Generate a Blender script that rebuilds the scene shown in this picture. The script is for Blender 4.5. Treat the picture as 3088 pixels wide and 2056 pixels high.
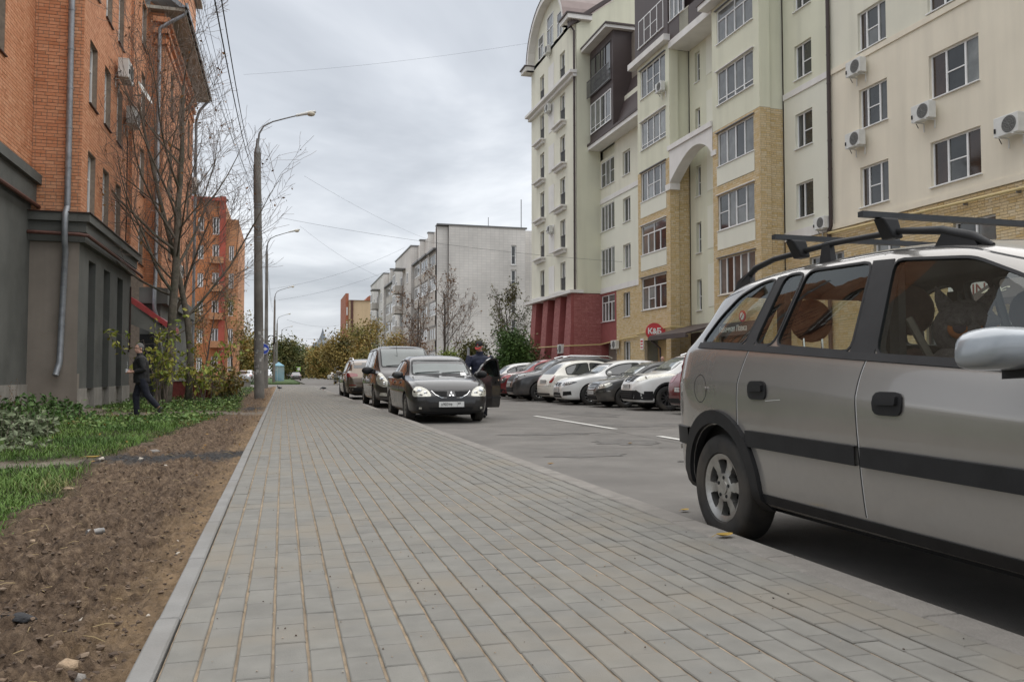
import bpy, bmesh, math, random
import numpy as np
from mathutils import Vector, Matrix, noise
from mathutils.bvhtree import BVHTree
from mathutils.geometry import delaunay_2d_cdt

for o in list(bpy.data.objects): bpy.data.objects.remove(o)
SC = bpy.context.scene
COL = SC.collection
R_ = math.radians
# ------------------------------------------------------------------ camera
# x across the street (right), y along the street, z up; the pavement top is z = 0
CAM_H = 0.87; YAW = R_(15.4857); PITCH = R_(2.34386); FPX = 2492.0
cd = bpy.data.cameras.new('camera'); cam = bpy.data.objects.new('camera', cd); COL.objects.link(cam)
cam.location = (0, 0, CAM_H); cam.rotation_euler = (math.pi/2 + PITCH, 0, -YAW)
cd.sensor_width = 36.0; cd.lens = FPX/3088*36.0; cd.clip_start = 0.05; cd.clip_end = 3000
cd.dof.use_dof = False
SC.camera = cam
SC.render.resolution_x = 1024; SC.render.resolution_y = 681
# ------------------------------------------------------------------ sky, sun, exposure
SUN_EL, SUN_AZ = R_(74), R_(62)       # azimuth from +y towards +x
W = bpy.data.worlds.new('World'); SC.world = W; W.use_nodes = True
nt = W.node_tree; nt.nodes.clear()
def wn(t, **k):
    n = nt.nodes.new(t)
    for a, b in k.items(): setattr(n, a, b)
    return n
out = wn('ShaderNodeOutputWorld'); bg = wn('ShaderNodeBackground'); bg.inputs[1].default_value = 0.1
sky = wn('ShaderNodeTexSky'); sky.sky_type = 'NISHITA'; sky.sun_disc = False
sky.sun_elevation = SUN_EL; sky.sun_rotation = SUN_AZ; sky.air_density = 1.2; sky.dust_density = 2.5
tc = wn('ShaderNodeTexCoord'); sp = wn('ShaderNodeSeparateXYZ'); nt.links.new(tc.outputs['Generated'], sp.inputs[0])
az = wn('ShaderNodeMath', operation='ABSOLUTE'); nt.links.new(sp.outputs[2], az.inputs[0])
ad = wn('ShaderNodeMath', operation='ADD'); nt.links.new(az.outputs[0], ad.inputs[0]); ad.inputs[1].default_value = 0.22
dx = wn('ShaderNodeMath', operation='DIVIDE'); dy = wn('ShaderNodeMath', operation='DIVIDE')
nt.links.new(sp.outputs[0], dx.inputs[0]); nt.links.new(ad.outputs[0], dx.inputs[1])
nt.links.new(sp.outputs[1], dy.inputs[0]); nt.links.new(ad.outputs[0], dy.inputs[1])
cb = wn('ShaderNodeCombineXYZ'); nt.links.new(dx.outputs[0], cb.inputs[0]); nt.links.new(dy.outputs[0], cb.inputs[1])
cb.inputs[2].default_value = 2.7
n1 = wn('ShaderNodeTexNoise'); n1.inputs['Scale'].default_value = 0.9; n1.inputs['Detail'].default_value = 6.0
n1.inputs['Roughness'].default_value = 0.55; n1.inputs['Distortion'].default_value = 0.35
nt.links.new(cb.outputs[0], n1.inputs['Vector'])
rp = wn('ShaderNodeValToRGB'); nt.links.new(n1.outputs['Fac'], rp.inputs[0])
e = rp.color_ramp.elements
e[0].position = 0.32; e[0].color = (0.385, 0.41, 0.45, 1)
e[1].position = 0.61; e[1].color = (0.83, 0.852, 0.882, 1)
x = rp.color_ramp.elements.new(0.46); x.color = (0.55, 0.577, 0.618, 1)
vm = wn('ShaderNodeVectorMath', operation='SCALE'); nt.links.new(rp.outputs[0], vm.inputs[0]); vm.inputs['Scale'].default_value = 6.3
mx = wn('ShaderNodeMix', data_type='RGBA'); mx.inputs[0].default_value = 0.93
nt.links.new(sky.outputs[0], mx.inputs[6]); nt.links.new(vm.outputs[0], mx.inputs[7])
nt.links.new(mx.outputs[2], bg.inputs[0]); nt.links.new(bg.outputs[0], out.inputs[0])
sd = bpy.data.lights.new('sun', 'SUN'); sun = bpy.data.objects.new('sun', sd); COL.objects.link(sun)
sd.energy = 1.5; sd.angle = R_(110); sd.color = (1.0, 0.965, 0.92)
sun.rotation_euler = (Vector((math.sin(SUN_AZ)*math.cos(SUN_EL), math.cos(SUN_AZ)*math.cos(SUN_EL), math.sin(SUN_EL)))).to_track_quat('Z', 'Y').to_euler()
vs = SC.view_settings; vs.view_transform = 'Standard'; vs.look = 'None'; vs.exposure = 1.02; vs.gamma = 1.0; vs.use_curve_mapping = False

# ------------------------------------------------------------------ photo pixel -> place
_f = Vector((math.sin(YAW)*math.cos(PITCH), math.cos(YAW)*math.cos(PITCH), math.sin(PITCH)))
_r = Vector((math.cos(YAW), -math.sin(YAW), 0)); _u = _r.cross(_f)
CAMP = Vector((0, 0, CAM_H))
def ray(x, y): return _f + _r*((x-1544)/FPX) - _u*((y-1028)/FPX)
def onZ(x, y, z=0.0): d = ray(x, y); return CAMP + d*((z-CAM_H)/d.z)
def onX(x, y, X): d = ray(x, y); return CAMP + d*(X/d.x)
def onY(x, y, Y): d = ray(x, y); return CAMP + d*(Y/d.y)
ROAD = -0.12

# ------------------------------------------------------------------ helpers
def link(o, parent=None):
    COL.objects.link(o)
    if parent is not None:
        o.parent = parent
        o.matrix_parent_inverse = parent.get('_w') and Matrix.Identity(4) or Matrix.Identity(4)
    return o
def tag(o, label=None, cat=None, group=None, kind=None):
    if label: o['label'] = label
    if cat: o['category'] = cat
    if group: o['group'] = group
    if kind: o['kind'] = kind
    return o
def thing(name, label, cat, loc=(0, 0, 0), rz=0.0, group=None):
    o = bpy.data.objects.new(name, None); COL.objects.link(o); o.empty_display_size = 0.2
    o.location = loc; o.rotation_euler = (0, 0, rz)
    return tag(o, label, cat, group)
def copy_tree(o, parent=None):
    c = o.copy(); COL.objects.link(c)
    if parent is not None: c.parent = parent
    for ch in o.children: copy_tree(ch, c)
    return c
class Fr:
    """a wall plane: u along the wall, v up, d outwards"""
    def __init__(s, o, u, n): s.o = Vector(o); s.u = Vector(u); s.n = Vector(n)
    def p(s, u, v, d=0.0):
        q = s.o + s.u*u + s.n*d; return (q.x, q.y, q.z + v)
class MB:
    def __init__(s): s.v = []; s.f = []; s.m = []; s.a = []
    def poly(s, pts, mi=0, a=0.0):
        b = len(s.v); s.v.extend(tuple(p) for p in pts); s.f.append(tuple(range(b, b+len(pts)))); s.m.append(mi); s.a.append(a)
    def hexa(s, P, mi=0, a=0.0, skip=()):
        b = len(s.v); s.v.extend(tuple(p) for p in P)
        for i, q in enumerate(((0, 3, 2, 1), (4, 5, 6, 7), (0, 1, 5, 4), (1, 2, 6, 5), (2, 3, 7, 6), (3, 0, 4, 7))):
            if i in skip: continue
            s.f.append(tuple(b+k for k in q)); s.m.append(mi); s.a.append(a)
    def box(s, x0, x1, y0, y1, z0, z1, mi=0, a=0.0):
        s.hexa(((x0, y0, z0), (x1, y0, z0), (x1, y1, z0), (x0, y1, z0), (x0, y0, z1), (x1, y0, z1), (x1, y1, z1), (x0, y1, z1)), mi, a); return s
    def fbox(s, fr, u0, u1, v0, v1, d0, d1, mi=0, a=0.0, skip=()):
        p = fr.p
        s.hexa((p(u0, v0, d0), p(u1, v0, d0), p(u1, v1, d0), p(u0, v1, d0), p(u0, v0, d1), p(u1, v0, d1), p(u1, v1, d1), p(u0, v1, d1)), mi, a, skip); return s
    def tube(s, pts, rad, n=6, mi=0, cap=True, a=0.0):
        pts = [Vector(p) for p in pts]
        if not hasattr(rad, '__len__'): rad = [rad]*len(pts)
        b = len(s.v); up = None
        for i, p in enumerate(pts):
            t = (pts[min(i+1, len(pts)-1)] - pts[max(i-1, 0)])
            t = t.normalized() if t.length > 1e-9 else Vector((0, 0, 1))
            if up is None:
                h = Vector((0, 0, 1)) if abs(t.z) < 0.9 else Vector((1, 0, 0))
                up = (h - t*h.dot(t)).normalized()
            else:
                up = up - t*up.dot(t)
                up = up.normalized() if up.length > 1e-6 else Vector((1, 0, 0))
            sd_ = t.cross(up)
            for k in range(n):
                an = 2*math.pi*k/n
                s.v.append(tuple(p + (up*math.cos(an) + sd_*math.sin(an))*rad[i]))
        for i in range(len(pts)-1):
            for k in range(n):
                k2 = (k+1) % n
                s.f.append((b+i*n+k, b+i*n+k2, b+(i+1)*n+k2, b+(i+1)*n+k)); s.m.append(mi); s.a.append(a)
        if cap and n > 2:
            s.f.append(tuple(b+k for k in reversed(range(n)))); s.m.append(mi); s.a.append(a)
            e = b+(len(pts)-1)*n
            s.f.append(tuple(e+k for k in range(n))); s.m.append(mi); s.a.append(a)
        return s
    def lathe(s, prof, c=(0, 0, 0), ax='Z', n=24, mi=0, close=False):
        b = len(s.v); c = Vector(c)
        for (r, h) in prof:
            for k in range(n):
                an = 2*math.pi*k/n; x, y = r*math.cos(an), r*math.sin(an)
                q = {'Z': (x, y, h), 'Y': (x, h, y), 'X': (h, x, y)}[ax]
                s.v.append(tuple(c + Vector(q)))
        for i in range(len(prof)-1):
            for k in range(n):
                k2 = (k+1) % n
                s.f.append((b+i*n+k, b+i*n+k2, b+(i+1)*n+k2, b+(i+1)*n+k)); s.m.append(mi); s.a.append(0.0)
        return s
    def ell(s, c, r, nu=12, nv=8, mi=0, M=None):
        c = Vector(c); b = len(s.v)
        for j in range(nv+1):
            th = math.pi*j/nv
            for k in range(nu):
                an = 2*math.pi*k/nu
                q = Vector((r[0]*math.sin(th)*math.cos(an), r[1]*math.sin(th)*math.sin(an), r[2]*math.cos(th)))
                if M is not None: q = M @ q
                s.v.append(tuple(c+q))
        for j in range(nv):
            for k in range(nu):
                k2 = (k+1) % nu
                s.f.append((b+j*nu+k, b+(j+1)*nu+k, b+(j+1)*nu+k2, b+j*nu+k2)); s.m.append(mi); s.a.append(0.0)
        return s
    def prism(s, fr, poly, d0, d1, mi=0):
        """polygon [(u,v)] extruded from d0 to d1"""
        n = len(poly); b = len(s.v)
        for d in (d0, d1): s.v.extend(fr.p(u, v, d) for u, v in poly)
        s.f.append(tuple(b+i for i in range(n))); s.m.append(mi); s.a.append(0.0)
        s.f.append(tuple(b+n+i for i in reversed(range(n)))); s.m.append(mi); s.a.append(0.0)
        for i in range(n):
            j = (i+1) % n
            s.f.append((b+i, b+n+i, b+n+j, b+j)); s.m.append(mi); s.a.append(0.0)
        return s
    def mesh(s, name, mats, smooth=None, attr=False):
        me = bpy.data.meshes.new(name); me.from_pydata(s.v, [], s.f)
        for m in (mats if isinstance(mats, (list, tuple)) else [mats]): me.materials.append(m)
        me.polygons.foreach_set('material_index', s.m)
        if attr:
            at = me.attributes.new('rnd', 'FLOAT', 'FACE'); at.data.foreach_set('value', s.a)
        if smooth is not None:
            me.polygons.foreach_set('use_smooth', [True]*len(s.f))
            if smooth < 3.1: me.set_sharp_from_angle(angle=smooth)
        me.update(); return me
    def build(s, name, mats, parent=None, smooth=None, attr=False, fix=True):
        me = s.mesh(name, mats, smooth, attr)
        if fix and len(s.f) < 30000:
            bm = bmesh.new(); bm.from_mesh(me); bmesh.ops.recalc_face_normals(bm, faces=bm.faces); bm.to_mesh(me); bm.free()
        o = bpy.data.objects.new(name, me); COL.objects.link(o)
        if parent is not None: o.parent = parent
        return o
def npmesh(name, V, F, mat, parent=None, attr=None, smooth=False, k=None):
    """fast mesh from numpy arrays; F is (n,3) or (n,4)"""
    me = bpy.data.meshes.new(name); V = np.asarray(V, np.float32); F = np.asarray(F, np.int32)
    me.vertices.add(len(V)); me.vertices.foreach_set('co', V.ravel())
    n, w = F.shape
    me.loops.add(n*w); me.loops.foreach_set('vertex_index', F.ravel())
    me.polygons.add(n); me.polygons.foreach_set('loop_start', np.arange(0, n*w, w, dtype=np.int32))
    for m in (mat if isinstance(mat, (list, tuple)) else [mat]): me.materials.append(m)
    me.polygons.foreach_set('use_smooth', np.full(n, bool(smooth)))
    if attr is not None:
        a = me.attributes.new('rnd', 'FLOAT', 'FACE'); a.data.foreach_set('value', np.asarray(attr, np.float32))
    me.update(calc_edges=True); me.validate()
    o = bpy.data.objects.new(name, me); COL.objects.link(o)
    if parent is not None: o.parent = parent
    return o
_TMP = bpy.data.scenes.new('workbench')
def evalmesh(o, name='m'):
    """the mesh of o with its modifiers, evaluated alone in a scratch scene"""
    _TMP.collection.objects.link(o); par = o.parent
    if par: _TMP.collection.objects.link(par)
    with bpy.context.temp_override(scene=_TMP, view_layer=_TMP.view_layers[0]):
        dg = bpy.context.evaluated_depsgraph_get(); dg.update()
        me = bpy.data.meshes.new_from_object(o.evaluated_get(dg)); me.name = name
    _TMP.collection.objects.unlink(o)
    if par: _TMP.collection.objects.unlink(par)
    return me
def textmesh(name, body, size, mat, parent, M, ext=0.004, sx=1.0, bold=0.0, align='CENTER'):
    cu = bpy.data.curves.new(name, 'FONT'); cu.body = body; cu.size = size; cu.extrude = ext; cu.align_x = align; cu.align_y = 'CENTER'
    cu.offset = bold; cu.resolution_u = 3
    t = bpy.data.objects.new(name, cu); COL.objects.link(t)
    me = evalmesh(t, name); bpy.data.objects.remove(t)
    me.transform(M @ Matrix.Diagonal((sx, 1, 1, 1)))
    me.materials.clear(); me.materials.append(mat)
    o = bpy.data.objects.new(name, me); COL.objects.link(o)
    if parent is not None: o.parent = parent
    return o
def basis(o, X, Y, Z):
    return Matrix(((X[0], Y[0], Z[0], o[0]), (X[1], Y[1], Z[1], o[1]), (X[2], Y[2], Z[2], o[2]), (0, 0, 0, 1)))

# ------------------------------------------------------------------ materials
MT = {}
def mat(name, col, rough=0.7, metal=0.0, var=0.12, scale=3.0, bump=0.0, bscale=30.0, coat=0.0, spec=0.5, col2=None, attr=None, detail=5.0, stain=0.0):
    """principled with noise-mixed colours; attr: 'rnd' face attribute or 'obj' random picks along a palette"""
    if name in MT: return MT[name]
    m = bpy.data.materials.new(name); m.use_nodes = True; t = m.node_tree; b = t.nodes['Principled BSDF']
    b.inputs['Roughness'].default_value = rough; b.inputs['Metallic'].default_value = metal
    b.inputs['Coat Weight'].default_value = coat; b.inputs['Coat Roughness'].default_value = 0.04
    b.inputs['Specular IOR Level'].default_value = spec
    geo = t.nodes.new('ShaderNodeNewGeometry')
    def N(k, **kw):
        n = t.nodes.new(k)
        for a, v in kw.items(): setattr(n, a, v)
        return n
    def mixc(fac, a, c, blend='MIX'):
        n = N('ShaderNodeMix', data_type='RGBA', blend_type=blend)
        for inp, val in ((0, fac), (6, a), (7, c)):
            if hasattr(val, 'is_linked'): t.links.new(val, n.inputs[inp])
            else: n.inputs[inp].default_value = val if inp == 0 else (*val[:3], 1)
        return n.outputs[2]
    nz = N('ShaderNodeTexNoise'); nz.inputs['Scale'].default_value = scale; nz.inputs['Detail'].default_value = detail; nz.inputs['Roughness'].default_value = 0.6
    t.links.new(geo.outputs['Position'], nz.inputs['Vector'])
    if attr:
        if attr == 'obj':
            oi = N('ShaderNodeObjectInfo'); src = oi.outputs['Random']
        else:
            an = N('ShaderNodeAttribute'); an.attribute_name = 'rnd'; src = an.outputs['Fac']
        rp = N('ShaderNodeValToRGB'); t.links.new(src, rp.inputs[0]); pal = col
        el = rp.color_ramp.elements
        el[0].position = 0; el[0].color = (*pal[0], 1); el[1].position = 1; el[1].color = (*pal[-1], 1)
        for i in range(1, len(pal)-1):
            q = el.new(i/(len(pal)-1)); q.color = (*pal[i], 1)
        base = rp.outputs[0]
    else: base = (*col, 1)
    mr = N('ShaderNodeMapRange'); t.links.new(nz.outputs['Fac'], mr.inputs[0])
    mr.inputs[1].default_value = 0.3; mr.inputs[2].default_value = 0.7; mr.inputs[3].default_value = 1-var; mr.inputs[4].default_value = 1+var
    hs = N('ShaderNodeHueSaturation')
    if hasattr(base, 'is_linked'): t.links.new(base, hs.inputs['Color'])
    else: hs.inputs['Color'].default_value = base
    t.links.new(mr.outputs[0], hs.inputs['Value'])
    c = hs.outputs[0]
    if col2 is not None:
        nb = N('ShaderNodeTexNoise'); nb.inputs['Scale'].default_value = scale*0.27; nb.inputs['Detail'].default_value = 6.0
        t.links.new(geo.outputs['Position'], nb.inputs['Vector'])
        r2 = N('ShaderNodeMapRange'); t.links.new(nb.outputs['Fac'], r2.inputs[0]); r2.inputs[1].default_value = 0.48; r2.inputs[2].default_value = 0.68
        r2.inputs[4].default_value = 0.85
        c = mixc(r2.outputs[0], c, col2)
    if stain > 0:
        mp = N('ShaderNodeMapping'); mp.inputs['Scale'].default_value = (1.7, 1.7, 0.16)
        t.links.new(geo.outputs['Position'], mp.inputs[0])
        ns = N('ShaderNodeTexNoise'); ns.inputs['Scale'].default_value = 1.0; ns.inputs['Detail'].default_value = 7.0
        t.links.new(mp.outputs[0], ns.inputs['Vector'])
        r3 = N('ShaderNodeMapRange'); t.links.new(ns.outputs['Fac'], r3.inputs[0]); r3.inputs[1].default_value = 0.45; r3.inputs[2].default_value = 0.75
        r3.inputs[3].default_value = 0.0; r3.inputs[4].default_value = stain
        c = mixc(r3.outputs[0], c, (0.10, 0.09, 0.075))
    t.links.new(c, b.inputs['Base Color'])
    if bump > 0:
        bn = N('ShaderNodeTexNoise'); bn.inputs['Scale'].default_value = bscale; bn.inputs['Detail'].default_value = 4.0
        t.links.new(geo.outputs['Position'], bn.inputs['Vector'])
        bp = N('ShaderNodeBump'); bp.inputs['Strength'].default_value = bump; bp.inputs['Distance'].default_value = 0.02
        t.links.new(bn.outputs['Fac'], bp.inputs['Height']); t.links.new(bp.outputs[0], b.inputs['Normal'])
    MT[name] = m; return m
def paint(name, col, metal=0.5, rough=0.32, dirt=0.25, dcol=(0.23, 0.20, 0.165)):
    """car paint under clear coat with a film of road dust that thickens towards the sills"""
    if name in MT: return MT[name]
    m = bpy.data.materials.new(name); m.use_nodes = True; t = m.node_tree; b = t.nodes['Principled BSDF']
    tc_ = t.nodes.new('ShaderNodeTexCoord'); nz = t.nodes.new('ShaderNodeTexNoise'); nz.inputs['Scale'].default_value = 4.0; nz.inputs['Detail'].default_value = 7.0
    t.links.new(tc_.outputs['Object'], nz.inputs['Vector'])
    sp_ = t.nodes.new('ShaderNodeSeparateXYZ'); t.links.new(tc_.outputs['Object'], sp_.inputs[0])
    zr = t.nodes.new('ShaderNodeMapRange'); t.links.new(sp_.outputs[2], zr.inputs[0])
    zr.inputs[1].default_value = 0.15; zr.inputs[2].default_value = 0.85; zr.inputs[3].default_value = 1.0; zr.inputs[4].default_value = 0.12
    mu = t.nodes.new('ShaderNodeMath'); mu.operation = 'MULTIPLY'; t.links.new(zr.outputs[0], mu.inputs[0])
    nr = t.nodes.new('ShaderNodeMapRange'); t.links.new(nz.outputs['Fac'], nr.inputs[0]); nr.inputs[1].default_value = 0.3; nr.inputs[2].default_value = 0.75
    nr.inputs[3].default_value = 0.2*dirt; nr.inputs[4].default_value = 1.6*dirt
    t.links.new(nr.outputs[0], mu.inputs[1])
    mx_ = t.nodes.new('ShaderNodeMix'); mx_.data_type = 'RGBA'; t.links.new(mu.outputs[0], mx_.inputs[0])
    mx_.inputs[6].default_value = (*col, 1); mx_.inputs[7].default_value = (*dcol, 1); t.links.new(mx_.outputs[2], b.inputs['Base Color'])
    mm = t.nodes.new('ShaderNodeMapRange'); t.links.new(mu.outputs[0], mm.inputs[0]); mm.inputs[1].default_value = 0; mm.inputs[2].default_value = 0.6
    mm.inputs[3].default_value = metal; mm.inputs[4].default_value = 0.0; t.links.new(mm.outputs[0], b.inputs['Metallic'])
    mc = t.nodes.new('ShaderNodeMapRange'); t.links.new(mu.outputs[0], mc.inputs[0]); mc.inputs[1].default_value = 0; mc.inputs[2].default_value = 0.6
    mc.inputs[3].default_value = 1.0; mc.inputs[4].default_value = 0.15; t.links.new(mc.outputs[0], b.inputs['Coat Weight'])
    b.inputs['Roughness'].default_value = rough; b.inputs['Coat Roughness'].default_value = 0.03; b.inputs['Specular IOR Level'].default_value = 0.25
    MT[name] = m; return m
def glass_clear(name='car_glass_clear', tint=(0.42, 0.46, 0.44), ior=1.55):
    if name in MT: return MT[name]
    m = bpy.data.materials.new(name); m.use_nodes = True; t = m.node_tree; t.nodes.clear()
    o = t.nodes.new('ShaderNodeOutputMaterial'); tr = t.nodes.new('ShaderNodeBsdfTransparent'); tr.inputs[0].default_value = (*tint, 1)
    gl = t.nodes.new('ShaderNodeBsdfGlossy'); gl.inputs['Roughness'].default_value = 0.01; gl.inputs[0].default_value = (0.9, 0.95, 0.95, 1)
    lw = t.nodes.new('ShaderNodeLayerWeight'); lw.inputs[0].default_value = 0.5
    p5 = t.nodes.new('ShaderNodeMath'); p5.operation = 'POWER'; t.links.new(lw.outputs['Facing'], p5.inputs[0]); p5.inputs[1].default_value = 5.0
    fr = t.nodes.new('ShaderNodeMath'); fr.operation = 'MULTIPLY_ADD'; t.links.new(p5.outputs[0], fr.inputs[0]); f0 = 2*((ior-1)/(ior+1))**2; fr.inputs[1].default_value = 1-f0; fr.inputs[2].default_value = f0
    mx_ = t.nodes.new('ShaderNodeMixShader'); t.links.new(fr.outputs[0], mx_.inputs[0]); t.links.new(tr.outputs[0], mx_.inputs[1]); t.links.new(gl.outputs[0], mx_.inputs[2])
    t.links.new(mx_.outputs[0], o.inputs[0]); MT[name] = m; return m
M_CONC = mat('concrete', (0.30, 0.29, 0.275), 0.9, var=0.2, scale=2.0, bump=0.25, bscale=60, col2=(0.22, 0.21, 0.20))
M_BLACK = mat('black_plastic', (0.016, 0.016, 0.017), 0.55, spec=0.3, var=0.25, scale=6, bump=0.05, bscale=300)
M_DARK = mat('dark_inside', (0.010, 0.010, 0.010), 0.9, var=0.1)
M_RUB = mat('tyre_rubber', (0.022, 0.021, 0.020), 0.78, var=0.35, scale=9, bump=0.1, bscale=90, col2=(0.055, 0.046, 0.036))
M_ALLOY = mat('alloy_rim', (0.42, 0.41, 0.39), 0.34, metal=0.85, var=0.15, scale=20)
M_ALLOYB = mat('bright_alloy_rim', (0.66, 0.66, 0.66), 0.22, metal=0.9, var=0.08, scale=20)
M_ALLOYD = mat('dark_alloy_rim', (0.10, 0.10, 0.10), 0.35, metal=0.7, var=0.1, scale=20)
M_CHROME = mat('chrome', (0.72, 0.72, 0.72), 0.12, metal=1.0, var=0.03)
M_GLASS = mat('car_glass_dark', (0.016, 0.020, 0.021), 0.04, var=0.05, spec=0.8, coat=0.6)
M_LAMP = mat('headlamp_glass', (0.50, 0.49, 0.43), 0.10, metal=0.35, var=0.25, scale=14, coat=1.0)
M_LAMPI = mat('headlamp_reflector', (0.75, 0.75, 0.74), 0.12, metal=1.0, var=0.1, scale=40)
M_RED = mat('tail_lamp_red', (0.22, 0.008, 0.010), 0.12, var=0.2, scale=12, coat=1.0)
M_PLATE = mat('plate_white', (0.62, 0.62, 0.60), 0.5, var=0.08, scale=25)
M_INK = mat('black_print', (0.012, 0.012, 0.013), 0.6, var=0.0)
M_PVC = mat('white_pvc', (0.82, 0.82, 0.81), 0.35, var=0.05, scale=3)
M_GALV = mat('galvanised_pipe', (0.27, 0.285, 0.305), 0.5, metal=0.45, var=0.2, scale=6)
M_ACW = mat('ac_white', (0.66, 0.66, 0.63), 0.45, var=0.08, scale=4, stain=0.12)
M_ACG = mat('ac_grille', (0.15, 0.15, 0.145), 0.6, var=0.2, scale=40)
M_STEEL = mat('grey_steel', (0.20, 0.20, 0.20), 0.5, metal=0.6, var=0.2, scale=10)
def pane_mat(i):
    c = [(0.022, 0.025, 0.027), (0.035, 0.038, 0.038), (0.075, 0.078, 0.076), (0.135, 0.14, 0.136), (0.045, 0.028, 0.02), (0.19, 0.2, 0.195)][i % 6]
    return mat('window_pane_%d' % (i % 6), c, 0.05, var=0.35, scale=1.6, spec=0.6, coat=0.25)
# ================================================================== GROUND, ROAD, PAVEMENT
rng = random.Random(7); nr = np.random.default_rng(11)
M_FAR = mat('packed_earth', (0.10, 0.085, 0.06), 0.95, var=0.25, scale=0.6, bump=0.3, bscale=8, col2=(0.05, 0.075, 0.03))
g = MB(); g.poly([(-600, -200, -0.22), (900, -200, -0.22), (900, 1500, -0.22), (-600, 1500, -0.22)])
tag(g.build('ground', M_FAR), kind='structure')
def asphalt_mat():
    m = mat('asphalt', (0.155, 0.145, 0.132), 0.85, var=0.22, scale=1.6, bump=0.35, bscale=140, col2=(0.115, 0.107, 0.097), detail=9.0)
    return m
M_ASPH = asphalt_mat()
rd = MB()
ys = [-25, 1.0] + [2+0.9*i for i in range(40)] + [45, 60, 80, 120, 200, 420]
xs = [2.30, 3.0, 4.0, 5.0, 6.0, 7.5, 9.0, 11, 13, 15.2]
base = len(rd.v)
for y in ys:
    for x_ in xs:
        rd.v.append((x_, y, ROAD ))
for j in range(len(ys)-1):
    for i in range(len(xs)-1):
        a = j*len(xs)+i; rd.f.append((a, a+1, a+len(xs)+1, a+len(xs))); rd.m.append(0); rd.a.append(0)
tag(rd.build('road', M_ASPH, smooth=3.2), kind='structure')
# the side street that joins past the end of the pavement
sr = MB(); sr.poly([(-60, 64.4, ROAD+0.004), (2.4, 64.4, ROAD+0.004), (2.4, 88, ROAD+0.004), (-60, 88, ROAD+0.004)])
tag(sr.build('side_street', M_ASPH), kind='structure')
isl = MB()
M_GRASSFAR = mat('far_grass', (0.055, 0.10, 0.025), 0.95, var=0.3, scale=1.5, bump=0.5, bscale=20)
isl.box(-14, 1.6, 90, 230, -0.2, 0.02); isl.box(1.6, 1.75, 90, 230, -0.2, 0.04)
tag(isl.build('grass_verge', M_GRASSFAR), kind='structure')
# painted dashes: the centre line
M_LINE = mat('road_paint', (0.62, 0.61, 0.57), 0.7, var=0.18, scale=9, bump=0.2, bscale=120)
for k, (ya, yb) in enumerate(((3.4, 6.6), (8.5, 12.2), (14.0, 19.0), (23.6, 27.3), (31.5, 36), (40, 45), (50, 56), (62, 68), (75, 82))):
    l = MB(); xc = 5.83; n = 8; pts = []
    for i in range(n): 
        y0 = ya+(yb-ya)*i/n; y1 = ya+(yb-ya)*(i+1)/n
        w0 = 0.055+0.008*noise.noise((y0*3, k, 0)); w1 = 0.055+0.008*noise.noise((y1*3, k, 0))
        l.poly([(xc-w0, y0, ROAD+0.010), (xc+w0, y0, ROAD+0.010), (xc+w1, y1, ROAD+0.010), (xc-w1, y1, ROAD+0.010)])
    tag(l.build('lane_marking', M_LINE, fix=False), kind='structure')
# sand washed along the kerb, worn dark repairs in the roadway
M_DRIFT = mat('kerb_sand', (0.27, 0.20, 0.13), .95, var=.3, scale=9, bump=.5, bscale=150, col2=(0.17, 0.145, 0.115))
q = MB(); n = 150; yv = [1.5*(60/1.5)**(i/n) for i in range(n+1)]
for y0, y1 in zip(yv[:-1], yv[1:]):
    w0, w1 = [max(.02, .16+.17*noise.noise((y_*.9, 4, 0))+.10*noise.noise((y_*4, 7, 0))) for y_ in (y0, y1)]
    q.poly([(2.38, y0, ROAD+.018), (2.38+w0, y0, ROAD+.003), (2.38+w1, y1, ROAD+.003), (2.38, y1, ROAD+.018)])
tag(q.build('sand_drift', M_DRIFT, fix=False, smooth=3.2), kind='structure')
M_TAR = mat('tar_repair', (0.115, 0.108, 0.10), .85, var=.3, scale=5, bump=.4, bscale=120, col2=(0.15, 0.14, 0.127))
for (cx_, cy_, lx, ly, s_) in ((4.3, 13.2, .8, .25, 1), (4.9, 11.3, .45, .5, 2), (3.6, 9.6, .5, .22, 3), (5.0, 8.6, .7, .2, 4), (6.9, 15.0, 1.1, .5, 5), (4.4, 7.1, .35, .3, 6), (7.4, 19.5, .6, 1.2, 7)):
    q = MB(); pts = []
    for i in range(40):
        a = 2*math.pi*i/40; k_ = 1+.55*noise.noise((math.cos(a)*2.1+s_*9, math.sin(a)*2.1, 3))+.25*noise.noise((math.cos(a)*7, math.sin(a)*7+s_, 1)); pts.append((cx_+lx*k_*math.cos(a), cy_+ly*k_*math.sin(a), ROAD+.004))
    q.poly(pts); tag(q.build('tar_repair', M_TAR, fix=False), kind='structure')
q = MB()
for s_, (xa, ya, xb, yb) in enumerate(((3.0, 12.4, 5.6, 13.0), (3.2, 10.6, 5.2, 10.3), (5.4, 7.0, 5.7, 16.0), (6.4, 13.6, 8.2, 15.2))):
    p_ = [(xa+(xb-xa)*i/30+.05*noise.noise((i*.5, s_, 0)), ya+(yb-ya)*i/30+.09*noise.noise((i*.6, s_, 5))) for i in range(31)]
    for (x0, y0), (x1, y1) in zip(p_[:-1], p_[1:]): d_ = Vector((y0-y1, x1-x0)).normalized()*.007; q.poly([(x0-d_.x, y0-d_.y, ROAD+.0035), (x1-d_.x, y1-d_.y, ROAD+.0035), (x1+d_.x, y1+d_.y, ROAD+.0035), (x0+d_.x, y0+d_.y, ROAD+.0035)])
tag(q.build('road_cracks', M_TAR, fix=False), kind='structure')
# far pavement along the houses on the right
fp = MB(); fp.box(14.6, 14.8, -5, 64, -0.2, 0.01); fp.box(14.8, 24, -5, 64, -0.2, 0.0)
tag(fp.build('far_pavement', M_CONC), kind='structure')

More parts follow.
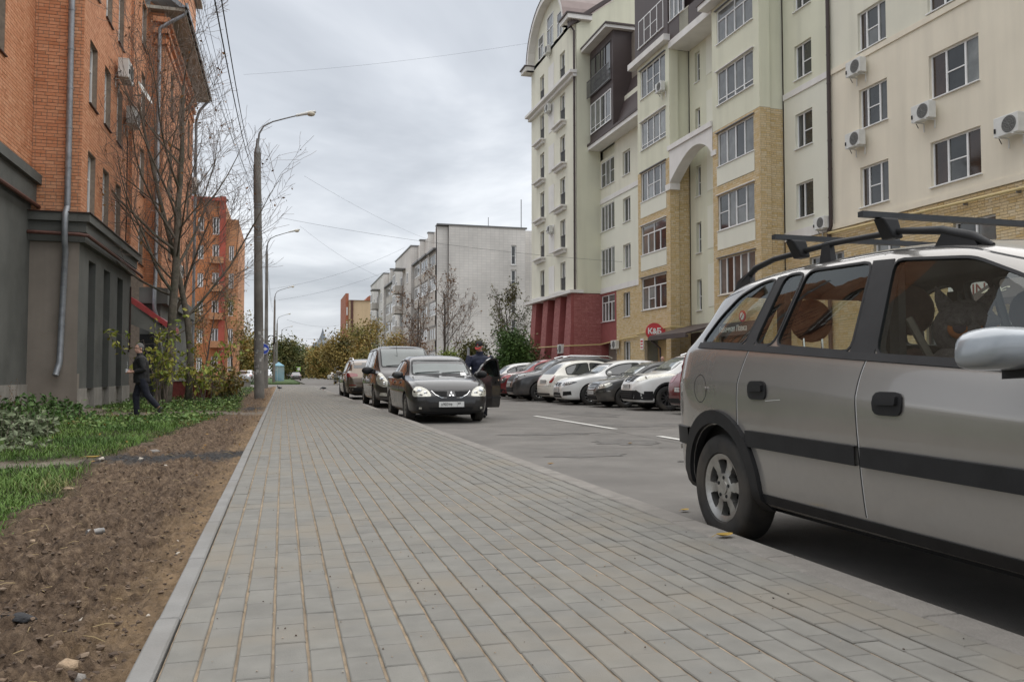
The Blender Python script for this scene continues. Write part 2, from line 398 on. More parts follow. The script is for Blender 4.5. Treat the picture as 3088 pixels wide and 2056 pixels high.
# ---- pavement: slab with sand joints, pavers, kerb stones
KL, KR, PY0, PY1 = -0.34, 2.22, 0.9, 64.0
M_SAND = mat('joint_sand', (0.39, 0.30, 0.205), 0.95, var=0.35, scale=9, bump=0.8, bscale=220, col2=(0.25, 0.2, 0.145), detail=9.0)
PAL_P = [(0.178, 0.171, 0.153), (0.192, 0.185, 0.166), (0.186, 0.180, 0.162), (0.203, 0.195, 0.173), (0.181, 0.175, 0.159)]
M_PAV = mat('paver_grey', PAL_P, 0.88, var=0.13, scale=6, bump=0.35, bscale=260, attr='rnd', col2=(0.215, 0.192, 0.155))
M_PAVO = mat('paver_grey_single', PAL_P, 0.88, var=0.13, scale=6, bump=0.35, bscale=260, attr='obj', col2=(0.215, 0.192, 0.155))
pv = MB()
ny = 260; nx = 24*3+1
sandz = lambda x_, y: -0.0068 + 0.0022*noise.noise((x_*60, y*22, 0))
yy = [PY0*(PY1/PY0)**(i/ny) for i in range(ny+1)]; xx = [KL+(KR-KL)*i/(nx-1) for i in range(nx)]
for y in yy:
    for x_ in xx: pv.v.append((x_, y, sandz(x_, y)))
for j in range(ny):
    for i in range(nx-1):
        a = j*nx+i; pv.f.append((a, a+1, a+nx+1, a+nx)); pv.m.append(0); pv.a.append(0)
SIDEWALK = pv.build('pavement', M_SAND, smooth=3.2, fix=False); tag(SIDEWALK, kind='structure')
NC = 24; PW = (KR-KL)/NC; PL = 0.203
def paver_mesh():
    hx, hy = PW/2-0.0048, PL/2-0.0016; c = 0.0035
    m = MB(); lv = [(hx, hy, -0.03), (hx, hy, -c), (hx-c, hy-c, 0.0)]
    for (a, b, z) in lv: m.v += [(-a, -b, z), (a, -b, z), (a, b, z), (-a, b, z)]
    for l in (0, 4):
        for k in range(4): m.f.append((l+k, l+(k+1) % 4, l+4+(k+1) % 4, l+4+k)); m.m.append(0); m.a.append(0)
    m.f.append((8, 9, 10, 11)); m.m.append(0); m.a.append(0)
    return m
pm = paver_mesh(); PME = pm.mesh('paver', M_PAVO)
pavers = []
for i in range(NC):
    xc = KL + PW*(i+0.5); ph = (i % 2)*PL/2 + rng.uniform(-.012, .012); drift = rng.uniform(-1, 1)*0.001
    for j in range(int((PY1-PY0)/PL)):
        y = PY0 + ph + PL*(j+0.5)
        if y > PY1: continue
        pavers.append((xc + 0.0016*noise.noise((xc*3, y*1.5, 1)), y, 0.0016*rng.uniform(-1, 1)+0.003*noise.noise((xc*1.2, y*0.8, 5)), rng.gauss(0, 0.006), rng.gauss(0, 0.006), rng.gauss(0, 0.007)))
vis = []
for q in pavers:
    d = Vector((q[0], q[1], 0))-CAMP; dep = d.dot(_f); px = 1544+FPX*d.dot(_r)/dep; py = 1028-FPX*d.dot(_u)/dep
    vis.append(dep if (-60 < px < 3150 and py < 2130 and dep > 1) else 1e3+dep)
order = np.argsort(vis); near = set(int(k) for k in order[:300])
BV = np.array(pm.v, float); BF = np.array(pm.f); VV = []; FF = []; AA = []
for k, (x_, y, z, tx, ty, tz) in enumerate(pavers):
    if k in near:
        o = bpy.data.objects.new('paver', PME); COL.objects.link(o); o.parent = SIDEWALK; o.location = (x_, y, z); o.rotation_euler = (tx, ty, tz)
    else:
        P = BV.copy(); c, s = math.cos(tz), math.sin(tz)
        X = P[:, 0]*c-P[:, 1]*s; Y = P[:, 0]*s+P[:, 1]*c; Z = P[:, 2]+X*-ty+Y*tx
        FF.append(BF+len(VV)*12); VV.append(np.stack([X+x_, Y+y, Z+z], 1)); AA += [rng.random()]*9
o = npmesh('pavers', np.concatenate(VV), np.concatenate(FF), M_PAV, SIDEWALK, AA); o['kind'] = 'stuff'
# kerb stones
M_KERB = mat('kerb_concrete', (0.215, 0.21, 0.20), 0.85, var=0.12, scale=5, bump=0.25, bscale=120, col2=(0.185, 0.175, 0.16))
M_KERB2 = mat('road_kerb', (0.215, 0.2, 0.18), 0.88, var=0.22, scale=6, bump=0.35, bscale=90, col2=(0.20, 0.185, 0.165))
def kerb(x0, x1, z0, z1, ln, m, y0, y1):
    w = MB(); c = 0.007; h = ln/2-0.003; xm = (x0+x1)/2; x0, x1 = x0-xm, x1-xm
    lv = [((x0, x1), h, z0), ((x0, x1), h, z1-c), ((x0+c, x1-c), h-c, z1)]
    for (a, b, z) in lv: w.v += [(a[0], -b, z), (a[1], -b, z), (a[1], b, z), (a[0], b, z)]
    for l in (0, 4):
        for k in range(4): w.f.append((l+k, l+(k+1) % 4, l+4+(k+1) % 4, l+4+k)); w.m.append(0); w.a.append(0)
    w.f.append((8, 9, 10, 11)); w.m.append(0); w.a.append(0)
    me = w.mesh('kerb_stone', m); y = y0+ln/2
    while y < y1:
        o = bpy.data.objects.new('kerb_stone', me); COL.objects.link(o); o.parent = SIDEWALK
        o.location = (xm+rng.gauss(0, 0.0012), y, rng.gauss(0, 0.0008)); o.rotation_euler = (rng.gauss(0, .001), rng.gauss(0, .006), rng.gauss(0, .001)); y += ln
kerb(-0.42, -0.345, -0.18, 0.006, 1.0, M_KERB, 1.2, 64)
kerb(2.225, 2.385, -0.25, 0.004, 1.0, M_KERB2, 0.5, 64)
ke = MB(); ke.box(-0.45, 2.385, 64.0, 64.15, -0.2, 0.0); tag(ke.build('kerb_stone', M_KERB2, SIDEWALK))

# ---- verge on the left: turned soil, lawn, worn paths
_bt = [(0, -1.1), (2.5, -1.55), (5.6, -1.64), (7, -1.60), (8, -1.75), (9.3, -1.83), (12.2, -1.80), (15, -1.62), (18.3, -1.35), (22, -1.05), (28, -1.25), (33, -1.5), (64, -1.6)]
def soil_edge(y): return float(np.interp(y, [a for a, b in _bt], [b for a, b in _bt])) + 0.14*noise.noise((y*0.9, 2.2, 0)) + 0.06*noise.noise((y*3.1, 1, 4))
def masks(x_, y):
    e = soil_edge(y); t = (e-x_)/0.22; gr = min(max(0.5+t, 0), 1)
    if y < 5.3: gr *= max(0, min(1, (y-4.9)/0.4)) if x_ > -3 else 1
    yp = 9.75+0.06*(x_+1.8)+0.10*noise.noise((x_*1.5, 0, 9)); pa = max(0, 1-abs(y-yp)/0.42) if x_ < -1.3 else 0
    y2 = 21.5-0.2*(x_+3)+0.35*noise.noise((x_*0.8, 3, 9)); pb = max(0, 1-abs(y-y2)/1.25)
    p3 = max(0, min(1, (-4.35-x_)/0.3)) if 22.6 < y < 26 else 0
    pth = max(pa*1.6, pb*1.5, p3*0.8); pth = min(1, max(0, pth + 0.35*noise.noise((x_*2.5, y*1.2, 2)) if pth > 0.05 else 0))
    asp = max(0, 1-abs(y-(9.9+0.5*noise.noise((x_*1.7, 5, 5))))/0.75)*1.5 if x_ > -2.2 else 0
    asp = max(asp, 1.5*(1-math.hypot((x_+0.75)/0.45, (y-23.4)/2.0)))
    asp = min(1, max(0, asp*min(1, (x_+2.3)/0.5) + 0.4*noise.noise((x_*5, y*5, 7))-0.15))
    if asp < 0.15: asp = 0
    gr = min(1, max(0, gr*(1-pth)*(1-0.9*asp)))
    return gr, asp, pth*(1-asp)
def soilz(x_, y, gr, asp, pth):
    lump = 0.055*noise.noise((x_*2.1, y*2.1, 3)) + 0.055*noise.noise((x_*7, y*7, 1)) + 0.085*abs(noise.noise((x_*11, y*11, 2))) + 0.060*abs(noise.noise((x_*23, y*23, 8))) + 0.030*noise.noise((x_*40, y*40, 6)) - .035
    k = (1-gr)*(1-0.9*pth)*(1-0.6*asp)
    z = -0.045 + lump*(0.22+0.78*k) - 0.03*pth
    ed = min(1, max(0, (-0.43-x_)/0.25)); z = z*ed + (-0.03+0.3*lump)*(1-ed)
    sl = min(1, max(0, (-2.0-x_)/3.0)); return z - 0.03*sl
nx = 270; ny = 600; SX0, SX1, SY0, SY1 = -8.5, -0.425, 1.5, 64.0
xs = SX1 - (SX1-SX0)*(np.linspace(0, 1, nx)**1.55); ysr = SY0*(SY1/SY0)**np.linspace(0, 1, ny)
V = np.zeros((nx*ny, 3), np.float32); CC = np.ones((nx*ny, 4), np.float32); k = 0; GM = {}
for j in range(ny):
    for i in range(nx):
        x_, y = float(xs[i]), float(ysr[j]); m3 = masks(x_, y)
        V[k] = (x_, y, soilz(x_, y, *m3)); CC[k, :3] = m3; k += 1
idx = np.arange(nx*ny).reshape(ny, nx); F = np.stack([idx[:-1, :-1], idx[1:, :-1], idx[1:, 1:], idx[:-1, 1:]], -1).reshape(-1, 4)
SGX, SGY, SGZ = xs[::-1], ysr, V[:, 2].reshape(ny, nx)[:, ::-1]
def terr(x_, y):
    return soilz(x_, y, *masks(x_, y)) if x_ < -0.425 else 0.0
m = bpy.data.materials.new('turned_soil'); m.use_nodes = True; t = m.node_tree; b = t.nodes['Principled BSDF']; b.inputs['Roughness'].default_value = 0.95
b.inputs['Specular IOR Level'].default_value = 0.25
geo = t.nodes.new('ShaderNodeNewGeometry'); at = t.nodes.new('ShaderNodeAttribute'); at.attribute_name = 'gmask'; sx_ = t.nodes.new('ShaderNodeSeparateColor'); t.links.new(at.outputs['Color'], sx_.inputs[0])
def nzz(sc, det=6.0):
    n = t.nodes.new('ShaderNodeTexNoise'); n.inputs['Scale'].default_value = sc; n.inputs['Detail'].default_value = det; n.inputs['Roughness'].default_value = 0.65
    t.links.new(geo.outputs['Position'], n.inputs['Vector']); return n
def rampc(src, els):
    r = t.nodes.new('ShaderNodeValToRGB'); t.links.new(src, r.inputs[0]); q = r.color_ramp.elements
    q[0].position, q[0].color = els[0][0], (*els[0][1], 1); q[1].position, q[1].color = els[-1][0], (*els[-1][1], 1)
    for p_, c_ in els[1:-1]: z = q.new(p_); z.color = (*c_, 1)
    return r.outputs[0]
def mixn(f, a, c):
    n = t.nodes.new('ShaderNodeMix'); n.data_type = 'RGBA'; t.links.new(f, n.inputs[0]); t.links.new(a, n.inputs[6]); t.links.new(c, n.inputs[7]); return n.outputs[2]
soilc = rampc(nzz(20, 9.0).outputs['Fac'], [(0.30, (0.052, 0.034, 0.023)), (0.44, (0.13, 0.089, 0.060)), (0.56, (0.205, 0.143, 0.096)), (0.70, (0.34, 0.245, 0.16))])
sandc = rampc(nzz(14).outputs['Fac'], [(0.3, (0.20, 0.14, 0.085)), (0.7, (0.38, 0.26, 0.15))])
sx2 = t.nodes.new('ShaderNodeSeparateXYZ'); t.links.new(geo.outputs['Position'], sx2.inputs[0])
nl = nzz(2.5); ma = t.nodes.new('ShaderNodeMath'); ma.operation = 'MULTIPLY_ADD'; t.links.new(nl.outputs['Fac'], ma.inputs[0]); ma.inputs[1].default_value = 0.9; t.links.new(sx2.outputs[0], ma.inputs[2])
mr = t.nodes.new('ShaderNodeMapRange'); t.links.new(ma.outputs[0], mr.inputs[0]); mr.inputs[1].default_value = -0.28; mr.inputs[2].default_value = 0.05
c = mixn(mr.outputs[0], soilc, sandc)
grc = rampc(nzz(7).outputs['Fac'], [(0.3, (0.020, 0.034, 0.010)), (0.7, (0.065, 0.060, 0.026))]); c = mixn(sx_.outputs[0], c, grc)
pac = rampc(nzz(12).outputs['Fac'], [(0.3, (0.17, 0.145, 0.115)), (0.7, (0.30, 0.26, 0.21))]); c = mixn(sx_.outputs[2], c, pac)
asc = rampc(nzz(22).outputs['Fac'], [(0.35, (0.028, 0.027, 0.028)), (0.7, (0.11, 0.105, 0.10))]); c = mixn(sx_.outputs[1], c, asc)
t.links.new(c, b.inputs['Base Color'])
bp = t.nodes.new('ShaderNodeBump'); bp.inputs['Strength'].default_value = 1.0; bp.inputs['Distance'].default_value = 0.06; t.links.new(nzz(34, 7.0).outputs['Fac'], bp.inputs['Height']); t.links.new(bp.outputs[0], b.inputs['Normal'])
SOIL = npmesh('soil_verge', V, F[:, ::-1], m, smooth=True)
a_ = SOIL.data.attributes.new('gmask', 'FLOAT_COLOR', 'POINT'); a_.data.foreach_set('color', CC.ravel()); tag(SOIL, kind='structure')
ex = MB(); ex.poly([(-60, 1.5, -0.13), (-8.4, 1.5, -0.13), (-8.4, 64.0, -0.13), (-60, 64.0, -0.13)])
tag(ex.build('yard_ground', M_FAR), kind='structure')

# ---- clods and grit of the turned soil (nobody could count them)
def blob(r, seed, sub=1, sq=(1, 1, 0.7)):
    bm = bmesh.new(); bmesh.ops.create_icosphere(bm, subdivisions=sub, radius=1.0)
    for v in bm.verts:
        k = 1+0.5*noise.noise(v.co*1.3+Vector((seed*7.1, 0, 0)))+0.42*noise.noise(v.co*3.1+Vector((0, seed*3.3, 0)))
        v.co = Vector((v.co.x*sq[0], v.co.y*sq[1], v.co.z*sq[2]))*k*r
    V_ = np.array([v.co[:] for v in bm.verts]); F_ = np.array([[v.index for v in f.verts] for f in bm.faces]); bm.free(); return V_, F_
protos = [blob(1, s, 1) for s in range(8)]
M_CLOD = mat('soil_clod', [(0.07, 0.048, 0.034), (0.105, 0.073, 0.05), (0.135, 0.094, 0.064), (0.175, 0.123, 0.083), (0.33, 0.28, 0.22)], 0.95, var=0.25, scale=25, bump=0.4, bscale=120, attr='rnd')
VV, FF, AA, n0 = [], [], [], 0
cnt = 0
while cnt < 9000:
    y = 1.9*(26/1.9)**rng.random(); x_ = -0.45-rng.random()*(1.6+0.1*y)
    gr, asp, pth = masks(x_, y)
    if rng.random() < gr*1.2 or rng.random() < pth: continue
    r = 0.004+0.011*rng.random()**2.4 + (0.012*rng.random() if rng.random() < 0.05 else 0)
    v, f = protos[rng.randrange(8)]; an = rng.random()*6.28; c_, s_ = math.cos(an), math.sin(an)
    P = np.stack([(v[:, 0]*c_-v[:, 1]*s_)*r, (v[:, 0]*s_+v[:, 1]*c_)*r*rng.uniform(.7, 1.2), v[:, 2]*r*.8], 1)+np.array([x_, y, soilz(x_, y, gr, asp, pth)-0.2*r])
    VV.append(P); FF.append(f+n0); n0 += len(P); AA += [0.03+0.1*rng.random() if asp > 0.4 else rng.random()**1.4*0.85+(0.15 if rng.random() < .03 else 0)]*len(f); cnt += 1
o = npmesh('soil_clods', np.concatenate(VV), np.concatenate(FF), M_CLOD, attr=AA, smooth=False); tag(o, 'loose clods and grit strewn over the turned brown soil', 'soil', kind='stuff')
# dry straw in the soil
M_STRAW = mat('dry_straw', (0.36, 0.27, 0.14), 0.9, var=0.3, scale=10)
st = MB()
for k in range(330):
    y = 2.2*(18/2.2)**rng.random(); x_ = -0.5-rng.random()*(1.1+0.03*y); a = rng.random()*6.28; L = rng.uniform(.03, .12); z = terr(x_, y)
    d = Vector((math.cos(a), math.sin(a), rng.uniform(-.1, .25)))*L; p = Vector((x_, y, z+0.008))
    st.tube([p-d/2, p+Vector((0, 0, .006)), p+d/2], [0.0012, 0.0017, 0.0008], 3)
tag(st.build('dry_straw', M_STRAW, fix=False), 'scattered dry straw stalks lying on the turned soil', 'straw', kind='stuff')
# ================================================================== BUILDINGS
def wall(parent, name, fr, u0, u1, v0, v1, holes, m, reveal=0.16, rm=None):
    """a wall sheet with real openings and reveals"""
    w = MB(); us = sorted({u0, u1, *[min(max(h[k], u0), u1) for h in holes for k in (0, 1)]}); vs_ = sorted({v0, v1, *[min(max(h[k], v0), v1) for h in holes for k in (2, 3)]})
    for j in range(len(vs_)-1):
        a, b = vs_[j], vs_[j+1]; start = None
        for i in range(len(us)):
            solid = False
            if i < len(us)-1:
                cu, cv = (us[i]+us[i+1])/2, (a+b)/2; solid = not any(h[0] < cu < h[1] and h[2] < cv < h[3] for h in holes)
            if solid and start is None: start = us[i]
            if not solid and start is not None:
                w.poly([fr.p(start, a), fr.p(us[i], a), fr.p(us[i], b), fr.p(start, b)]); start = None
    for h in holes:
        a, b, c, d = max(h[0], u0), min(h[1], u1), max(h[2], v0), min(h[3], v1)
        if a >= b or c >= d: continue
        for q in (((a, c), (a, d)), ((b, c), (b, d)), ((a, c), (b, c)), ((a, d), (b, d))):
            (p1, p2), (p3, p4) = q; w.poly([fr.p(p1, p2), fr.p(p3, p4), fr.p(p3, p4, -reveal), fr.p(p1, p2, -reveal)], 1)
    return w.build(name, [m, rm or m], parent, fix=False)
_pk = random.Random(3)
def win(parent, fr, u0, u1, v0, v1, cols, rec=0.10, sill=True, fm=None, split=None, panes=None, top=None, fw=0.055):
    """window = frame, one child per pane, sill; cols: widths; split: {col: [fractions up]} ; top: fraction of a full-width transom"""
    fm = fm or M_PVC; w = MB(); d0, d1 = -rec-0.07, -rec; tot = sum(cols); us = [u0+fw*0.6]
    for c in cols: us.append(us[-1]+(u1-u0-fw*1.2)*c/tot)
    w.fbox(fr, u0, u0+fw, v0, v1, d0, d1); w.fbox(fr, u1-fw, u1, v0, v1, d0, d1)
    w.fbox(fr, u0+fw, u1-fw, v0, v0+fw, d0, d1); w.fbox(fr, u0+fw, u1-fw, v1-fw, v1, d0, d1)
    vt = v1-fw
    rects = []
    if top:
        vt = v0+(v1-v0)*top; w.fbox(fr, u0+fw, u1-fw, vt-fw/2, vt+fw/2, d0, d1+0.004)
        half = max(1, len(cols)//2); 
        for k in range(half):
            a = u0+fw+(u1-u0-2*fw)*k/half; b = u0+fw+(u1-u0-2*fw)*(k+1)/half
            rects.append((a+0.012, b-0.012, vt+fw/2, v1-fw))
            if k: w.fbox(fr, a-fw/2, a+fw/2, vt+fw/2, v1-fw, d0, d1+0.002)
        vt -= fw/2
    for i in range(len(cols)):
        a, b = us[i], us[i+1]
        if i: w.fbox(fr, a-fw*0.55, a+fw*0.55, v0+fw, vt, d0, d1+0.006)
        cuts = [v0+fw] + [v0+fw+(vt-v0-fw)*f for f in ((split or {}).get(i, []))] + [vt]
        for c in cuts[1:-1]: w.fbox(fr, a, b, c-0.018, c+0.018, d0+0.01, d1-0.004)
        for p, q in zip(cuts[:-1], cuts[1:]): rects.append((a+0.02, b-0.02, p, q))
    o = w.build('window', fm, parent)
    for k, (a, b, c, d) in enumerate(rects):
        p = MB(); p.fbox(fr, a, b, c, d, d0+0.012, d0+0.035)
        i = panes[k % len(panes)] if panes and _pk.random() < .75 else _pk.choice((0, 1, 1, 2, 3, 3, 5))
        p.build('pane', pane_mat(i), o)
    if sill:
        s = MB(); s.fbox(fr, u0-0.04, u1+0.04, v0-0.035, v0-0.003, -rec, 0.07); s.build('sill', fm if sill is True else sill, o)
    return o
class Bricks:
    """pieces of brick facing; the 300 that lie nearest become objects, the rest one joined part per wall"""
    def __init__(s, limit=300): s.items = []; s.limit = limit; s.rng = random.Random(5)
    def add(s, wallobj, fr, u0, u1, v0, v1, holes, m_join, m_obj, L=0.262, H=0.0925, J=0.011, proud=0.011, header=4, u_lim=None):
        j = 0; v = v0
        while v + H*0.6 < v1:
            top = min(v+H-J, v1); hd = header and j % header == 0; ln = L/2 if hd else L
            off = (0 if hd else (L*0.5 if j % 2 else L*0.25)) + s.rng.uniform(-.006, .006)
            blk = sorted((h[0], h[1]) for h in holes if h[2] < (v+top)/2 < h[3]); iv = []; cur = u0
            for a, b in blk:
                if a > cur: iv.append((cur, min(a, u1)))
                cur = max(cur, b)
            if cur < u1: iv.append((cur, u1))
            for a, b in iv:
                k = math.floor((a-off)/ln)
                while True:
                    p, q = max(a, off+k*ln), min(b, off+(k+1)*ln-J)
                    if off+k*ln >= b: break
                    if q-p > 0.03:
                        c = Vector(fr.p((p+q)/2, v)); s.items.append(((c-CAMP).length, wallobj, fr, p, q, v, top, proud+s.rng.uniform(-.002, .003), m_join, m_obj))
                    k += 1
            v += H; j += 1
    def done(s):
        s.items.sort(key=lambda t_: t_[0]); unit = {}
        for it in s.items[:s.limit]:
            _, w, fr, p, q, v, top, pr_, mj, mo = it
            key = (mo.name,)
            if key not in unit:
                b = MB(); c = 0.04; b.v = [(0, 0, 0), (1, 0, 0), (1, 1, 0), (0, 1, 0), (c*.6, c, 1), (1-c*.6, c, 1), (1-c*.6, 1-c, 1), (c*.6, 1-c, 1)]
                for f in ((4, 5, 6, 7), (0, 1, 5, 4), (1, 2, 6, 5), (2, 3, 7, 6), (3, 0, 4, 7)): b.f.append(f); b.m.append(0); b.a.append(0)
                unit[key] = b.mesh('brick', mo)
            o = bpy.data.objects.new('brick', unit[key]); COL.objects.link(o); o.parent = w
            P = fr.p(p, v, -0.004); o.matrix_local = basis(P, fr.u*(q-p), Vector((0, 0, top-v)), fr.n*(pr_+0.004))
        groups = {}
        for it in s.items[s.limit:]: groups.setdefault((it[1].name, it[8].name), []).append(it)
        for (_, _), its in groups.items():
            n = len(its); V_ = np.zeros((n, 8, 3)); A = np.repeat([s.rng.random() for _ in range(n)], 5)
            for i, (_, w, fr, p, q, v, top, pr_, mj, mo) in enumerate(its):
                V_[i] = (fr.p(p, v, -.004), fr.p(q, v, -.004), fr.p(q, top, -.004), fr.p(p, top, -.004), fr.p(p+.003, v+.003, pr_), fr.p(q-.003, v+.003, pr_), fr.p(q-.003, top-.003, pr_), fr.p(p+.003, top-.003, pr_))
            base = np.array(((4, 5, 6, 7), (0, 1, 5, 4), (1, 2, 6, 5), (2, 3, 7, 6), (3, 0, 4, 7)))
            F_ = (base[None]+np.arange(n)[:, None, None]*8).reshape(-1, 4)
            o = npmesh('bricks', V_.reshape(-1, 3), F_, its[0][8], its[0][1], A); o['kind'] = 'stuff'
def ac_unit(p, nx_, label, sc=1.0, group=None):
    """outdoor air conditioner hung on a wall; p = centre of the back, nx_ = outward normal"""
    n = Vector(nx_); u = Vector((n.y, -n.x, 0)); fr = Fr((0, 0, 0), u, n)
    t_ = thing('air_conditioner', label, 'air conditioner', p, 0, group)
    w, h, d = 0.78*sc, 0.54*sc, 0.28*sc
    b = MB(); b.fbox(fr, -w/2, w/2, -h/2, h/2, 0.10, 0.10+d); o = b.build('casing', M_ACW, t_)
    bv = o.modifiers.new('b', 'BEVEL'); bv.width = 0.018; bv.segments = 2
    gr = MB(); r = h*0.43; cu = -w*0.14
    for k in range(24):
        a, c = 2*math.pi*k/24, 2*math.pi*(k+1)/24
        gr.poly([fr.p(cu, 0, .106+d), fr.p(cu+r*math.cos(a), r*math.sin(a), .106+d), fr.p(cu+r*math.cos(c), r*math.sin(c), .106+d)])
    gr.build('fan_opening', M_ACG, t_, fix=False)
    rg = MB()
    for q in (0.35, 0.62, 0.9):
        pts = [fr.p(cu+r*q*math.cos(2*math.pi*k/20), r*q*math.sin(2*math.pi*k/20), .116+d) for k in range(21)]; rg.tube(pts, 0.005*sc, 4, cap=False)
    for k in range(6):
        a = math.pi*k/6; rg.tube([fr.p(cu-r*math.cos(a), -r*math.sin(a), .118+d), fr.p(cu+r*math.cos(a), r*math.sin(a), .118+d)], 0.005*sc, 4)
    rg.build('fan_grille', mat('fan_guard', (.22, .22, .21), .5), t_)
    br = MB()
    for s in (-0.3, 0.3):
        br.fbox(fr, w*s-.015, w*s+.015, -h/2-.035, -h/2-.003, 0.0, .14+d); br.fbox(fr, w*s-.016, w*s+.016, -h/2-.3, -h/2-.036, 0.0, .03)
    br.build('bracket', M_ACW, t_)
    vl = MB(); vl.fbox(fr, w*.40, w*.46, -h*.28, -h*.05, .101+d, .125+d); vl.tube([fr.p(w*.5, -h*.2, .2), fr.p(w*.62, -h*.35, .12), fr.p(w*.6, -h*.7, .02)], 0.014, 5); vl.build('pipe_cover', M_BLACK, t_)
    return t_

# ---------------------------------------------------------- left: orange brick house
PAL_O = [(0.56, 0.245, 0.125), (0.61, 0.285, 0.15), (0.64, 0.315, 0.178), (0.575, 0.255, 0.13), (0.68, 0.355, 0.205), (0.50, 0.21, 0.10)]
M_BRO = mat('orange_brick', PAL_O, 0.85, var=0.10, scale=16, bump=0.2, bscale=90, attr='rnd')
M_BROO = mat('orange_brick_single', PAL_O, 0.85, var=0.10, scale=16, bump=0.2, bscale=90, attr='obj')
M_MORT = mat('mortar', (0.27, 0.215, 0.17), 0.95, var=0.2, scale=8)
M_DKGR = mat('dark_grey_render', (0.105, 0.108, 0.099), 0.9, var=0.16, scale=1.6, bump=0.2, bscale=40, col2=(0.15, 0.152, 0.14), stain=0.2)
M_TAUPE = mat('taupe_render', (0.27, 0.232, 0.195), 0.9, var=0.12, scale=1.2, bump=0.2, bscale=45, stain=0.35)
M_CONCP = mat('plinth_concrete', (0.31, 0.29, 0.26), 0.92, var=0.2, scale=2, bump=0.4, bscale=25, stain=0.4)
M_BROWNM = mat('brown_tin', (0.06, 0.032, 0.025), 0.5, var=0.2, scale=3, metal=0.2)
M_RUST = mat('rusty_brown_pipe', (0.10, 0.040, 0.028), 0.6, var=0.35, scale=6)
LB = thing('brick_apartment_house', 'orange brick apartment house with dark grey rendered ground floor', 'house', (-6, 24, 0))
LB.location = (0, 0, 0)
bk = Bricks()
fA = Fr((-6.506, 0, 0), (0, 1, 0), (1, 0, 0)); fR1 = Fr((0, 24.4, 0), (1, 0, 0), (0, -1, 0)); fB = Fr((-5.31, 0, 0), (0, 1, 0), (1, 0, 0))
fR2 = Fr((0, 34.25, 0), (1, 0, 0), (0, -1, 0)); fC = Fr((-4.577, 0, 0), (0, 1, 0), (1, 0, 0))
TOP = 15.0
# near block
w = wall(LB, 'wall', fA, 14, 24.4, 6.2, TOP, [(21.0, 22.0, 8.5, 10.3), (21.0, 22.0, 11.8, 13.6)], M_MORT); bk.add(w, fA, 18, 24.4, 6.22, TOP, [(21.0, 22.0, 8.5, 10.3), (21.0, 22.0, 11.8, 13.6)], M_BRO, M_BROO)
for v in (8.5, 11.8): win(LB, fA, 21.0, 22.0, v, v+1.8, [1, 1], rec=0.14, sill=M_BROWNM)
wall(LB, 'ground_floor_wall', fA, 14, 24.4, 0.62, 5.4, [], M_DKGR)
q = MB(); q.fbox(fA, 14, 24.4, -0.3, 0.62, -0.3, 0.03); q.build('plinth', M_CONCP, LB)
q = MB(); q.fbox(fA, 14, 24.72, 5.4, 5.92, 0.0, 0.14); q.fbox(fA, 14, 24.8, 5.92, 6.17, 0.0, 0.26); q.build('cornice', M_DKGR, LB)
q = MB(); q.tube([fA.p(14, 5.33, .2), fA.p(24.35, 5.33, .2), fA.p(24.55, 5.3, .2)], 0.055, 8); q.build('gas_pipe', M_RUST, LB, smooth=.6)
# return wall to the second block
h1 = []
w = wall(LB, 'wall', fR1, -6.506, -5.31, 5.15, TOP, [], M_MORT); bk.add(w, fR1, -6.49, -5.30, 5.2, TOP, [], M_BRO, M_BROO)
wall(LB, 'ground_floor_wall', fR1, -6.506, -5.31, 0.9, 4.45, [], M_TAUPE)
q = MB(); q.fbox(fR1, -6.506, -5.29, -0.3, 0.9, -0.2, 0.02); q.build('plinth', M_TAUPE, LB)
# second block
colsB = [(25.12, 26.12), (27.12, 28.06), (29.05, 29.98)]; holesB = []
for a, b in colsB: holesB += [(a, b, 5.36, 7.12), (a, b, 8.47, 10.3), (a, b, 11.76, 13.6)]
holesB4 = [(32.9, 33.9, 7.64, 9.33), (32.9, 33.9, 10.4, 12.2), (32.9, 33.9, 5.0, 6.5), (32.9, 33.9, 13.2, 14.9)]
w = wall(LB, 'wall', fB, 24.4, 31.3, 5.15, TOP, holesB, M_MORT); bk.add(w, fB, 24.40, 31.3, 5.2, TOP, holesB, M_BRO, M_BROO)
fB2 = Fr((-5.20, 0, 0), (0, 1, 0), (1, 0, 0)); fR1b = Fr((0, 31.3, 0), (1, 0, 0), (0, -1, 0))
w = wall(LB, 'wall', fB2, 31.3, 34.25, 4.4, TOP, holesB4, M_MORT); bk.add(w, fB2, 31.3, 34.25, 4.45, TOP, holesB4, M_BRO, M_BROO)
w = wall(LB, 'wall', fR1b, -5.31, -5.20, 4.4, TOP, [], M_MORT); bk.add(w, fR1b, -5.31, -5.19, 4.45, TOP, [], M_BRO, M_BROO, L=0.12, header=0)
for (a, b, c, d) in holesB: win(LB, fB, a, b, c, d, [1], rec=0.13, sill=M_BROWNM, split={0: [0.64]}, panes=[0, 1], fw=.12)
for (a, b, c, d) in holesB4: win(LB, fB2, a, b, c, d, [1, 1], rec=0.12, sill=M_BROWNM, split={0: [0.7]}, panes=[5, 3, 2], fw=.10)
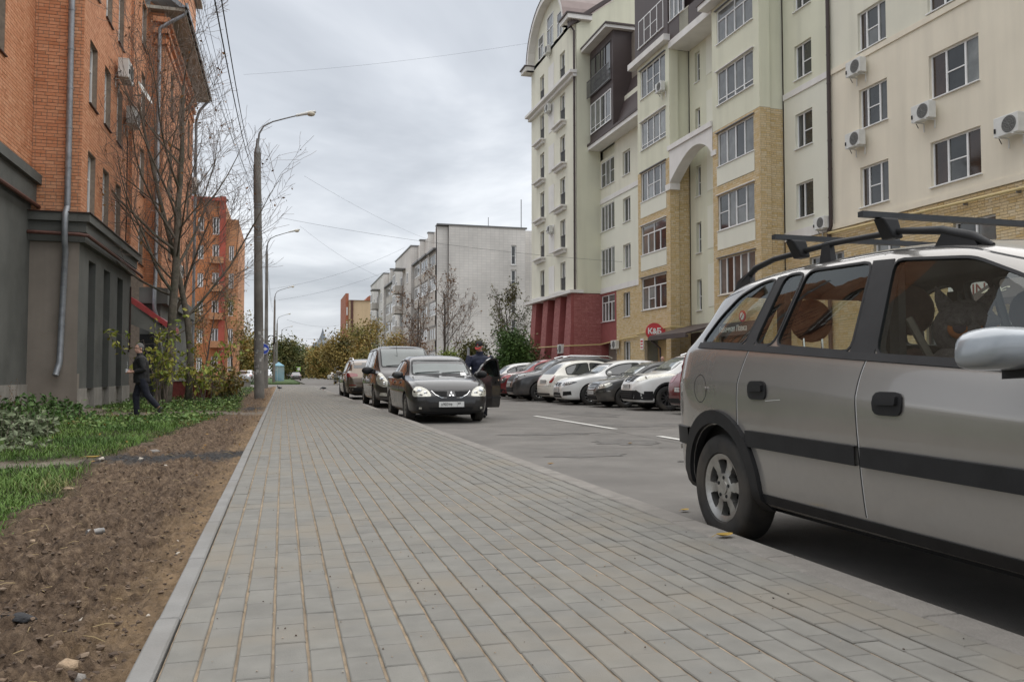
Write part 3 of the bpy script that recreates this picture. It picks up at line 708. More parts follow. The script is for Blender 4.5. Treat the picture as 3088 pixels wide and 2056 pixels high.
# ground floor with deep narrow niches between piers
niche = [(25.55, 26.45, 0.5, 4.1), (27.6, 28.55, 0.5, 4.1), (29.75, 30.7, 0.5, 4.1)]
wall(LB, 'ground_floor_wall', fB, 24.4, 32.2, 0.5, 4.45, niche, M_DKGR, reveal=0.45)
for a, b, c, d in niche:
    q = MB(); q.fbox(fB, a, b, 0.5, 2.35, -0.5, -0.40); q.build('niche_panel', M_DARK if False else mat('charcoal_paint', (0.022, 0.023, 0.022), 0.8, var=0.2, scale=2), LB)
    q = MB(); q.fbox(fB, a, b, 2.35, 4.1, -0.5, -0.44); q.build('niche_window', pane_mat(0), LB)
q = MB()
for a, b in ((24.4, 25.5), (26.5, 27.55), (28.6, 29.7), (30.75, 32.2)): q.fbox(fB, a, b, -0.3, 0.5, -0.2, 0.025)
for a, b in ((25.5, 26.5), (27.55, 28.6), (29.7, 30.75)): q.fbox(fB, a, b, -0.3, 0.45, -0.5, -0.12)
q.build('plinth', M_CONCP, LB)
q = MB(); q.fbox(fR1, -6.506, -5.312, 4.42, 4.68, 0, 0.10); q.fbox(fR1, -6.506, -5.312, 4.68, 4.95, 0, .16); q.fbox(fR1, -6.506, -5.312, 4.95, 5.17, 0, .26)
q.fbox(fB, 24.30, 32.3, 4.42, 4.68, 0.002, 0.15); q.fbox(fB, 24.24, 32.3, 4.68, 4.95, 0.002, .19); q.fbox(fB, 24.14, 32.3, 4.95, 5.17, 0.002, .29); q.build('cornice', M_DKGR, LB)
q = MB(); q.fbox(fB, 24.1, 32.4, 5.17, 5.20, .01, .33); q.fbox(fR1, -6.506, -5.31, 5.17, 5.20, 0.0, .30); q.build('tin_flashing', M_BROWNM, LB)
q = MB(); q.tube([(-6.5, 24.13, 4.62), (-5.25, 24.13, 4.60), (-5.06, 24.2, 4.58), (-5.04, 24.5, 4.56), (-5.04, 32.6, 4.50), (-5.04, 32.9, 4.45)], 0.05, 8); q.build('gas_pipe', M_RUST, LB, smooth=.6)
q = MB(); q.tube([fB.p(31.9, 4.0, .05), fB.p(31.9, 1.75, .05), fB.p(31.75, 1.7, .05)], 0.03, 6); q.build('thin_pipe', M_BROWNM, LB)
# block three, stepping further out
holesC = []
for (a, b) in ((36.0, 36.9), (39.0, 39.9), (42.3, 43.2)): holesC += [(a, b, 5.6, 7.3), (a, b, 8.5, 10.3), (a, b, 11.5, 13.3)]
w = wall(LB, 'wall', fR2, -5.31, -4.577, 4.2, TOP, [], M_MORT); bk.add(w, fR2, -5.2, -4.57, 4.25, TOP, [], M_BRO, M_BROO)
w = wall(LB, 'wall', fC, 34.25, 44.6, 4.2, TOP, holesC, M_MORT); bk.add(w, fC, 34.25, 44.6, 4.25, TOP, holesC, M_BRO, M_BROO)
for (a, b, c, d) in holesC: win(LB, fC, a, b, c, d, [1, 1], rec=0.14, sill=M_BROWNM)
wall(LB, 'ground_floor_wall', fC, 34.25, 44.6, -0.3, 3.6, [], M_DKGR); wall(LB, 'ground_floor_wall', fR2, -5.31, -4.577, -0.3, 3.6, [], M_DKGR)
q = MB(); q.fbox(fC, 34.1, 44.7, 3.6, 4.2, 0, .22); q.fbox(fR2, -5.31, -4.3, 3.6, 4.2, 0, .2); q.build('cornice', M_DKGR, LB)
for k in range(3):
    q = MB(); q.fbox(fC, 34.05, 44.6, 14.55-.42*k, 14.75-.42*k, 0, .20-.06*k); q.fbox(fR2, -5.0, -4.4, 14.55-.42*k, 14.75-.42*k, .002, .24-.06*k); q.build('corbel_course', M_BRO, LB)
fE = Fr((0, 44.6, 0), (1, 0, 0), (0, 1, 0)); wall(LB, 'wall', fE, -12, -4.577, 0, TOP, [], M_MORT)
# roof with an overhanging soffit and tin edge
M_SOFF = mat('soffit_boards', (0.33, 0.30, 0.25), 0.85, var=0.2, scale=6)
q = MB(); q.fbox(fC, 33.9, 45.2, 15.0, 15.12, -1.0, 0.75); q.build('soffit', M_SOFF, LB)
q = MB(); q.hexa([(-4.0, 33.8, 15.12), (-3.75, 33.8, 15.12), (-3.75, 45.3, 15.12), (-4.0, 45.3, 15.12), (-9, 33.8, 18.8), (-8.7, 33.8, 18.95), (-8.7, 45.3, 18.95), (-9, 45.3, 18.8)]); q.build('roof', mat('roof_tin', (0.23, 0.24, 0.25), 0.45, metal=0.5, var=0.15, scale=2), LB)
q = MB(); q.fbox(fC, 33.8, 45.3, 15.12, 15.3, .76, .86); q.build('gutter', M_GALV, LB)
for a, b, h in ((36, 38.3, 18.5), (40.5, 43.3, 19.2)):
    q = MB(); q.box(-5.4, -4.38, a, b, 15.2, h); q.build('dormer_wall', M_BROO, LB); q = MB(); q.box(-5.6, -4.08, a-.2, b+.2, h, h+.15); q.build('dormer_roof', M_SOFF, LB)
# down pipes
def downpipe(parent, pts, r=0.065, m=None, joints=True):
    q = MB(); q.tube(pts, r, 10)
    a, b = Vector(pts[0]), Vector(pts[-1])
    if joints:
        for i in range(len(pts)-1):
            p, e = Vector(pts[i]), Vector(pts[i+1]); n = int((e-p).length/1.1)
            for k in range(1, n+1):
                c = p.lerp(e, k/(n+1)); d = (e-p).normalized()*0.025; q.tube([c-d, c+d], r*1.12, 10)
    return q.build('downpipe', m or M_GALV, parent, smooth=.7)
downpipe(LB, [fR1.p(-5.60, 15, .10), fR1.p(-5.60, 5.35, .10)], .08)
downpipe(LB, [fR1.p(-5.60, 5.35, .10), fR1.p(-5.60, 5.12, .30), fR1.p(-5.60, 4.45, .32), fR1.p(-5.62, 4.2, .12), fR1.p(-5.70, 1.2, .12), fR1.p(-5.75, 0.85, .30)], .078)
downpipe(LB, [fR2.p(-4.75, 14.3, .16), fR2.p(-4.75, 4.4, .16), fR2.p(-4.75, 4.2, .32), fR2.p(-4.75, 3.4, .32), fR2.p(-4.6, 2.8, .2), fR2.p(-4.5, 1.6, .2)], .07)
downpipe(LB, [fR2.p(-4.75, 14.3, .16), fR2.p(-4.35, 14.6, .2), fR2.p(-3.9, 14.9, .2), fR2.p(-3.75, 15.2, .2)], .07)
downpipe(LB, [(-3.75, 45.0, 15.2), (-4.3, 45.0, 14.5), (-4.45, 45.0, 14.0), (-4.45, 45.0, 0.5)], .07)
# satellite dishes, cables
def dish(label, c, n, r):
    n = Vector(n).normalized(); t_ = thing('satellite_dish', label, 'satellite dish', c)
    X = n.cross(Vector((0, 0, 1))).normalized(); Y = n.cross(X); q = MB()
    pts = [(r*k/5, -0.16*r*(1-(k/5)**2)) for k in range(6)]
    bb = MB(); bb.lathe(pts+[(r*1.01, 0.01)], n=24); Mx = basis((0, 0, 0), X, Y, n)
    bb.v = [tuple(Mx @ Vector(p)) for p in bb.v]; bb.build('reflector', M_ACW, t_, smooth=.7, fix=False)
    q.tube([n*-0.05, n*-.25, Vector((-.35, 0, -.1))], 0.025, 6); q.build('mount', M_STEEL, t_)
    q = MB(); q.tube([-Y*r*.9, n*r*.9], 0.012, 5); q.tube([n*r*.85, n*r*1.0], 0.03, 6); q.build('feed_arm', M_STEEL, t_)
dish('round grey satellite dish on orange brick wall above an air conditioner', fB.p(31.0, 10.75, .55), (.8, -.15, .45), .42)
dish('small grey satellite dish at far corner of orange brick house', fC.p(44.2, 8.0, .5), (.8, .1, .4), .35)
ac_unit(fB.p(28.9, 10.7, 0.02), (1, 0, 0), 'white air conditioner high on orange brick wall, its fan facing the street', 1.15)
ac_unit(fB.p(30.45, 9.65, 0.02), (1, 0, 0), 'grey white air conditioner below the satellite dish on orange brick wall', 1.1)
ac_unit(fC.p(43.7, 10.4, 0.02), (1, 0, 0), 'air conditioner near the far corner of the orange brick house', 0.9)
ac_unit(fC.p(37.8, 5.3, 0.02), (1, 0, 0), 'air conditioner low on orange brick wall behind tree branches', 0.9)
q = MB(); q.tube([fB.p(30.75, 9.3, .05), fB.p(30.9, 8.2, .03), fB.p(30.95, 6.5, .03), fB.p(30.9, 5.3, .03)], 0.018, 5); q.build('cable', M_INK, LB)
# entrance canopy (red tin) with the dark passage below
M_REDT = mat('red_tin', (0.33, 0.030, 0.038), 0.4, var=0.15, scale=4, coat=0.2)
EC = thing('entrance_canopy', 'sloping red tin canopy over the dark entrance of the brick house', 'canopy')
q = MB()
P0, P1 = onY(392, 893, 32.35), onY(524, 985, 34.6)
q.hexa([(P0.x, P0.y, P0.z-.22), (P0.x, P0.y+1.6, P0.z-.22), (P1.x, P1.y+1.6, P1.z-.22), (P1.x, P1.y, P1.z-.22), (P0.x, P0.y, P0.z), (P0.x, P0.y+1.6, P0.z), (P1.x, P1.y+1.6, P1.z), (P1.x, P1.y, P1.z)]); 
q.build('roof_sheet', M_REDT, EC)
q = MB(); q.hexa([(P0.x, P0.y+.03, P0.z-1.0), (P0.x, P0.y+.1, P0.z-1.0), (P1.x-.1, P1.y+.1, P1.z-.5), (P1.x-.1, P1.y+.03, P1.z-.5), (P0.x, P0.y+.03, P0.z-.225), (P0.x, P0.y+.1, P0.z-.225), (P1.x-.1, P1.y+.1, P1.z-.225), (P1.x-.1, P1.y+.03, P1.z-.225)]); q.build('side_panel', M_DKGR, EC)
for y_ in (P1.y+.1, P1.y+1.45): q = MB(); q.box(P1.x-.2, P1.x-.1, y_, y_+.1, -.3, P1.z-.23); q.build('post', M_DKGR, EC)
q = MB(); q.box(-5.2, -4.7, 33.6, 33.9, -.3, 2.4); q.build('door', M_DARK, EC)
LW = thing('low_wall', 'low red brick wall beside the entrance behind the tree', 'wall'); q = MB(); q.box(-4.4, -2.6, 33.9, 34.2, -.3, .62); q.build('brickwork', mat('dark_red_brick', (0.16, 0.035, 0.028), 0.9, var=0.3, scale=8, bump=.4, bscale=30), LW)
q = MB(); q.box(-4.4, -2.6, 33.86, 34.24, .622, .68); q.build('coping', M_CONCP, LW)
bk.done()

# ---------------------------------------------------------- far brick block beyond the side street
def brick_tex(name, c1, c2, mort, bw, bh, jt=0.012, bump=0.4, stack=False, scl=(1, 1, 1)):
    if name in MT: return MT[name]
    m = bpy.data.materials.new(name); m.use_nodes = True; t = m.node_tree; b = t.nodes['Principled BSDF']; b.inputs['Roughness'].default_value = 0.9
    ge = t.nodes.new('ShaderNodeNewGeometry'); sp_ = t.nodes.new('ShaderNodeSeparateXYZ'); t.links.new(ge.outputs['Position'], sp_.inputs[0])
    ad_ = t.nodes.new('ShaderNodeMath'); ad_.operation = 'ADD'; t.links.new(sp_.outputs[0], ad_.inputs[0]); t.links.new(sp_.outputs[1], ad_.inputs[1])
    cb_ = t.nodes.new('ShaderNodeCombineXYZ'); t.links.new(ad_.outputs[0], cb_.inputs[0]); t.links.new(sp_.outputs[2], cb_.inputs[1])
    br = t.nodes.new('ShaderNodeTexBrick'); t.links.new(cb_.outputs[0], br.inputs['Vector']); br.inputs['Scale'].default_value = 1.0
    br.inputs['Brick Width'].default_value = bw; br.inputs['Row Height'].default_value = bh; br.inputs['Mortar Size'].default_value = jt
    br.offset = 0.0 if stack else 0.5
    br.inputs['Color1'].default_value = (*c1, 1); br.inputs['Color2'].default_value = (*c2, 1); br.inputs['Mortar'].default_value = (*mort, 1)
    nz = t.nodes.new('ShaderNodeTexNoise'); nz.inputs['Scale'].default_value = 0.22; nz.inputs['Detail'].default_value = 7.0; t.links.new(ge.outputs['Position'], nz.inputs['Vector'])
    mr_ = t.nodes.new('ShaderNodeMapRange'); t.links.new(nz.outputs['Fac'], mr_.inputs[0]); mr_.inputs[1].default_value = .3; mr_.inputs[2].default_value = .7; mr_.inputs[3].default_value = .78; mr_.inputs[4].default_value = 1.1
    hs = t.nodes.new('ShaderNodeHueSaturation'); t.links.new(br.outputs[0], hs.inputs['Color']); t.links.new(mr_.outputs[0], hs.inputs['Value']); t.links.new(hs.outputs[0], b.inputs['Base Color'])
    bp_ = t.nodes.new('ShaderNodeBump'); bp_.inputs['Strength'].default_value = bump; bp_.inputs['Distance'].default_value = .02; bp_.invert = True
    t.links.new(br.outputs['Fac'], bp_.inputs['Height']); t.links.new(bp_.outputs[0], b.inputs['Normal']); MT[name] = m; return m
M_FARO = brick_tex('far_orange_brick', (0.58, 0.215, 0.085), (0.63, 0.25, 0.105), (0.25, 0.15, 0.1), .5, .2)
M_FARO2 = brick_tex('far_salmon_brick', (0.55, 0.25, 0.12), (0.60, 0.30, 0.15), (0.3, 0.2, 0.14), .5, .2)
FB = thing('far_brick_block', 'tall orange brick block with red edges standing beyond the side street', 'building')
fy = Fr((0, 92, 0), (1, 0, 0), (0, -1, 0)); x0 = onY(560, 900, 92).x; x1 = onY(678, 900, 92).x; x2 = onY(716, 900, 92).x; zt = onY(650, 607, 92).z; zs = onY(700, 660, 92).z
hs_ = []; zf = [1.2+2.95*k for k in range(6)]
for z in zf:
    if z+1.6 < zt: hs_ += [(onY(594, 900, 92).x, onY(612, 900, 92).x, z, z+1.5), (onY(638, 900, 92).x, onY(668, 900, 92).x, z-.3, z+1.6)]
wall(FB, 'wall', fy, x0-12, x1, -.3, zt, hs_, M_FARO, reveal=.3)
for i, h in enumerate(hs_): win(FB, fy, *h, [1, 1] if i % 2 == 0 else [1, 1, 1], rec=.15, fw=.12, sill=False)
fy2 = Fr((0, 92.4, 0), (1, 0, 0), (0, -1, 0)); hs2 = []
for z in zf:
    if z+1.6 < zs: hs2.append((onY(688, 900, 92).x, onY(703, 900, 92).x, z, z+1.6))
wall(FB, 'wall', fy2, x1, x2, -.3, zs, hs2, M_FARO2, reveal=.3)
for h in hs2: win(FB, fy2, *h, [1, 1], rec=.1, fw=.1, sill=False)
q = MB(); q.box(x1-.6, x1+.02, 91.7, 91.98, -.3, zt+.5); q.box(x0-12, x1+.02, 91.6, 92.3, zt, zt+.35); q.build('red_pilaster', mat('red_render', (0.40, 0.09, 0.06), .8, var=.15, scale=.8), FB)
q = MB(); q.box(x0-12, x1-.05, 92.6, 108, -.3, zt-.02); q.box(x1-.04, x2-.02, 93.0, 108, -.3, zs-.02); q.build('core', M_FARO2, FB)
for z in zf[:5]:
    q = MB(); q.box(onY(636, 900, 92).x-.1, onY(670, 900, 92).x+.1, 91.2, 91.99, z-.45, z+.25); q.build('balcony', M_FARO2, FB)

# ---------------------------------------------------------- right: long cream house
M_CREAM = mat('cream_render', (0.72, 0.70, 0.585), 0.9, var=0.035, scale=0.6, bump=0.12, bscale=120, stain=0.13)
M_CREAMG = mat('greenish_cream_render', (0.69, 0.685, 0.545), 0.9, var=0.035, scale=0.6, bump=0.12, bscale=120, stain=0.13)
M_TAN = mat('tan_render', (0.77, 0.705, 0.575), 0.9, var=0.035, scale=0.6, bump=0.12, bscale=120, stain=0.13)
M_PALE = mat('pale_green_panel', (0.74, 0.735, 0.63), 0.9, var=0.03, scale=0.7, bump=0.08, bscale=120, stain=0.05)
M_WHITE = mat('white_trim', (0.74, 0.72, 0.69), 0.85, var=0.05, scale=1.5, bump=0.1, bscale=80, stain=0.10)
PAL_Y = [(0.61, 0.46, 0.245), (0.65, 0.52, 0.325), (0.56, 0.405, 0.19), (0.66, 0.55, 0.37), (0.60, 0.44, 0.215)]
M_BRY = mat('yellow_brick', PAL_Y, 0.85, var=0.08, scale=12, bump=0.2, bscale=90, attr='rnd')
M_BRYO = mat('yellow_brick_single', PAL_Y, 0.85, var=0.08, scale=12, bump=0.2, bscale=90, attr='obj')
M_MORTY = mat('yellow_mortar', (0.40, 0.345, 0.25), .95, var=.15, scale=5)
PAL_R = [(0.33, 0.115, 0.108), (0.37, 0.14, 0.13), (0.30, 0.10, 0.095), (0.41, 0.17, 0.155)]
M_BRR = mat('red_painted_brick', PAL_R, 0.8, var=.12, scale=8, bump=.2, bscale=80, attr='rnd')
M_BRRO = mat('red_painted_brick_single', PAL_R, 0.8, var=.12, scale=8, bump=.2, bscale=80, attr='obj')
M_REDW = mat('red_render_wall', (0.29, 0.085, 0.08), .85, var=.12, scale=3, bump=.2, bscale=50)
M_BRWN = mat('dark_brown_cladding', (0.068, 0.050, 0.048), 0.55, var=0.08, scale=1.5)
RB = thing('cream_apartment_house', 'long cream rendered apartment house with yellow brick bays and a corner tower', 'apartment house')
bk = Bricks()
f0 = Fr((20.1, 0, 0), (0, 1, 0), (-1, 0, 0)); f1 = Fr((18.95, 0, 0), (0, 1, 0), (-1, 0, 0)); fT = Fr((18.43, 0, 0), (0, 1, 0), (-1, 0, 0))
FH = 2.86
# tan section nearest
hR = []
for k in range(5):
    z = 6.9+2.84*k
    hR += [(23.80, 25.25, z, z+1.45, 2), (19.88, 21.87, z, z+1.45, 3), (15.2, 17.0, z, z+1.45, 3), (11.5, 12.9, z, z+1.45, 2)]
hh = [h[:4] for h in hR]
wall(RB, 'wall', f0, 8, 26.8, 6.55, 12.3, hh, M_TAN); wall(RB, 'wall', f0, 8, 26.8, 12.5, 22, hh, M_CREAM)
q = MB(); q.fbox(f0, 8, 26.8, 12.3, 12.5, -.05, .05); q.build('string_course', M_TAN, RB)
q = MB(); q.fbox(f0, 8, 26.8, 6.36, 6.55, -.05, .06); q.build('string_course', M_TAN, RB)
for (a, b, c, d, n) in hR:
    if c+1.5 < 22: win(RB, f0, a, b, c, d, [0.7, 1, 0.55] if n == 2 else [0.75, 1, 0.8], split={1: [0.48]}, panes=[4, 1, 1, 4] if n == 3 else [2, 1, 1, 4])
gw = [(19.4, 21.0, 3.9, 5.6), (23.3, 24.6, 3.9, 5.6), (10, 17.6, 0.5, 3.0), (18.6, 22.2, .4, 2.6), (23.2, 25.6, .4, 2.6), (26.2, 28.3, 3.9, 5.5)]
w = wall(RB, 'brick_wall', f0, 8, 29.9, 0, 6.36, gw, M_MORTY); bk.add(w, f0, 8, 29.9, 0.05, 6.36, gw, M_BRY, M_BRYO)
for a, b, c, d in gw: win(RB, f0, a, b, c, d, [1, 1] if c > 3 else [1, 1, 1], sill=c > 3, fm=M_PVC if c > 3 else M_BRWN)
q = MB(); q.tube([f0.p(8, 5.95, .16), f0.p(26.3, 6.22, .16), f0.p(26.9, 6.25, .16)], 0.05, 8); q.build('gas_pipe', mat('yellow_gas_pipe', (0.58, 0.46, 0.22), .5, var=.1), RB, smooth=.6)
q = MB()
for y in np.arange(9, 26, 1.9): q.fbox(f0, y, y+.04, 5.85+.0148*(y-8), 6.02+.0148*(y-8), 0, .17)
q.build('pipe_bracket', M_STEEL, RB)
# panel section
hP = [(28.0, 29.12, z, z+1.42) for z in (7.2, 10.05, 12.88, 15.73, 18.6)]
wall(RB, 'wall', f0, 26.8, 29.9, 6.75, 12.3, hP, M_PALE); wall(RB, 'wall', f0, 26.8, 29.9, 12.55, 22, hP, M_CREAMG)
for a, b in ((12.3, 12.55), (6.36, 6.75)): q = MB(); q.fbox(f0, 26.8, 29.9, a, b, -.05, .05); q.build('string_course', M_WHITE, RB)
for h in hP: win(RB, f0, *h, [1, 0.62], split={0: [.45]} if h[2] > 8 else None, panes=[1, 1, 2])
downpipe(RB, [f0.p(26.82, 21.9, .1), f0.p(26.82, 6.5, .1), f0.p(26.95, 6.35, .1), f0.p(26.95, 0.4, .1)], .075, M_BRWN)
# bays
def bay(y0, y1, ztop, zb, rows, wy, layouts, cream_to):
    hol = [(wy[0], wy[1], a, b) for a, b in rows]
    w = wall(RB, 'bay_wall', f1, y0, y1, 0, zb, hol+([(y0+.55, y0+3.2, 0, 2.75)] if y0 > 35 else [(y0+.4, y1-.4, 0.3, 2.6)]), M_MORTY)
    hb = list(hol) + [(wy[0]-.06, wy[1]+.06, a-0.88, a) for a, b in rows if a > 6.5] + ([(y0+.55, y0+3.2, 0, 2.75)] if y0 > 35 else [(y0+.4, y1-.4, 0.3, 2.6)])
    bk.add(w, f1, y0, y1, 0.05, zb, hb, M_BRY, M_BRYO)
    wall(RB, 'bay_wall', f1, y0, y1, zb, cream_to, hol, M_CREAMG)
    for k, (a, b) in enumerate(rows):
        if a < zb and a > 6.5:
            q = MB(); q.fbox(f1, wy[0]-.05, wy[1]+.05, a-0.87, a-0.04, -.05, .03); q.build('panel', M_PALE, RB)
        L = layouts[k % len(layouts)]; win(RB, f1, wy[0], wy[1], a, b, L[0], rec=.04, split=L[1], top=L[2], panes=L[3])
        q = MB(); q.fbox(f1, wy[0]-.08, wy[1]+.08, b+.01, b+.05, 0, .10); q.build('window_hood', M_WHITE if k % 2 else M_STEEL, RB)
    fr_ = Fr((0, y0, 0), (1, 0, 0), (0, -1, 0)); fr2 = Fr((0, y0+.10, 0), (1, 0, 0), (0, -1, 0))
    w = wall(RB, 'bay_return', fr_, 18.95, 19.45, 0, zb, [], M_MORTY); bk.add(w, fr_, 18.94, 19.45, .05, zb, [], M_BRY, M_BRYO)
    w = wall(RB, 'bay_return', fr2, 19.44, 20.1, 0, zb, [], M_MORTY); bk.add(w, fr2, 19.44, 20.1, .05, zb, [], M_BRY, M_BRYO)
    wall(RB, 'bay_return', fr_, 18.95, 19.45, zb, cream_to, [], M_CREAMG); wall(RB, 'bay_return', fr2, 19.44, 20.1, zb, cream_to, [], M_CREAMG)
    q = MB(); q.box(18.955, 20.1, y1-.02, y1, 0, cream_to); q.build('bay_side', M_CREAMG, RB)
c4 = ([1, 1, 1, 1], None, None, [3, 2, 3, 1]); c4b = ([.8, 1, .8, 1], {1: [.5], 3: [.5]}, None, [3, 1, 1, 3, 1, 1]); c5 = ([1, 1, 1, 1, 1], None, None, [3, 3, 2, 0, 3])
c4t = ([1, 1, 1, 1], None, .68, [3, 2, 3, 3, 3, 3]); c4l = ([1, 1, 1, 1], {0: [.14], 1: [.14], 2: [.14], 3: [.14]}, None, [2, 3, 2, 3, 2, 2])
bay(29.9, 33.79, 20, 12.0, [(4.45, 6.1), (7.36, 8.96), (10.28, 11.8), (13.08, 14.62), (15.9, 17.45)], (30.36, 33.35), [c5, c4b, c4, c4l, c4t], 18.0)
c4m = ([.9, 1, 1, .9], {1: [.48], 2: [.48]}, None, [3, 1, 1, 1, 1, 2]); c3t = ([1.2, 1, 1.2, 1.2], {2: [.45]}, .70, [3, 1, 1, 2, 2, 1])
bay(38.18, 42.1, 20, 12.0, [(4.38, 6.13), (7.4, 9.0), (10.33, 11.95), (13.2, 14.75), (16.05, 17.65)], (38.63, 41.68), [c3t, c4t, c4m, c4l, c4m], 18.1)
# shop fittings at street level
SH = MB(); SH.fbox(f1, 30.3, 33.4, .3, 2.6, -.2, -.1); SH.build('shop_window', pane_mat(0), RB)
q = MB(); q.fbox(f1, 38.7, 41.4, 0, 2.75, -.9, -.8); q.build('passage_wall', M_BRYO, RB)
# recess between the bays
hN = [(37.08, 37.58, z, z+1.55) for z in (4.1, 6.99, 9.86, 12.8, 15.7)]
wall(RB, 'recess_wall', f0, 33.79, 38.18, 3.0, 18.0, hN, M_CREAMG)
wall(RB, 'shop_wall', f0, 33.79, 38.18, 0, 3.0, [], M_BRWN)
for h in hN: win(RB, f0, *h, [1], rec=.14, split={0: [.46]}, panes=[1, 0])
for z in (4.0, 6.85, 9.7, 12.6, 15.5):
    q = MB(); q.fbox(f0, 34.0, 36.4, z+.2, z+2.3, 0, .02); q.build('panel', M_PALE, RB)
# white arch between the bays
ap = [(33.86, 12.34), (33.86, 11.2)]
for k in range(15):
    a = math.pi*k/14; ap.append((36.0-2.05*math.cos(a)*1.0, 10.75+0.95*math.sin(a) if True else 0))
ap += [(38.2, 10.7), (38.2, 12.34)]
ap = [(33.82, 12.30), (33.82, 11.15)]+[(33.95+4.2*(k/14), 10.7+0.45*(1-k/14)+1.0*math.sin(math.pi*(k/14)**0.8)*0.9) for k in range(15)]+[(38.19, 10.62), (38.19, 12.30)]
q = MB(); q.prism(f1, ap, -.55, .02); q.build('arch', M_WHITE, RB)
q = MB(); q.fbox(f1, 33.8, 38.3, 12.302, 12.55, -.5, .10); q.build('arch_cornice', M_WHITE, RB)
q = MB(); q.fbox(f1, 38.05, 38.6, 10.3, 10.62, -.5, .06); q.build('arch_springer', M_WHITE, RB); q = MB(); q.fbox(f1, 33.45, 33.9, 10.9, 11.14, -.5, .06); q.build('arch_springer', M_WHITE, RB)
# flat section towards the tower
hF = []
for z in (10.2, 13.1, 7.35): hF += [(48.28, 50.55, z, z+1.68, 4), (45.8, 46.93, z, z+1.48, 2)]
hF2 = [(48.3, 50.5, 4.3, 6.0, 4), (45.9, 46.9, 4.4, 5.9, 2), (45.9, 46.9, 0.9, 2.9, 2)]
wall(RB, 'wall', f0, 42.1, 50.61, 6.5, 12.05, [h[:4] for h in hF], M_PALE); wall(RB, 'wall', f0, 42.1, 50.61, 12.35, 15.6, [h[:4] for h in hF]+[(48.2, 50.61, 14.95, 15.6)], M_CREAM)
wall(RB, 'wall', f0, 42.1, 48.2, 15.6, 18.0, [(45.8, 46.9, 15.9, 17.3)], M_CREAM)
win(RB, f0, 45.8, 46.9, 15.9, 17.3, [1, .7]); 
for a, b in ((12.05, 12.35), (6.15, 6.5)): q = MB(); q.fbox(f0, 42.1, 50.61, a, b, -.05, .05); q.build('string_course', M_WHITE, RB)
for (a, b, c, d, n) in hF: win(RB, f0, a, b, c, d, [1]*3 if (n == 4 and c > 13) else [1]*n, split={0: [.5], 2: [.5]} if (n == 4 and c > 13) else None, rec=.03 if n == 4 else .12, panes=[2, 1, 3, 2])
w = wall(RB, 'brick_wall', f0, 42.1, 48.0, 0, 6.15, [h[:4] for h in hF2], M_MORTY); bk.add(w, f0, 42.1, 48.0, .05, 6.15, [h[:4] for h in hF2], M_BRY, M_BRYO)
wall(RB, 'red_wall', f0, 48.0, 50.61, 2.9, 6.15, [h[:4] for h in hF2], M_REDW); wall(RB, 'passage_wall', Fr((21.5, 0, 0), (0, 1, 0), (-1, 0, 0)), 48.0, 50.61, 0, 2.95, [], M_REDW)
q = MB(); q.box(20.12, 21.5, 47.6, 48.0, 0, 2.95); q.build('passage_wall', M_REDW, RB); q = MB(); q.box(20.12, 21.5, 48.0, 50.6, 2.9, 2.95); q.build('passage_ceiling', M_REDW, RB)
for (a, b, c, d, n) in hF2: win(RB, f0, a, b, c, d, [1]*n, top=.72 if n == 4 else None, rec=.03 if n == 4 else .12, panes=[3, 2, 3, 1, 3, 3])
# tower
fTr = Fr((0, 50.61, 0), (1, 0, 0), (0, -1, 0))
hT = []
for k in range(6):
    z = 21.2-2.92*k; hT += [(52.92, 54.0, z, z+1.98), (57.6, 58.6, z, z+1.98)]
wall(RB, 'tower_wall', fT, 50.61, 60.83, 6.3, 24.6, hT, M_CREAM, reveal=.2)
for h in hT:
    o = win(RB, fT, h[0], h[1], h[2], h[3], [1, 1], rec=.15, split={0: [.45], 1: [.45]}, panes=[3, 1, 3, 1], sill=False)
    q = MB(); q.fbox(fT, h[0]+.02, h[1]-.02, h[2]+.88, h[2]+.92, -.10, -.02)
    for k in range(8): u = h[0]+.08+(h[1]-h[0]-.16)*k/7; q.fbox(fT, u-.01, u+.01, h[2], h[2]+.88, -.09, -.05)
    q.build('balustrade', M_STEEL, o)
for k in range(6):
    z = 21.2-2.92*k
    q = MB(); q.fbox(fT, 55.28, 56.5, z+.05, z+2.0, 0, .03); q.build('panel', M_WHITE, RB)
    if k:
        for a, b in ((52.6, 54.9), (57.3, 59.5)):
            q = MB(); q.fbox(fT, a, b, z-.14, z-.03, 0, .42); q.fbox(fT, a+.1, b-.1, z-.35, z-.14, 0, .22); q.build('ledge', M_WHITE, RB)
q = MB(); q.fbox(fT, 50.5, 61.0, 20.72, 20.92, 0, .5); q.fbox(fT, 50.55, 61.0, 20.5, 20.72, 0, .25); q.build('cornice', M_WHITE, RB)
q = MB(); q.fbox(fT, 50.45, 61.1, 6.2, 6.4, -.4, .55); q.build('cornice', M_WHITE, RB)
pol = [(18.43, 6.16), (26, 6.16), (26, 29.5), (18.43, 24.0)]
q = MB(); q.prism(Fr((0, 50.61, 0), (1, 0, 0), (0, -1, 0)), pol, -.05, 0); q.build('tower_return', M_CREAMG, RB)
q = MB(); q.prism(Fr((0, 50.5, 0), (1, 0, 0), (0, 1, 0)), [(17.9, 23.75), (26, 29.6), (26, 29.9), (17.9, 24.05)], 0, .35); q.build('roof_edge', M_BRWN, RB)
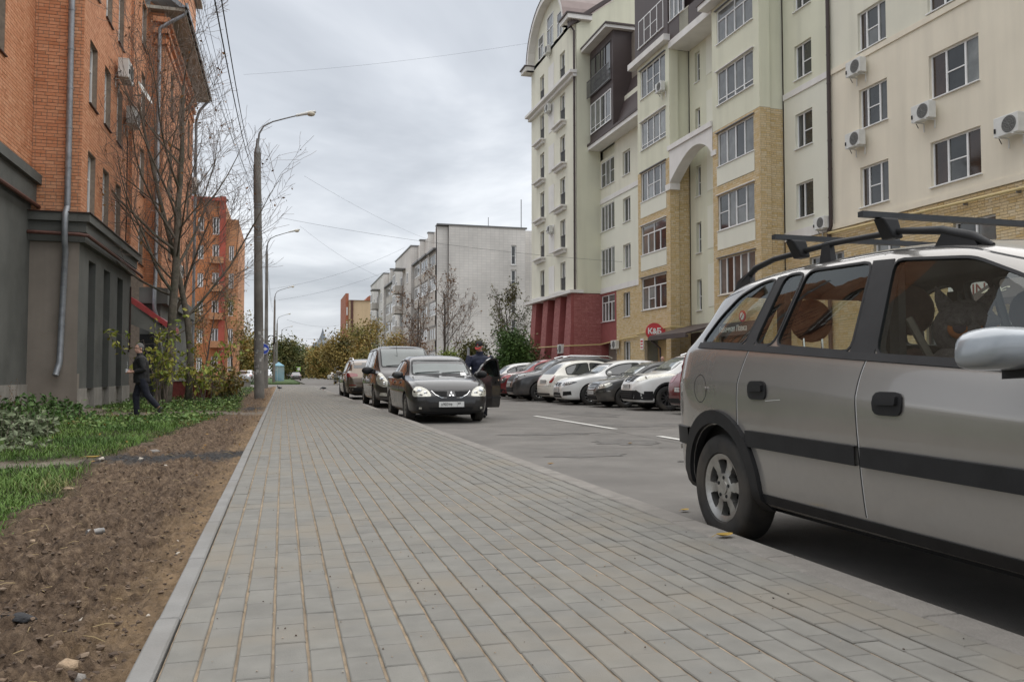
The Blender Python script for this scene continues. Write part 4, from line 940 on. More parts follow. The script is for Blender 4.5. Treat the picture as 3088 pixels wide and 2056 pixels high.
# barrel gable
gp = [(51.9, 24.3)]+[(56.0-4.1*math.cos(math.pi*k/16), 24.3+3.55*math.sin(math.pi*k/16)) for k in range(17)]+[(60.1, 24.3)]
q = MB(); q.prism(fT, gp, -.3, 0.0); q.build('gable_wall', M_CREAM, RB)
go = [(56.0-4.45*math.cos(math.pi*k/18), 24.25+3.95*math.sin(math.pi*k/18)) for k in range(19)]; gi = [(56.0-4.1*math.cos(math.pi*k/18), 24.25+3.6*math.sin(math.pi*k/18)) for k in range(19)]
q = MB()
for k in range(18):
    a, b, c, d = go[k], go[k+1], gi[k+1], gi[k]
    q.hexa([fT.p(*a, .55), fT.p(*b, .55), fT.p(*c, .55), fT.p(*d, .55), fT.p(*a, -.1), fT.p(*b, -.1), fT.p(*c, -.1), fT.p(*d, -.1)])
q.build('gable_rim', M_WHITE, RB)
go2 = [(u, v+.03) for u, v in go]; q = MB()
for k in range(18):
    a, b = go2[k], go2[k+1]; q.poly([fT.p(*a, .6), fT.p(*b, .6), fT.p(*b, -9), fT.p(*a, -9)])
q.build('gable_roof', mat('brown_sheet_roof', (0.20, 0.155, 0.145), .45, metal=.3, var=.1, scale=2), RB, fix=False)
for (a, b, c, d) in ((55.3, 56.7, 24.5, 26.9), (53.2, 54.4, 24.5, 26.2), (57.6, 58.8, 24.5, 26.2)):
    win(RB, Fr((18.36, 0, 0), (0, 1, 0), (-1, 0, 0)), a, b, c, d, [1, 1], rec=0.0, top=.6, sill=False)
for (a, b, c) in ((50.3, 51.9, 24.25), (60.1, 61.4, 24.25)):
    q = MB(); q.fbox(fT, a, b, c, c+.3, -1, .7); q.build('eave', M_WHITE, RB)
    q = MB(); q.fbox(fT, a-.05, b+.05, c+.3, c+.4, -1, .8); q.build('eave_flashing', M_BRWN, RB)
downpipe(RB, [fT.p(50.9, 24.2, .5), fT.p(50.75, 23.6, .12), fT.p(50.72, 0.3, .12)], .07, M_BRWN)
# red base with battered piers
wall(RB, 'red_wall', Fr((18.75, 0, 0), (0, 1, 0), (-1, 0, 0)), 50.61, 60.83, 0, 6.2, [(52.0, 52.9, .3, 2.2), (54.9, 55.8, .3, 2.2), (57.8, 58.6, .3, 2.2)], M_REDW, reveal=.5)
w = wall(RB, 'red_brick_wall', fTr, 18.0, 20.1, 0, 6.2, [], M_REDW); bk.add(w, fTr, 18.2, 20.1, .05, 6.15, [], M_BRR, M_BRRO)
w2 = wall(RB, 'red_brick_wall', fTr, 20.1, 21.5, 0.0, 6.2, [], M_REDW)
for (a, b) in ((50.62, 52.0), (53.1, 54.5), (55.9, 57.2), (58.7, 60.0)):
    q = MB(); q.hexa([(17.75, a, 0), (18.75, a, 0), (18.75, b, 0), (17.75, b, 0), (18.2, a+.1, 6.19), (18.75, a+.1, 6.19), (18.75, b-.1, 6.19), (18.2, b-.1, 6.19)]); p = q.build('pier', M_REDW, RB)
    n = Vector((-6.19, 0, -.45)).normalized(); fp_ = Fr((17.76, 0, 0), (0, 1, 0), (-1, 0, 0)); fp_.p = lambda u, v, d=0.0: (17.75+.45*v/6.19-d, u, v)
    bk.add(p, fp_, a+.1, b-.1, .05, 6.15, [], M_BRR, M_BRRO)
q = MB(); q.tube([(17.95, 61, 2.9), (17.95, 50.5, 2.75), (20.0, 50.45, 2.85), (20.0, 46, 3.1), (20, 42.2, 3.15), (18.85, 42.15, 3.1), (18.85, 38.1, 3.3), (19.9, 38.0, 3.3), (20.0, 34.2, 3.3)], .04, 6); q.build('gas_pipe', MT['yellow_gas_pipe'], RB)
# dark brown upper storeys
q = MB(); q.fbox(f1, 38.2, 42.3, 18.3, 22, -1, .05); q.build('mansard_wall', M_BRWN, RB)
q = MB(); q.fbox(f1, 38.0, 42.6, 17.98, 18.3, -1, .38); q.build('mansard_eave', M_WHITE, RB)
win(RB, Fr((18.89, 0, 0), (0, 1, 0), (-1, 0, 0)), 38.7, 41.8, 18.95, 20.5, [.9, 1, 1, .9], rec=0, split={1: [.5], 2: [.5]}, panes=[3, 1, 1, 1, 1, 3])
q = MB(); q.fbox(f1, 33.8, 38.2, 17.6, 17.95, -1.15, .04); q.build('balcony_slab', M_WHITE, RB)
q = MB(); q.fbox(f1, 33.8, 36.0, 17.952, 18.9, -1, .02); q.fbox(f1, 37.0, 38.2, 17.952, 18.9, -1, .02); q.fbox(f1, 33.8, 38.2, 18.9, 22, -1.1, -.6); q.build('balcony_parapet', M_BRWN, RB)
q = MB()
for k in range(9): u = 36.03+.94*k/8; q.fbox(f1, u-.012, u+.012, 17.96, 18.9, -.03, 0)
q.fbox(f1, 36.0, 37.0, 18.9, 18.94, -.04, .01); q.build('balcony_railing', M_CREAM, RB)
win(RB, f1, 36.6, 38.1, 18.95, 20.9, [1, 1, 1], rec=0, panes=[3])
q = MB(); q.fbox(f1, 29.6, 34.1, 17.72, 17.95, -1, .55); q.build('mansard_eave', M_WHITE, RB)
q = MB(); q.fbox(f1, 29.5, 34.2, 17.951, 18.1, -1, .6); q.fbox(f1, 29.9, 33.8, 18.1, 22, -1, .03); q.build('mansard_wall', M_BRWN, RB)
# dormer beside the tower
q = MB(); q.fbox(f0, 42.1, 51.0, 15.6, 15.85, -1.5, .9); q.build('eave', M_WHITE, RB)
q = MB(); q.fbox(f0, 42.0, 51.0, 15.85, 16.0, -1.5, .95); q.hexa([(19.5, 42.1, 16.0), (21.5, 42.1, 16.0), (21.5, 47.0, 16.0), (19.5, 47.0, 16.0), (21.6, 42.1, 22), (22.5, 42.1, 22), (22.5, 47, 22), (21.6, 47, 22)]); q.build('mansard_roof', M_BRWN, RB)
q = MB(); q.box(19.35, 23, 46.6, 50.5, 16.0, 22.1); q.build('dormer_wall', M_BRWN, RB)
fD = Fr((19.34, 0, 0), (0, 1, 0), (-1, 0, 0))
win(RB, fD, 46.9, 50.4, 16.6, 18.55, [1, 1, 1, 1], rec=-.03, split={0: [.15], 1: [.15], 2: [.15], 3: [.15]}, panes=[2, 2, 3])
win(RB, fD, 46.9, 50.4, 19.1, 21.6, [1, 1, 1, 1], rec=-.03, fm=M_BRWN, panes=[1, 2])
q = MB(); q.fbox(fD, 46.7, 50.5, 20.05, 20.1, .2, .25); q.fbox(fD, 46.7, 50.5, 19.0, 19.05, .2, .25)
for k in range(24): u = 46.72+3.76*k/23; q.fbox(fD, u-.012, u+.012, 19.05, 20.05, .21, .24)
q.build('balcony_railing', M_STEEL, RB)
q = MB(); q.box(18.75, 23, 46.3, 50.7, 22.1, 22.3); q.build('dormer_roof', M_WHITE, RB)
q = MB(); q.box(18.7, 23, 46.2, 50.8, 22.3, 22.4); q.build('dormer_roof_sheet', M_BRWN, RB)
q = MB(); q.box(20.3, 21.0, 48.2, 50.6, 14.95, 15.6); q.build('loggia_inside', M_CREAMG, RB)
# backing so nothing behind the openings is open to the sky
q = MB(); q.box(20.6, 30, 8, 50.55, 0, 22); q.box(19.2, 30, 50.7, 60.8, 6.4, 24.2); q.box(19.35, 20.6, 30.1, 33.7, 0.1, 21.9); q.box(19.35, 20.6, 39.2, 42.05, 2.8, 21.9); q.build('core', M_TAUPE, RB)
bk.done()
# air conditioners of the right house, each told by what it hangs beside
for (y, z, X_, s, lab) in ((25.05, 11.95, 20.1, 1.0, 'air conditioner beneath the top tan course beside the brown downpipe'), (25.15, 9.35, 20.1, 1.0, 'air conditioner beside the brown downpipe, below the middle window'),
    (21.85, 9.33, 20.1, 1.0, 'air conditioner below the corner of a wide window on tan wall'), (18.6, 7.95, 20.1, 1.05, 'air conditioner with dark fan on the tan wall above yellow bricks'),
    (27.2, 6.68, 20.1, .85, 'air conditioner on the white course above yellow brick, by the downpipe foot'), (38.72, 15.75, 18.95, .9, 'air conditioner under the open window of the brick bay'),
    (56.0, 24.3, 18.43, 1.0, 'air conditioner on the tower under the arched gable windows'), (55.9, 20.0, 18.43, 1.0, 'air conditioner on the tower panel just under its cornice'),
    (55.6, 11.2, 18.43, .9, 'air conditioner half way up the tower beside a white panel'), (52.3, 2.6, 18.2, 1.1, 'air conditioner low on the red brick base of the tower'),
    (47.7, 2.75, 20.1, .95, 'air conditioner on yellow brick at the edge of the red passage')):
    ac_unit((X_-.03, y, z), (-1, 0, 0), lab, s)
# shop signs
M_SRED = mat('sign_red', (0.55, 0.012, 0.018), .35, var=.04, coat=.3); M_SWH = mat('sign_white', (0.78, 0.78, 0.76), .5, var=.03)
RS = thing('round_shop_sign', 'round red projecting shop sign with white K&Б letters', 'sign', (18.4, 39.0, 3.1))
q = MB(); q.lathe([(0.001, -.1), (.40, -.1), (.44, -.06), (.44, .06), (.40, .1), (.001, .1)], ax='Y', n=36); q.build('disc', M_SRED, RS, smooth=.6)
q = MB(); q.lathe([(.40, -.115), (.435, -.115), (.435, -.09), (.40, -.09), (.40, -.115)], ax='Y', n=36); q.build('rim', M_SRED, RS, smooth=.6)
q = MB(); q.box(.3, .62, -.05, .05, -.2, .2); q.build('bracket', M_SRED, RS)
textmesh('lettering', 'К&Б', .40, M_SWH, RS, basis((0, -.118, 0), Vector((1, 0, 0)), Vector((0, 0, 1)), Vector((0, -1, 0))), .012, .92, .012)
RS.rotation_euler = (0, 0, R_(-14))
TS = thing('tobacco_sign', 'dark fascia with white lettering reading Табачная Лавка', 'sign', (18.80, 31.9, 2.85))
q = MB(); q.box(-.04, .12, -1.75, 1.75, -.28, .28); q.build('board', M_BRWN, TS)
textmesh('lettering', 'Табачная Лавка', .36, M_SWH, TS, basis((-.05, 0, 0), Vector((0, -1, 0)), Vector((0, 0, 1)), Vector((-1, 0, 0))), .008, .82)
NS = thing('round_prohibition_sign', 'small round red and white sign beside the tobacco fascia', 'sign', (18.7, 31.0, 3.35))
q = MB(); q.lathe([(.001, -.02), (.24, -.02), (.24, .02), (.001, .02)], ax='X', n=28); q.build('disc', M_SRED, NS)
q = MB(); q.lathe([(.001, -.03), (.16, -.03), (.16, -.021)], ax='X', n=28); q.build('face', M_SWH, NS)
q = MB(); q.tube([(-.03, -.12, .12), (-.03, .12, -.12)], .02, 5); q.build('slash', M_SRED, NS)
WS = thing('flower_shop_sign', 'white shop sign with red and brown letters ARIN', 'sign', (19.95, 20.2, 3.38))
q = MB(); q.box(-.05, .1, -.85, .85, -.36, .36); q.build('board', M_SWH, WS)
textmesh('lettering', 'ARIN', .52, mat('sign_brown', (0.24, 0.06, 0.045), .6, var=.3, scale=14), WS, basis((-.06, 0, 0), Vector((0, -1, 0)), Vector((0, 0, 1)), Vector((-1, 0, 0))), .006)
AW = thing('shop_awning', 'dark brown shop awning with cream script letters and scalloped hem', 'awning', (20.05, 18.2, 3.3))
q = MB(); q.hexa([(-1.2, -1.5, -.35), (-1.2, 1.2, -.35), (0, 1.2, .35), (0, -1.5, .35), (-1.2, -1.5, -.33), (-1.2, 1.2, -.33), (0, 1.2, .37), (0, -1.5, .37)]); q.build('canvas', M_BRWN, AW)
q = MB()
for k in range(9): q.prism(Fr((-1.2, 0, 0), (0, 1, 0), (-1, 0, 0)), [(-1.5+.3*k, -.34), (-1.2+.3*k, -.34), (-1.2+.3*k, -.5), (-1.35+.3*k, -.56), (-1.5+.3*k, -.5)], 0, .01)
q.build('hem', M_BRWN, AW)
textmesh('lettering', 'нес', .5, mat('sign_cream', (.7, .66, .55), .6), AW, basis((-.72, .5, -.03), Vector((0, -1, 0)), Vector((.86, 0, .5)), Vector((-.5, 0, .86))), .006)
FS = thing('flower_fascia', 'dark shop fascia with small white FLOWER BAR lettering', 'sign', (19.98, 19.6, 2.35))
q = MB(); q.box(-.04, .1, -2.2, 1.8, -.16, .16); q.build('board', M_BRWN, FS)
textmesh('lettering', 'FLOWER BAR', .19, mat('sign_grey', (.5, .5, .5), .6), FS, basis((-.05, -.9, 0), Vector((0, -1, 0)), Vector((0, 0, 1)), Vector((-1, 0, 0))), .004)
VS = thing('script_sign', 'white fascia with red script lettering left of the flower sign', 'sign', (19.95, 23.3, 3.2))
q = MB(); q.box(-.04, .1, -1.0, 1.0, -.3, .3); q.build('board', M_SWH, VS)
textmesh('lettering', 'ven', .45, M_SRED, VS, basis((-.05, -.2, 0), Vector((0, -1, 0)), Vector((.0, .0, 1)), Vector((-1, 0, 0))), .004)
EA = thing('brown_canopy', 'brown sheet metal canopy over the shop entrance beside the round red sign', 'canopy', (0, 0, 0))
q = MB(); q.hexa([(17.6, 34.0, 2.72), (17.6, 37.9, 2.72), (20.0, 37.9, 3.3), (20.0, 34.0, 3.3), (17.6, 34.0, 2.80), (17.6, 37.9, 2.80), (20.0, 37.9, 3.4), (20.0, 34.0, 3.4)]); q.build('roof_sheet', M_BRWN, EA)
q = MB(); q.box(17.55, 17.7, 33.95, 37.95, 2.58, 2.715); q.build('gutter', M_BRWN, EA)
q = MB(); q.tube([(17.65, 37.7, 2.55), (18.2, 37.9, 2.2), (18.3, 37.95, 0)], .05, 7); q.build('downpipe', M_BRWN, EA)
HP = thing('house_notice', 'small white notice on yellow brick beside the passage', 'notice', (18.9, 41.6, 2.55)); q = MB(); q.box(-.02, .02, -.18, .18, -.3, .3); q.build('sheet', M_SWH, HP)
q = MB(); q.box(-.025, -.021, -.14, .14, .1, .2); q.box(-.025, -.021, -.14, .14, -.05, .03); q.box(-.025, -.021, -.14, .14, -.22, -.15); q.build('printed_line', M_SRED, HP)

# ---------------------------------------------------------- grey-white brick block
M_WBR = brick_tex('white_silicate_brick', (0.73, 0.70, 0.66), (0.68, 0.655, 0.62), (0.60, 0.575, 0.545), .52, .30, .022, stack=True, bump=.12)
M_GREYB = mat('weathered_balcony', (0.55, 0.52, 0.475), .9, var=.15, scale=1.2, stain=.4)
WB = thing('white_brick_block', 'grey white brick apartment block with stepped loggias and a blank end wall', 'apartment block')
fW = Fr((0, 92, 0), (1, 0, 0), (0, -1, 0))
hw = [(onY(1541, 900, 92).x, onY(1557, 900, 92).x, z, z+2.3) for z in (13.6, 10.75, 7.9, 5.0)]
wall(WB, 'end_wall', fW, 18.05, 27.1, -.3, 17.85, hw, M_WBR, reveal=.3)
for h in hw: win(WB, fW, *h, [1], rec=.15, split={0: [.45]}, fw=.13, panes=[0, 1])
q = MB(); q.box(16.75, 18.0, 92.3, 93.5, -.3, 17.75); q.build('fin_wall', M_WBR, WB)
q = MB(); q.box(18.05, 27.1, 92.35, 140, -.3, 17.8); q.build('core', M_WBR, WB)
q = MB(); q.box(27.2, 34, 93.2, 110, -.3, 17.9); q.build('core', M_WBR, WB)
q = MB(); q.box(16.65, 27.3, 91.9, 92.4, 17.85, 18.02); q.build('parapet_flashing', M_STEEL, WB)
q = MB(); q.tube([(26.6, 92, 18), (26.6, 92, 21.3)], .05, 5); q.tube([(22.9, 93, 18), (22.9, 93, 19.2)], .04, 5); q.build('antenna', M_STEEL, WB)
def loggia_run(secs, ztop, zl, xback):
    for (Y0, Y1, Xk) in secs:
        q = MB(); q.box(Xk, Xk+2.2, Y0, Y0+.5, -.3, ztop); q.build('fin_wall', M_WBR, WB)
        q = MB(); q.box(Xk-.1, Xk+2.3, Y0-.1, Y0+.6, ztop, ztop+.15); q.build('parapet_flashing', M_STEEL, WB)
        q = MB(); q.box(Xk+.5, xback, Y0+.5, Y1, -.3, ztop); q.build('core', M_WBR, WB)
        ff = Fr((Xk, 0, 0), (0, 1, 0), (-1, 0, 0))
        for k in range(5):
            z = .9+2.86*k
            q = MB(); q.fbox(ff, Y0+.5, Y1, z, z+1.05, -.6, 0); q.build('balcony', M_GREYB, WB)
            win(WB, ff, Y0+.7, Y1-.3, z+1.08, z+2.6, [1, 1, 1], rec=-.02, fw=.14, sill=False, panes=[3, 2, 5], fm=M_PVC if (k+int(Y0)) % 3 else M_GREYB)
            q = MB(); q.fbox(ff, Y0+.5, Y1, z+2.62, z+2.84, -.6, .05); q.build('balcony_slab', M_CONC, WB)
        q = MB(); q.fbox(ff, Y0+.5, Y1+.3, .9+14.3, .9+14.5, -1, .35); q.build('loggia_roof', M_STEEL, WB)
loggia_run([(92.5, 97.4, 16.75), (97.4, 103, 16.63), (103, 108, 16.55)], 17.8, 14.5, 26)
def long_facade(Y0, Y1, Xk, ztop):
    q = MB(); q.box(Xk, 27, Y0, Y1, -.3, ztop); q.build('long_wall', M_WBR, WB)
    q = MB(); q.box(Xk-.1, 27, Y0-.1, Y1+.1, ztop, ztop+.18); q.build('parapet_flashing', M_STEEL, WB)
    ff = Fr((Xk-.02, 0, 0), (0, 1, 0), (-1, 0, 0))
    for k in range(5):
        z = 1.2+2.86*k
        for j, y in enumerate(np.arange(Y0+2.5, Y1-2, 5.6)):
            win(WB, ff, y, y+1.5, z+.6, z+2.1, [1, 1], rec=-.02, fw=.13, panes=[0, 1])
            if j % 2 == 1:
                q = MB(); q.fbox(ff, y-.6, y+2.4, z-.3, z+.75, 0, 1.1); q.build('balcony', M_GREYB, WB)
                win(WB, Fr((Xk-1.12, 0, 0), (0, 1, 0), (-1, 0, 0)), y-.55, y+2.35, z+.78, z+2.35, [1, 1, 1], rec=0, fw=.16, sill=False, panes=[3, 2, 1])
        q = MB(); q.fbox(ff, Y0+5, Y0+8, 15.4, 15.55, 0, 1.4); q.build('balcony_roof', M_STEEL, WB) if k == 0 else None
long_facade(108.2, 124, 16.15, 17.8)
loggia_run([(124.2, 131, 16.35), (131, 137, 16.3)], 17.6, 14.5, 26)
long_facade(137.2, 158, 15.95, 17.6)
# peach house further on, and roofs beyond
PB = thing('peach_house', 'peach rendered house with brick red gable far down the street', 'house')
M_PEACH = mat('peach_render', (0.62, 0.47, 0.30), .9, var=.06, scale=.3, stain=.1); M_RDB = mat('brick_red', (0.36, 0.13, 0.075), .85, var=.15, scale=1)
xa, xb, xc = onY(1043, 900, 170).x, onY(1060, 900, 170).x, onY(1110, 900, 170).x; z1, z2 = onY(1060, 905, 170).z, onY(1060, 890, 170).z
q = MB(); q.box(xb-.5, xc+6, 170, 190, -.3, z1); q.build('wall', M_PEACH, PB)
q = MB(); q.prism(Fr((0, 169.8, 0), (1, 0, 0), (0, -1, 0)), [(xb-.5, z1), (xc+6, z1), (xc+6, z2+3.5), (xb+3.2, z2-.3), (xb+2.9, z2-1.0), (xb-.5, z2-1.0)], -15, .1); q.build('gable', M_RDB, PB)
q = MB(); q.box(xa, xb-.52, 170.5, 186, -.3, z2+.4); q.build('side_wall', M_RDB, PB)
q = MB(); q.tube([(xb+.1, 169.7, -.3), (xb+.1, 169.7, z1)], .25, 6); q.build('downpipe', M_RUST, PB)
for k in range(4):
    win(PB, Fr((0, 170.48, 0), (1, 0, 0), (0, -1, 0)), xa+.15, xb-.7, 4+3*k, 5.6+3*k, [1], rec=-.03, fw=.15, sill=False)
TB = thing('distant_turret_house', 'pale house with a small dark turret at the end of the street', 'house')
c = onY(985, 1060, 330); q = MB(); q.box(c.x-6.5, c.x+12, 330, 345, -.3, onY(985, 1050, 330).z); q.build('wall', mat('pale_far_wall', (.42, .42, .42), .9, var=.05), TB)
q = MB(); q.lathe([(4.2, 0), (3.6, 1.8), (1.6, 3.2), (.5, 6.0), (.02, 8)], (c.x-1.5, 331, onY(985, 1050, 330).z), n=10); q.build('turret', mat('slate', (.16, .18, .20), .7, var=.1), TB)
for k in range(3): win(TB, Fr((0, 329.9, 0), (1, 0, 0), (0, -1, 0)), c.x-5+4*k, c.x-3.6+4*k, 5, 8, [1, 1], rec=-.05, fw=.2, sill=False)
# ================================================================== TREES, SHRUBS, GRASS
M_BARK = mat('grey_bark', (0.14, 0.12, 0.095), .95, var=.35, scale=9, bump=.8, bscale=40, col2=(0.06, 0.065, 0.04))
M_BARKL = mat('dark_bark', (0.075, 0.06, 0.05), .95, var=.3, scale=9, bump=.6, bscale=40)
M_TWIG = mat('twig_bark', (0.175, 0.138, 0.115), .9, var=.2, scale=5)
class Tree:
    def __init__(s, seed): s.r = random.Random(seed); s.br = {0: MB(), 1: MB()}; s.tips = []
    def grow(s, p, d, L, r, lev, P):
        n = P['seg'][lev]; pts = [p]; rad = [r]; d = d.normalized(); rr = s.r
        for i in range(n):
            up = P['up'][lev]; d = (d+Vector((rr.gauss(0, 1), rr.gauss(0, 1), rr.gauss(0, 1)))*P['wob'][lev]+Vector((0, 0, up))).normalized()
            p = p+d*(L/n); pts.append(p); rad.append(max(r*(1-(i+1)/n*P['tap'][lev]), P.get('rmin', .0055)))
        s.br[0 if lev <= P['trunk_lev'] else 1].tube(pts, rad, P['sides'][lev], cap=False)
        if lev+1 < len(P['n']):
            k = P['n'][lev]; k = int(k*rr.uniform(.8, 1.2)+.5)
            for j in range(k):
                t = P['t0'][lev]+(1-P['t0'][lev])*(j+rr.random())/k; f = t*n; i = min(int(f), n-1); q = pts[i].lerp(pts[i+1], f-i); r0 = rad[i]+(rad[i+1]-rad[i])*(f-i)
                ax = (pts[i+1]-pts[i]).normalized(); sp = rr.random()*6.283; o = ax.orthogonal().normalized(); o = Matrix.Rotation(sp, 3, ax) @ o
                an = R_(rr.uniform(*P['ang'][lev])); dd = ax*math.cos(an)+o*math.sin(an)
                s.grow(q, dd, L*P['len'][lev]*rr.uniform(.65, 1.15)*(1.15-.55*t if lev == 0 else 1.1-.4*t), max(r0*P['rr'][lev], .003), lev+1, P)
        if lev >= P.get('leaf_lev', 3):
            for i in range(1, len(pts)): s.tips.append((pts[i], (pts[i]-pts[i-1]).normalized()))
def leaf_mesh(name, pos, size, mat_, parent, rng_, nor=None, cup=.25, asp=.6, droop=.3, rnd=None):
    n = len(pos); pos = np.asarray(pos); a = rng_.random(n)*2*np.pi; b = (rng_.random(n)-.5)*2.0-droop
    d = np.stack([np.cos(a)*np.cos(b), np.sin(a)*np.cos(b), np.sin(b)], 1); u = rng_.normal(size=(n, 3)); u[:, 2] += .8
    w = np.cross(d, u); w /= np.linalg.norm(w, axis=1)[:, None]+1e-9; nn = np.cross(w, d); sz = size*(.6+.8*rng_.random(n))[:, None]
    v = np.stack([pos, pos+d*sz*.5+w*sz*asp*.5+nn*sz*cup*.3, pos+d*sz, pos+d*sz*.5-w*sz*asp*.5+nn*sz*cup*.3], 1).reshape(-1, 3)
    i = np.arange(n)[:, None]*4; F_ = np.concatenate([i+np.array([[0, 1, 2]]), i+np.array([[0, 2, 3]])], 0)
    A = rng_.random(n) if rnd is None else rnd
    return npmesh(name, v, F_, mat_, parent, np.concatenate([A, A]))
def lmat(name, pal): 
    m = mat(name, pal, .6, var=.15, scale=3, attr='rnd', spec=.3)
    b = m.node_tree.nodes['Principled BSDF']; b.inputs['Subsurface Weight'].default_value = 0.0
    return m
P_BIG = dict(n=[16, 11, 9, 5], seg=[10, 8, 6, 4, 3], up=[.02, .10, .07, .05, .03], wob=[.05, .09, .11, .14, .16], tap=[.72, .85, .85, .85, .8], t0=[.30, .22, .2, .15], len=[.56, .50, .46, .48], rr=[.46, .45, .5, .55], ang=[(32, 62), (25, 55), (25, 60), (25, 65)], sides=[10, 6, 4, 3, 3], trunk_lev=1)
def tree(name, label, base, L, r, seed, P, lean=(0, 0, 1), leaf=None, group=None, cat='tree', bark=None, nleaf=0, lsz=.08, spread=.25, rep=1):
    T_ = Tree(seed); t_ = thing(name, label, cat, base, 0, group); T_.grow(Vector((0, 0, -.15)), Vector(lean), L, r, 0, P)
    T_.br[0].build('trunk', bark or M_BARK, t_, smooth=3.2, fix=False); c = T_.br[1].build('crown', M_TWIG, t_, smooth=3.2, fix=False)
    if leaf:
        g_ = np.random.default_rng(seed); tips = np.array([q[0][:] for q in T_.tips])
        if len(tips):
            k = g_.integers(0, len(tips), nleaf); pos = tips[k]+g_.normal(size=(nleaf, 3))*spread; 
            rn = np.clip(.5+.22*np.sin(pos[:, 0]*1.3+seed)+.22*np.sin(pos[:, 2]*1.7+1)+.28*(g_.random(nleaf)-.5)*2, 0, 1)
            leaf_mesh('leaves', pos, lsz, leaf, c, g_, rnd=rn)
    return t_
# two big bare trees by the brick house
tree('bare_tree', 'large bare tree with fine twigs and mossy trunk beside the brick house', (-3.62, 28.6, -.08), 10.8, .165, 21, P_BIG, (.03, -.01, 1), bark=M_BARK)
tree('bare_tree', 'bare tree leaning towards the lamp post with a few brown leaves', (-3.05, 29.4, -.08), 10.0, .125, 35, P_BIG, (.16, .02, 1), leaf=lmat('withered_leaf', [(.20, .09, .03), (.27, .14, .05), (.16, .07, .03)]), nleaf=420, lsz=.11, spread=.08)
tree('bare_tree', 'slimmer bare tree standing between the entrance canopy and the leaning tree', (-4.1, 31.4, -.08), 6.8, .08, 77, P_BIG, (.05, .05, 1))
P_SM = dict(n=[11, 7, 5, 3], seg=[9, 6, 5, 3, 2], up=[.02, .12, .08, .05, .03], wob=[.05, .09, .12, .14, .15], tap=[.8, .85, .85, .85, .8], t0=[.25, .2, .2, .2], len=[.46, .48, .45, .5], rr=[.42, .45, .5, .6], ang=[(25, 52), (22, 50), (25, 55), (25, 60)], sides=[8, 5, 3, 3, 3], trunk_lev=1)
P_LEAF = dict(P_SM, n=[16, 9, 6], seg=[8, 6, 4, 3], leaf_lev=1, t0=[.18, .15, .1])
YG = lmat('yellow_green_leaf', [(.15, .21, .035), (.26, .30, .055), (.40, .35, .07), (.20, .26, .04)]); AU = lmat('autumn_leaf', [(.15, .15, .04), (.25, .21, .06), (.32, .20, .055), (.12, .15, .045)])
OG = lmat('olive_leaf', [(.055, .075, .022), (.09, .11, .03), (.15, .13, .04), (.045, .06, .02)]); GR = lmat('green_leaf', [(.045, .09, .022), (.065, .125, .03), (.09, .155, .04), (.036, .07, .02)]); RS_ = lmat('rust_leaf', [(.19, .105, .05), (.26, .14, .06), (.15, .09, .05)])
tree('young_tree', 'slender young tree with yellow leaves near the silver saloon', onZ(705, 1172, -.06), 5.4, .07, 5, dict(P_SM, leaf_lev=2), (.05, 0, 1), AU, nleaf=900, lsz=.14, spread=.16, bark=M_BARKL)
tree('young_tree', 'thin dark young tree between the big trees and the concrete post', onZ(610, 1178, -.06), 6.6, .06, 8, dict(P_SM, leaf_lev=2), (.05, .0, 1), RS_, nleaf=500, lsz=.14, spread=.16, bark=M_BARKL)
tree('young_tree', 'small leafy yellow tree behind the brick house corner', onZ(560, 1175, -.06), 4.6, .06, 9, P_LEAF, (0, 0, 1), AU, nleaf=3800, lsz=.14, spread=.22, bark=M_BARKL)
# suckers and leafy shrub at the foot of the big trees: compound leaves on thin stems
def sucker(label, base, H, n, seed, pal, nl, sp, lsz=.17):
    rr = random.Random(seed); t_ = thing('leafy_shrub', label, 'shrub', base); st = MB(); pos = []
    for k in range(n):
        a = rr.random()*6.28; d = Vector((math.cos(a)*sp*rr.uniform(.3, 1), math.sin(a)*sp*rr.uniform(.3, 1), H*rr.uniform(.6, 1.0))); pts = [Vector((0, 0, -.1))+Vector((rr.gauss(0, .15), rr.gauss(0, .15), 0))]
        for i in range(1, 7): f = i/6; pts.append(pts[0]+Vector((d.x*f*f*1.1, d.y*f*f*1.1, d.z*(f-.12*f*f)))+Vector((rr.gauss(0, .04), rr.gauss(0, .04), 0)))
        st.tube(pts, [.02, .017, .014, .011, .008, .006, .003], 5, cap=False)
        for j in range(nl):
            f = rr.uniform(.3, 1.0)*6; i = min(int(f), 5); q = pts[i].lerp(pts[i+1], f-i); o = Vector((rr.gauss(0, 1), rr.gauss(0, 1), rr.gauss(0, .5))).normalized()*rr.uniform(.15, .5); st.tube([q, q+o*.6+Vector((0, 0, .05)), q+o], [.005, .004, .002], 3, cap=False)
            for m_ in range(4): pos.append(q+o*(.35+.22*m_)+Vector((rr.gauss(0, .06), rr.gauss(0, .06), rr.gauss(0, .05)-.03)))
    st.build('stems', M_TWIG, t_, fix=False)['kind'] = 'stuff'; leaf_mesh('leaves', [p[:] for p in pos], lsz, pal, t_, np.random.default_rng(seed), droop=.5, asp=.5)
sucker('leafy yellow green shrub spreading in front of the dark entrance', (-3.7, 27.4, -.08), 3.3, 11, 4, YG, 11, 1.5)
sucker('yellow green suckers round the leaning tree trunk', (-2.6, 29.3, -.08), 2.8, 10, 14, YG, 11, 1.45)
sucker('low yellowing shrub behind the trees', (-2.1, 33.5, -.08), 1.7, 12, 24, AU, 14, 1.3)
sucker('loose yellowing shrub beside the young tree', onZ(650, 1180, -.06), 2.2, 10, 26, AU, 12, 1.5, .2)
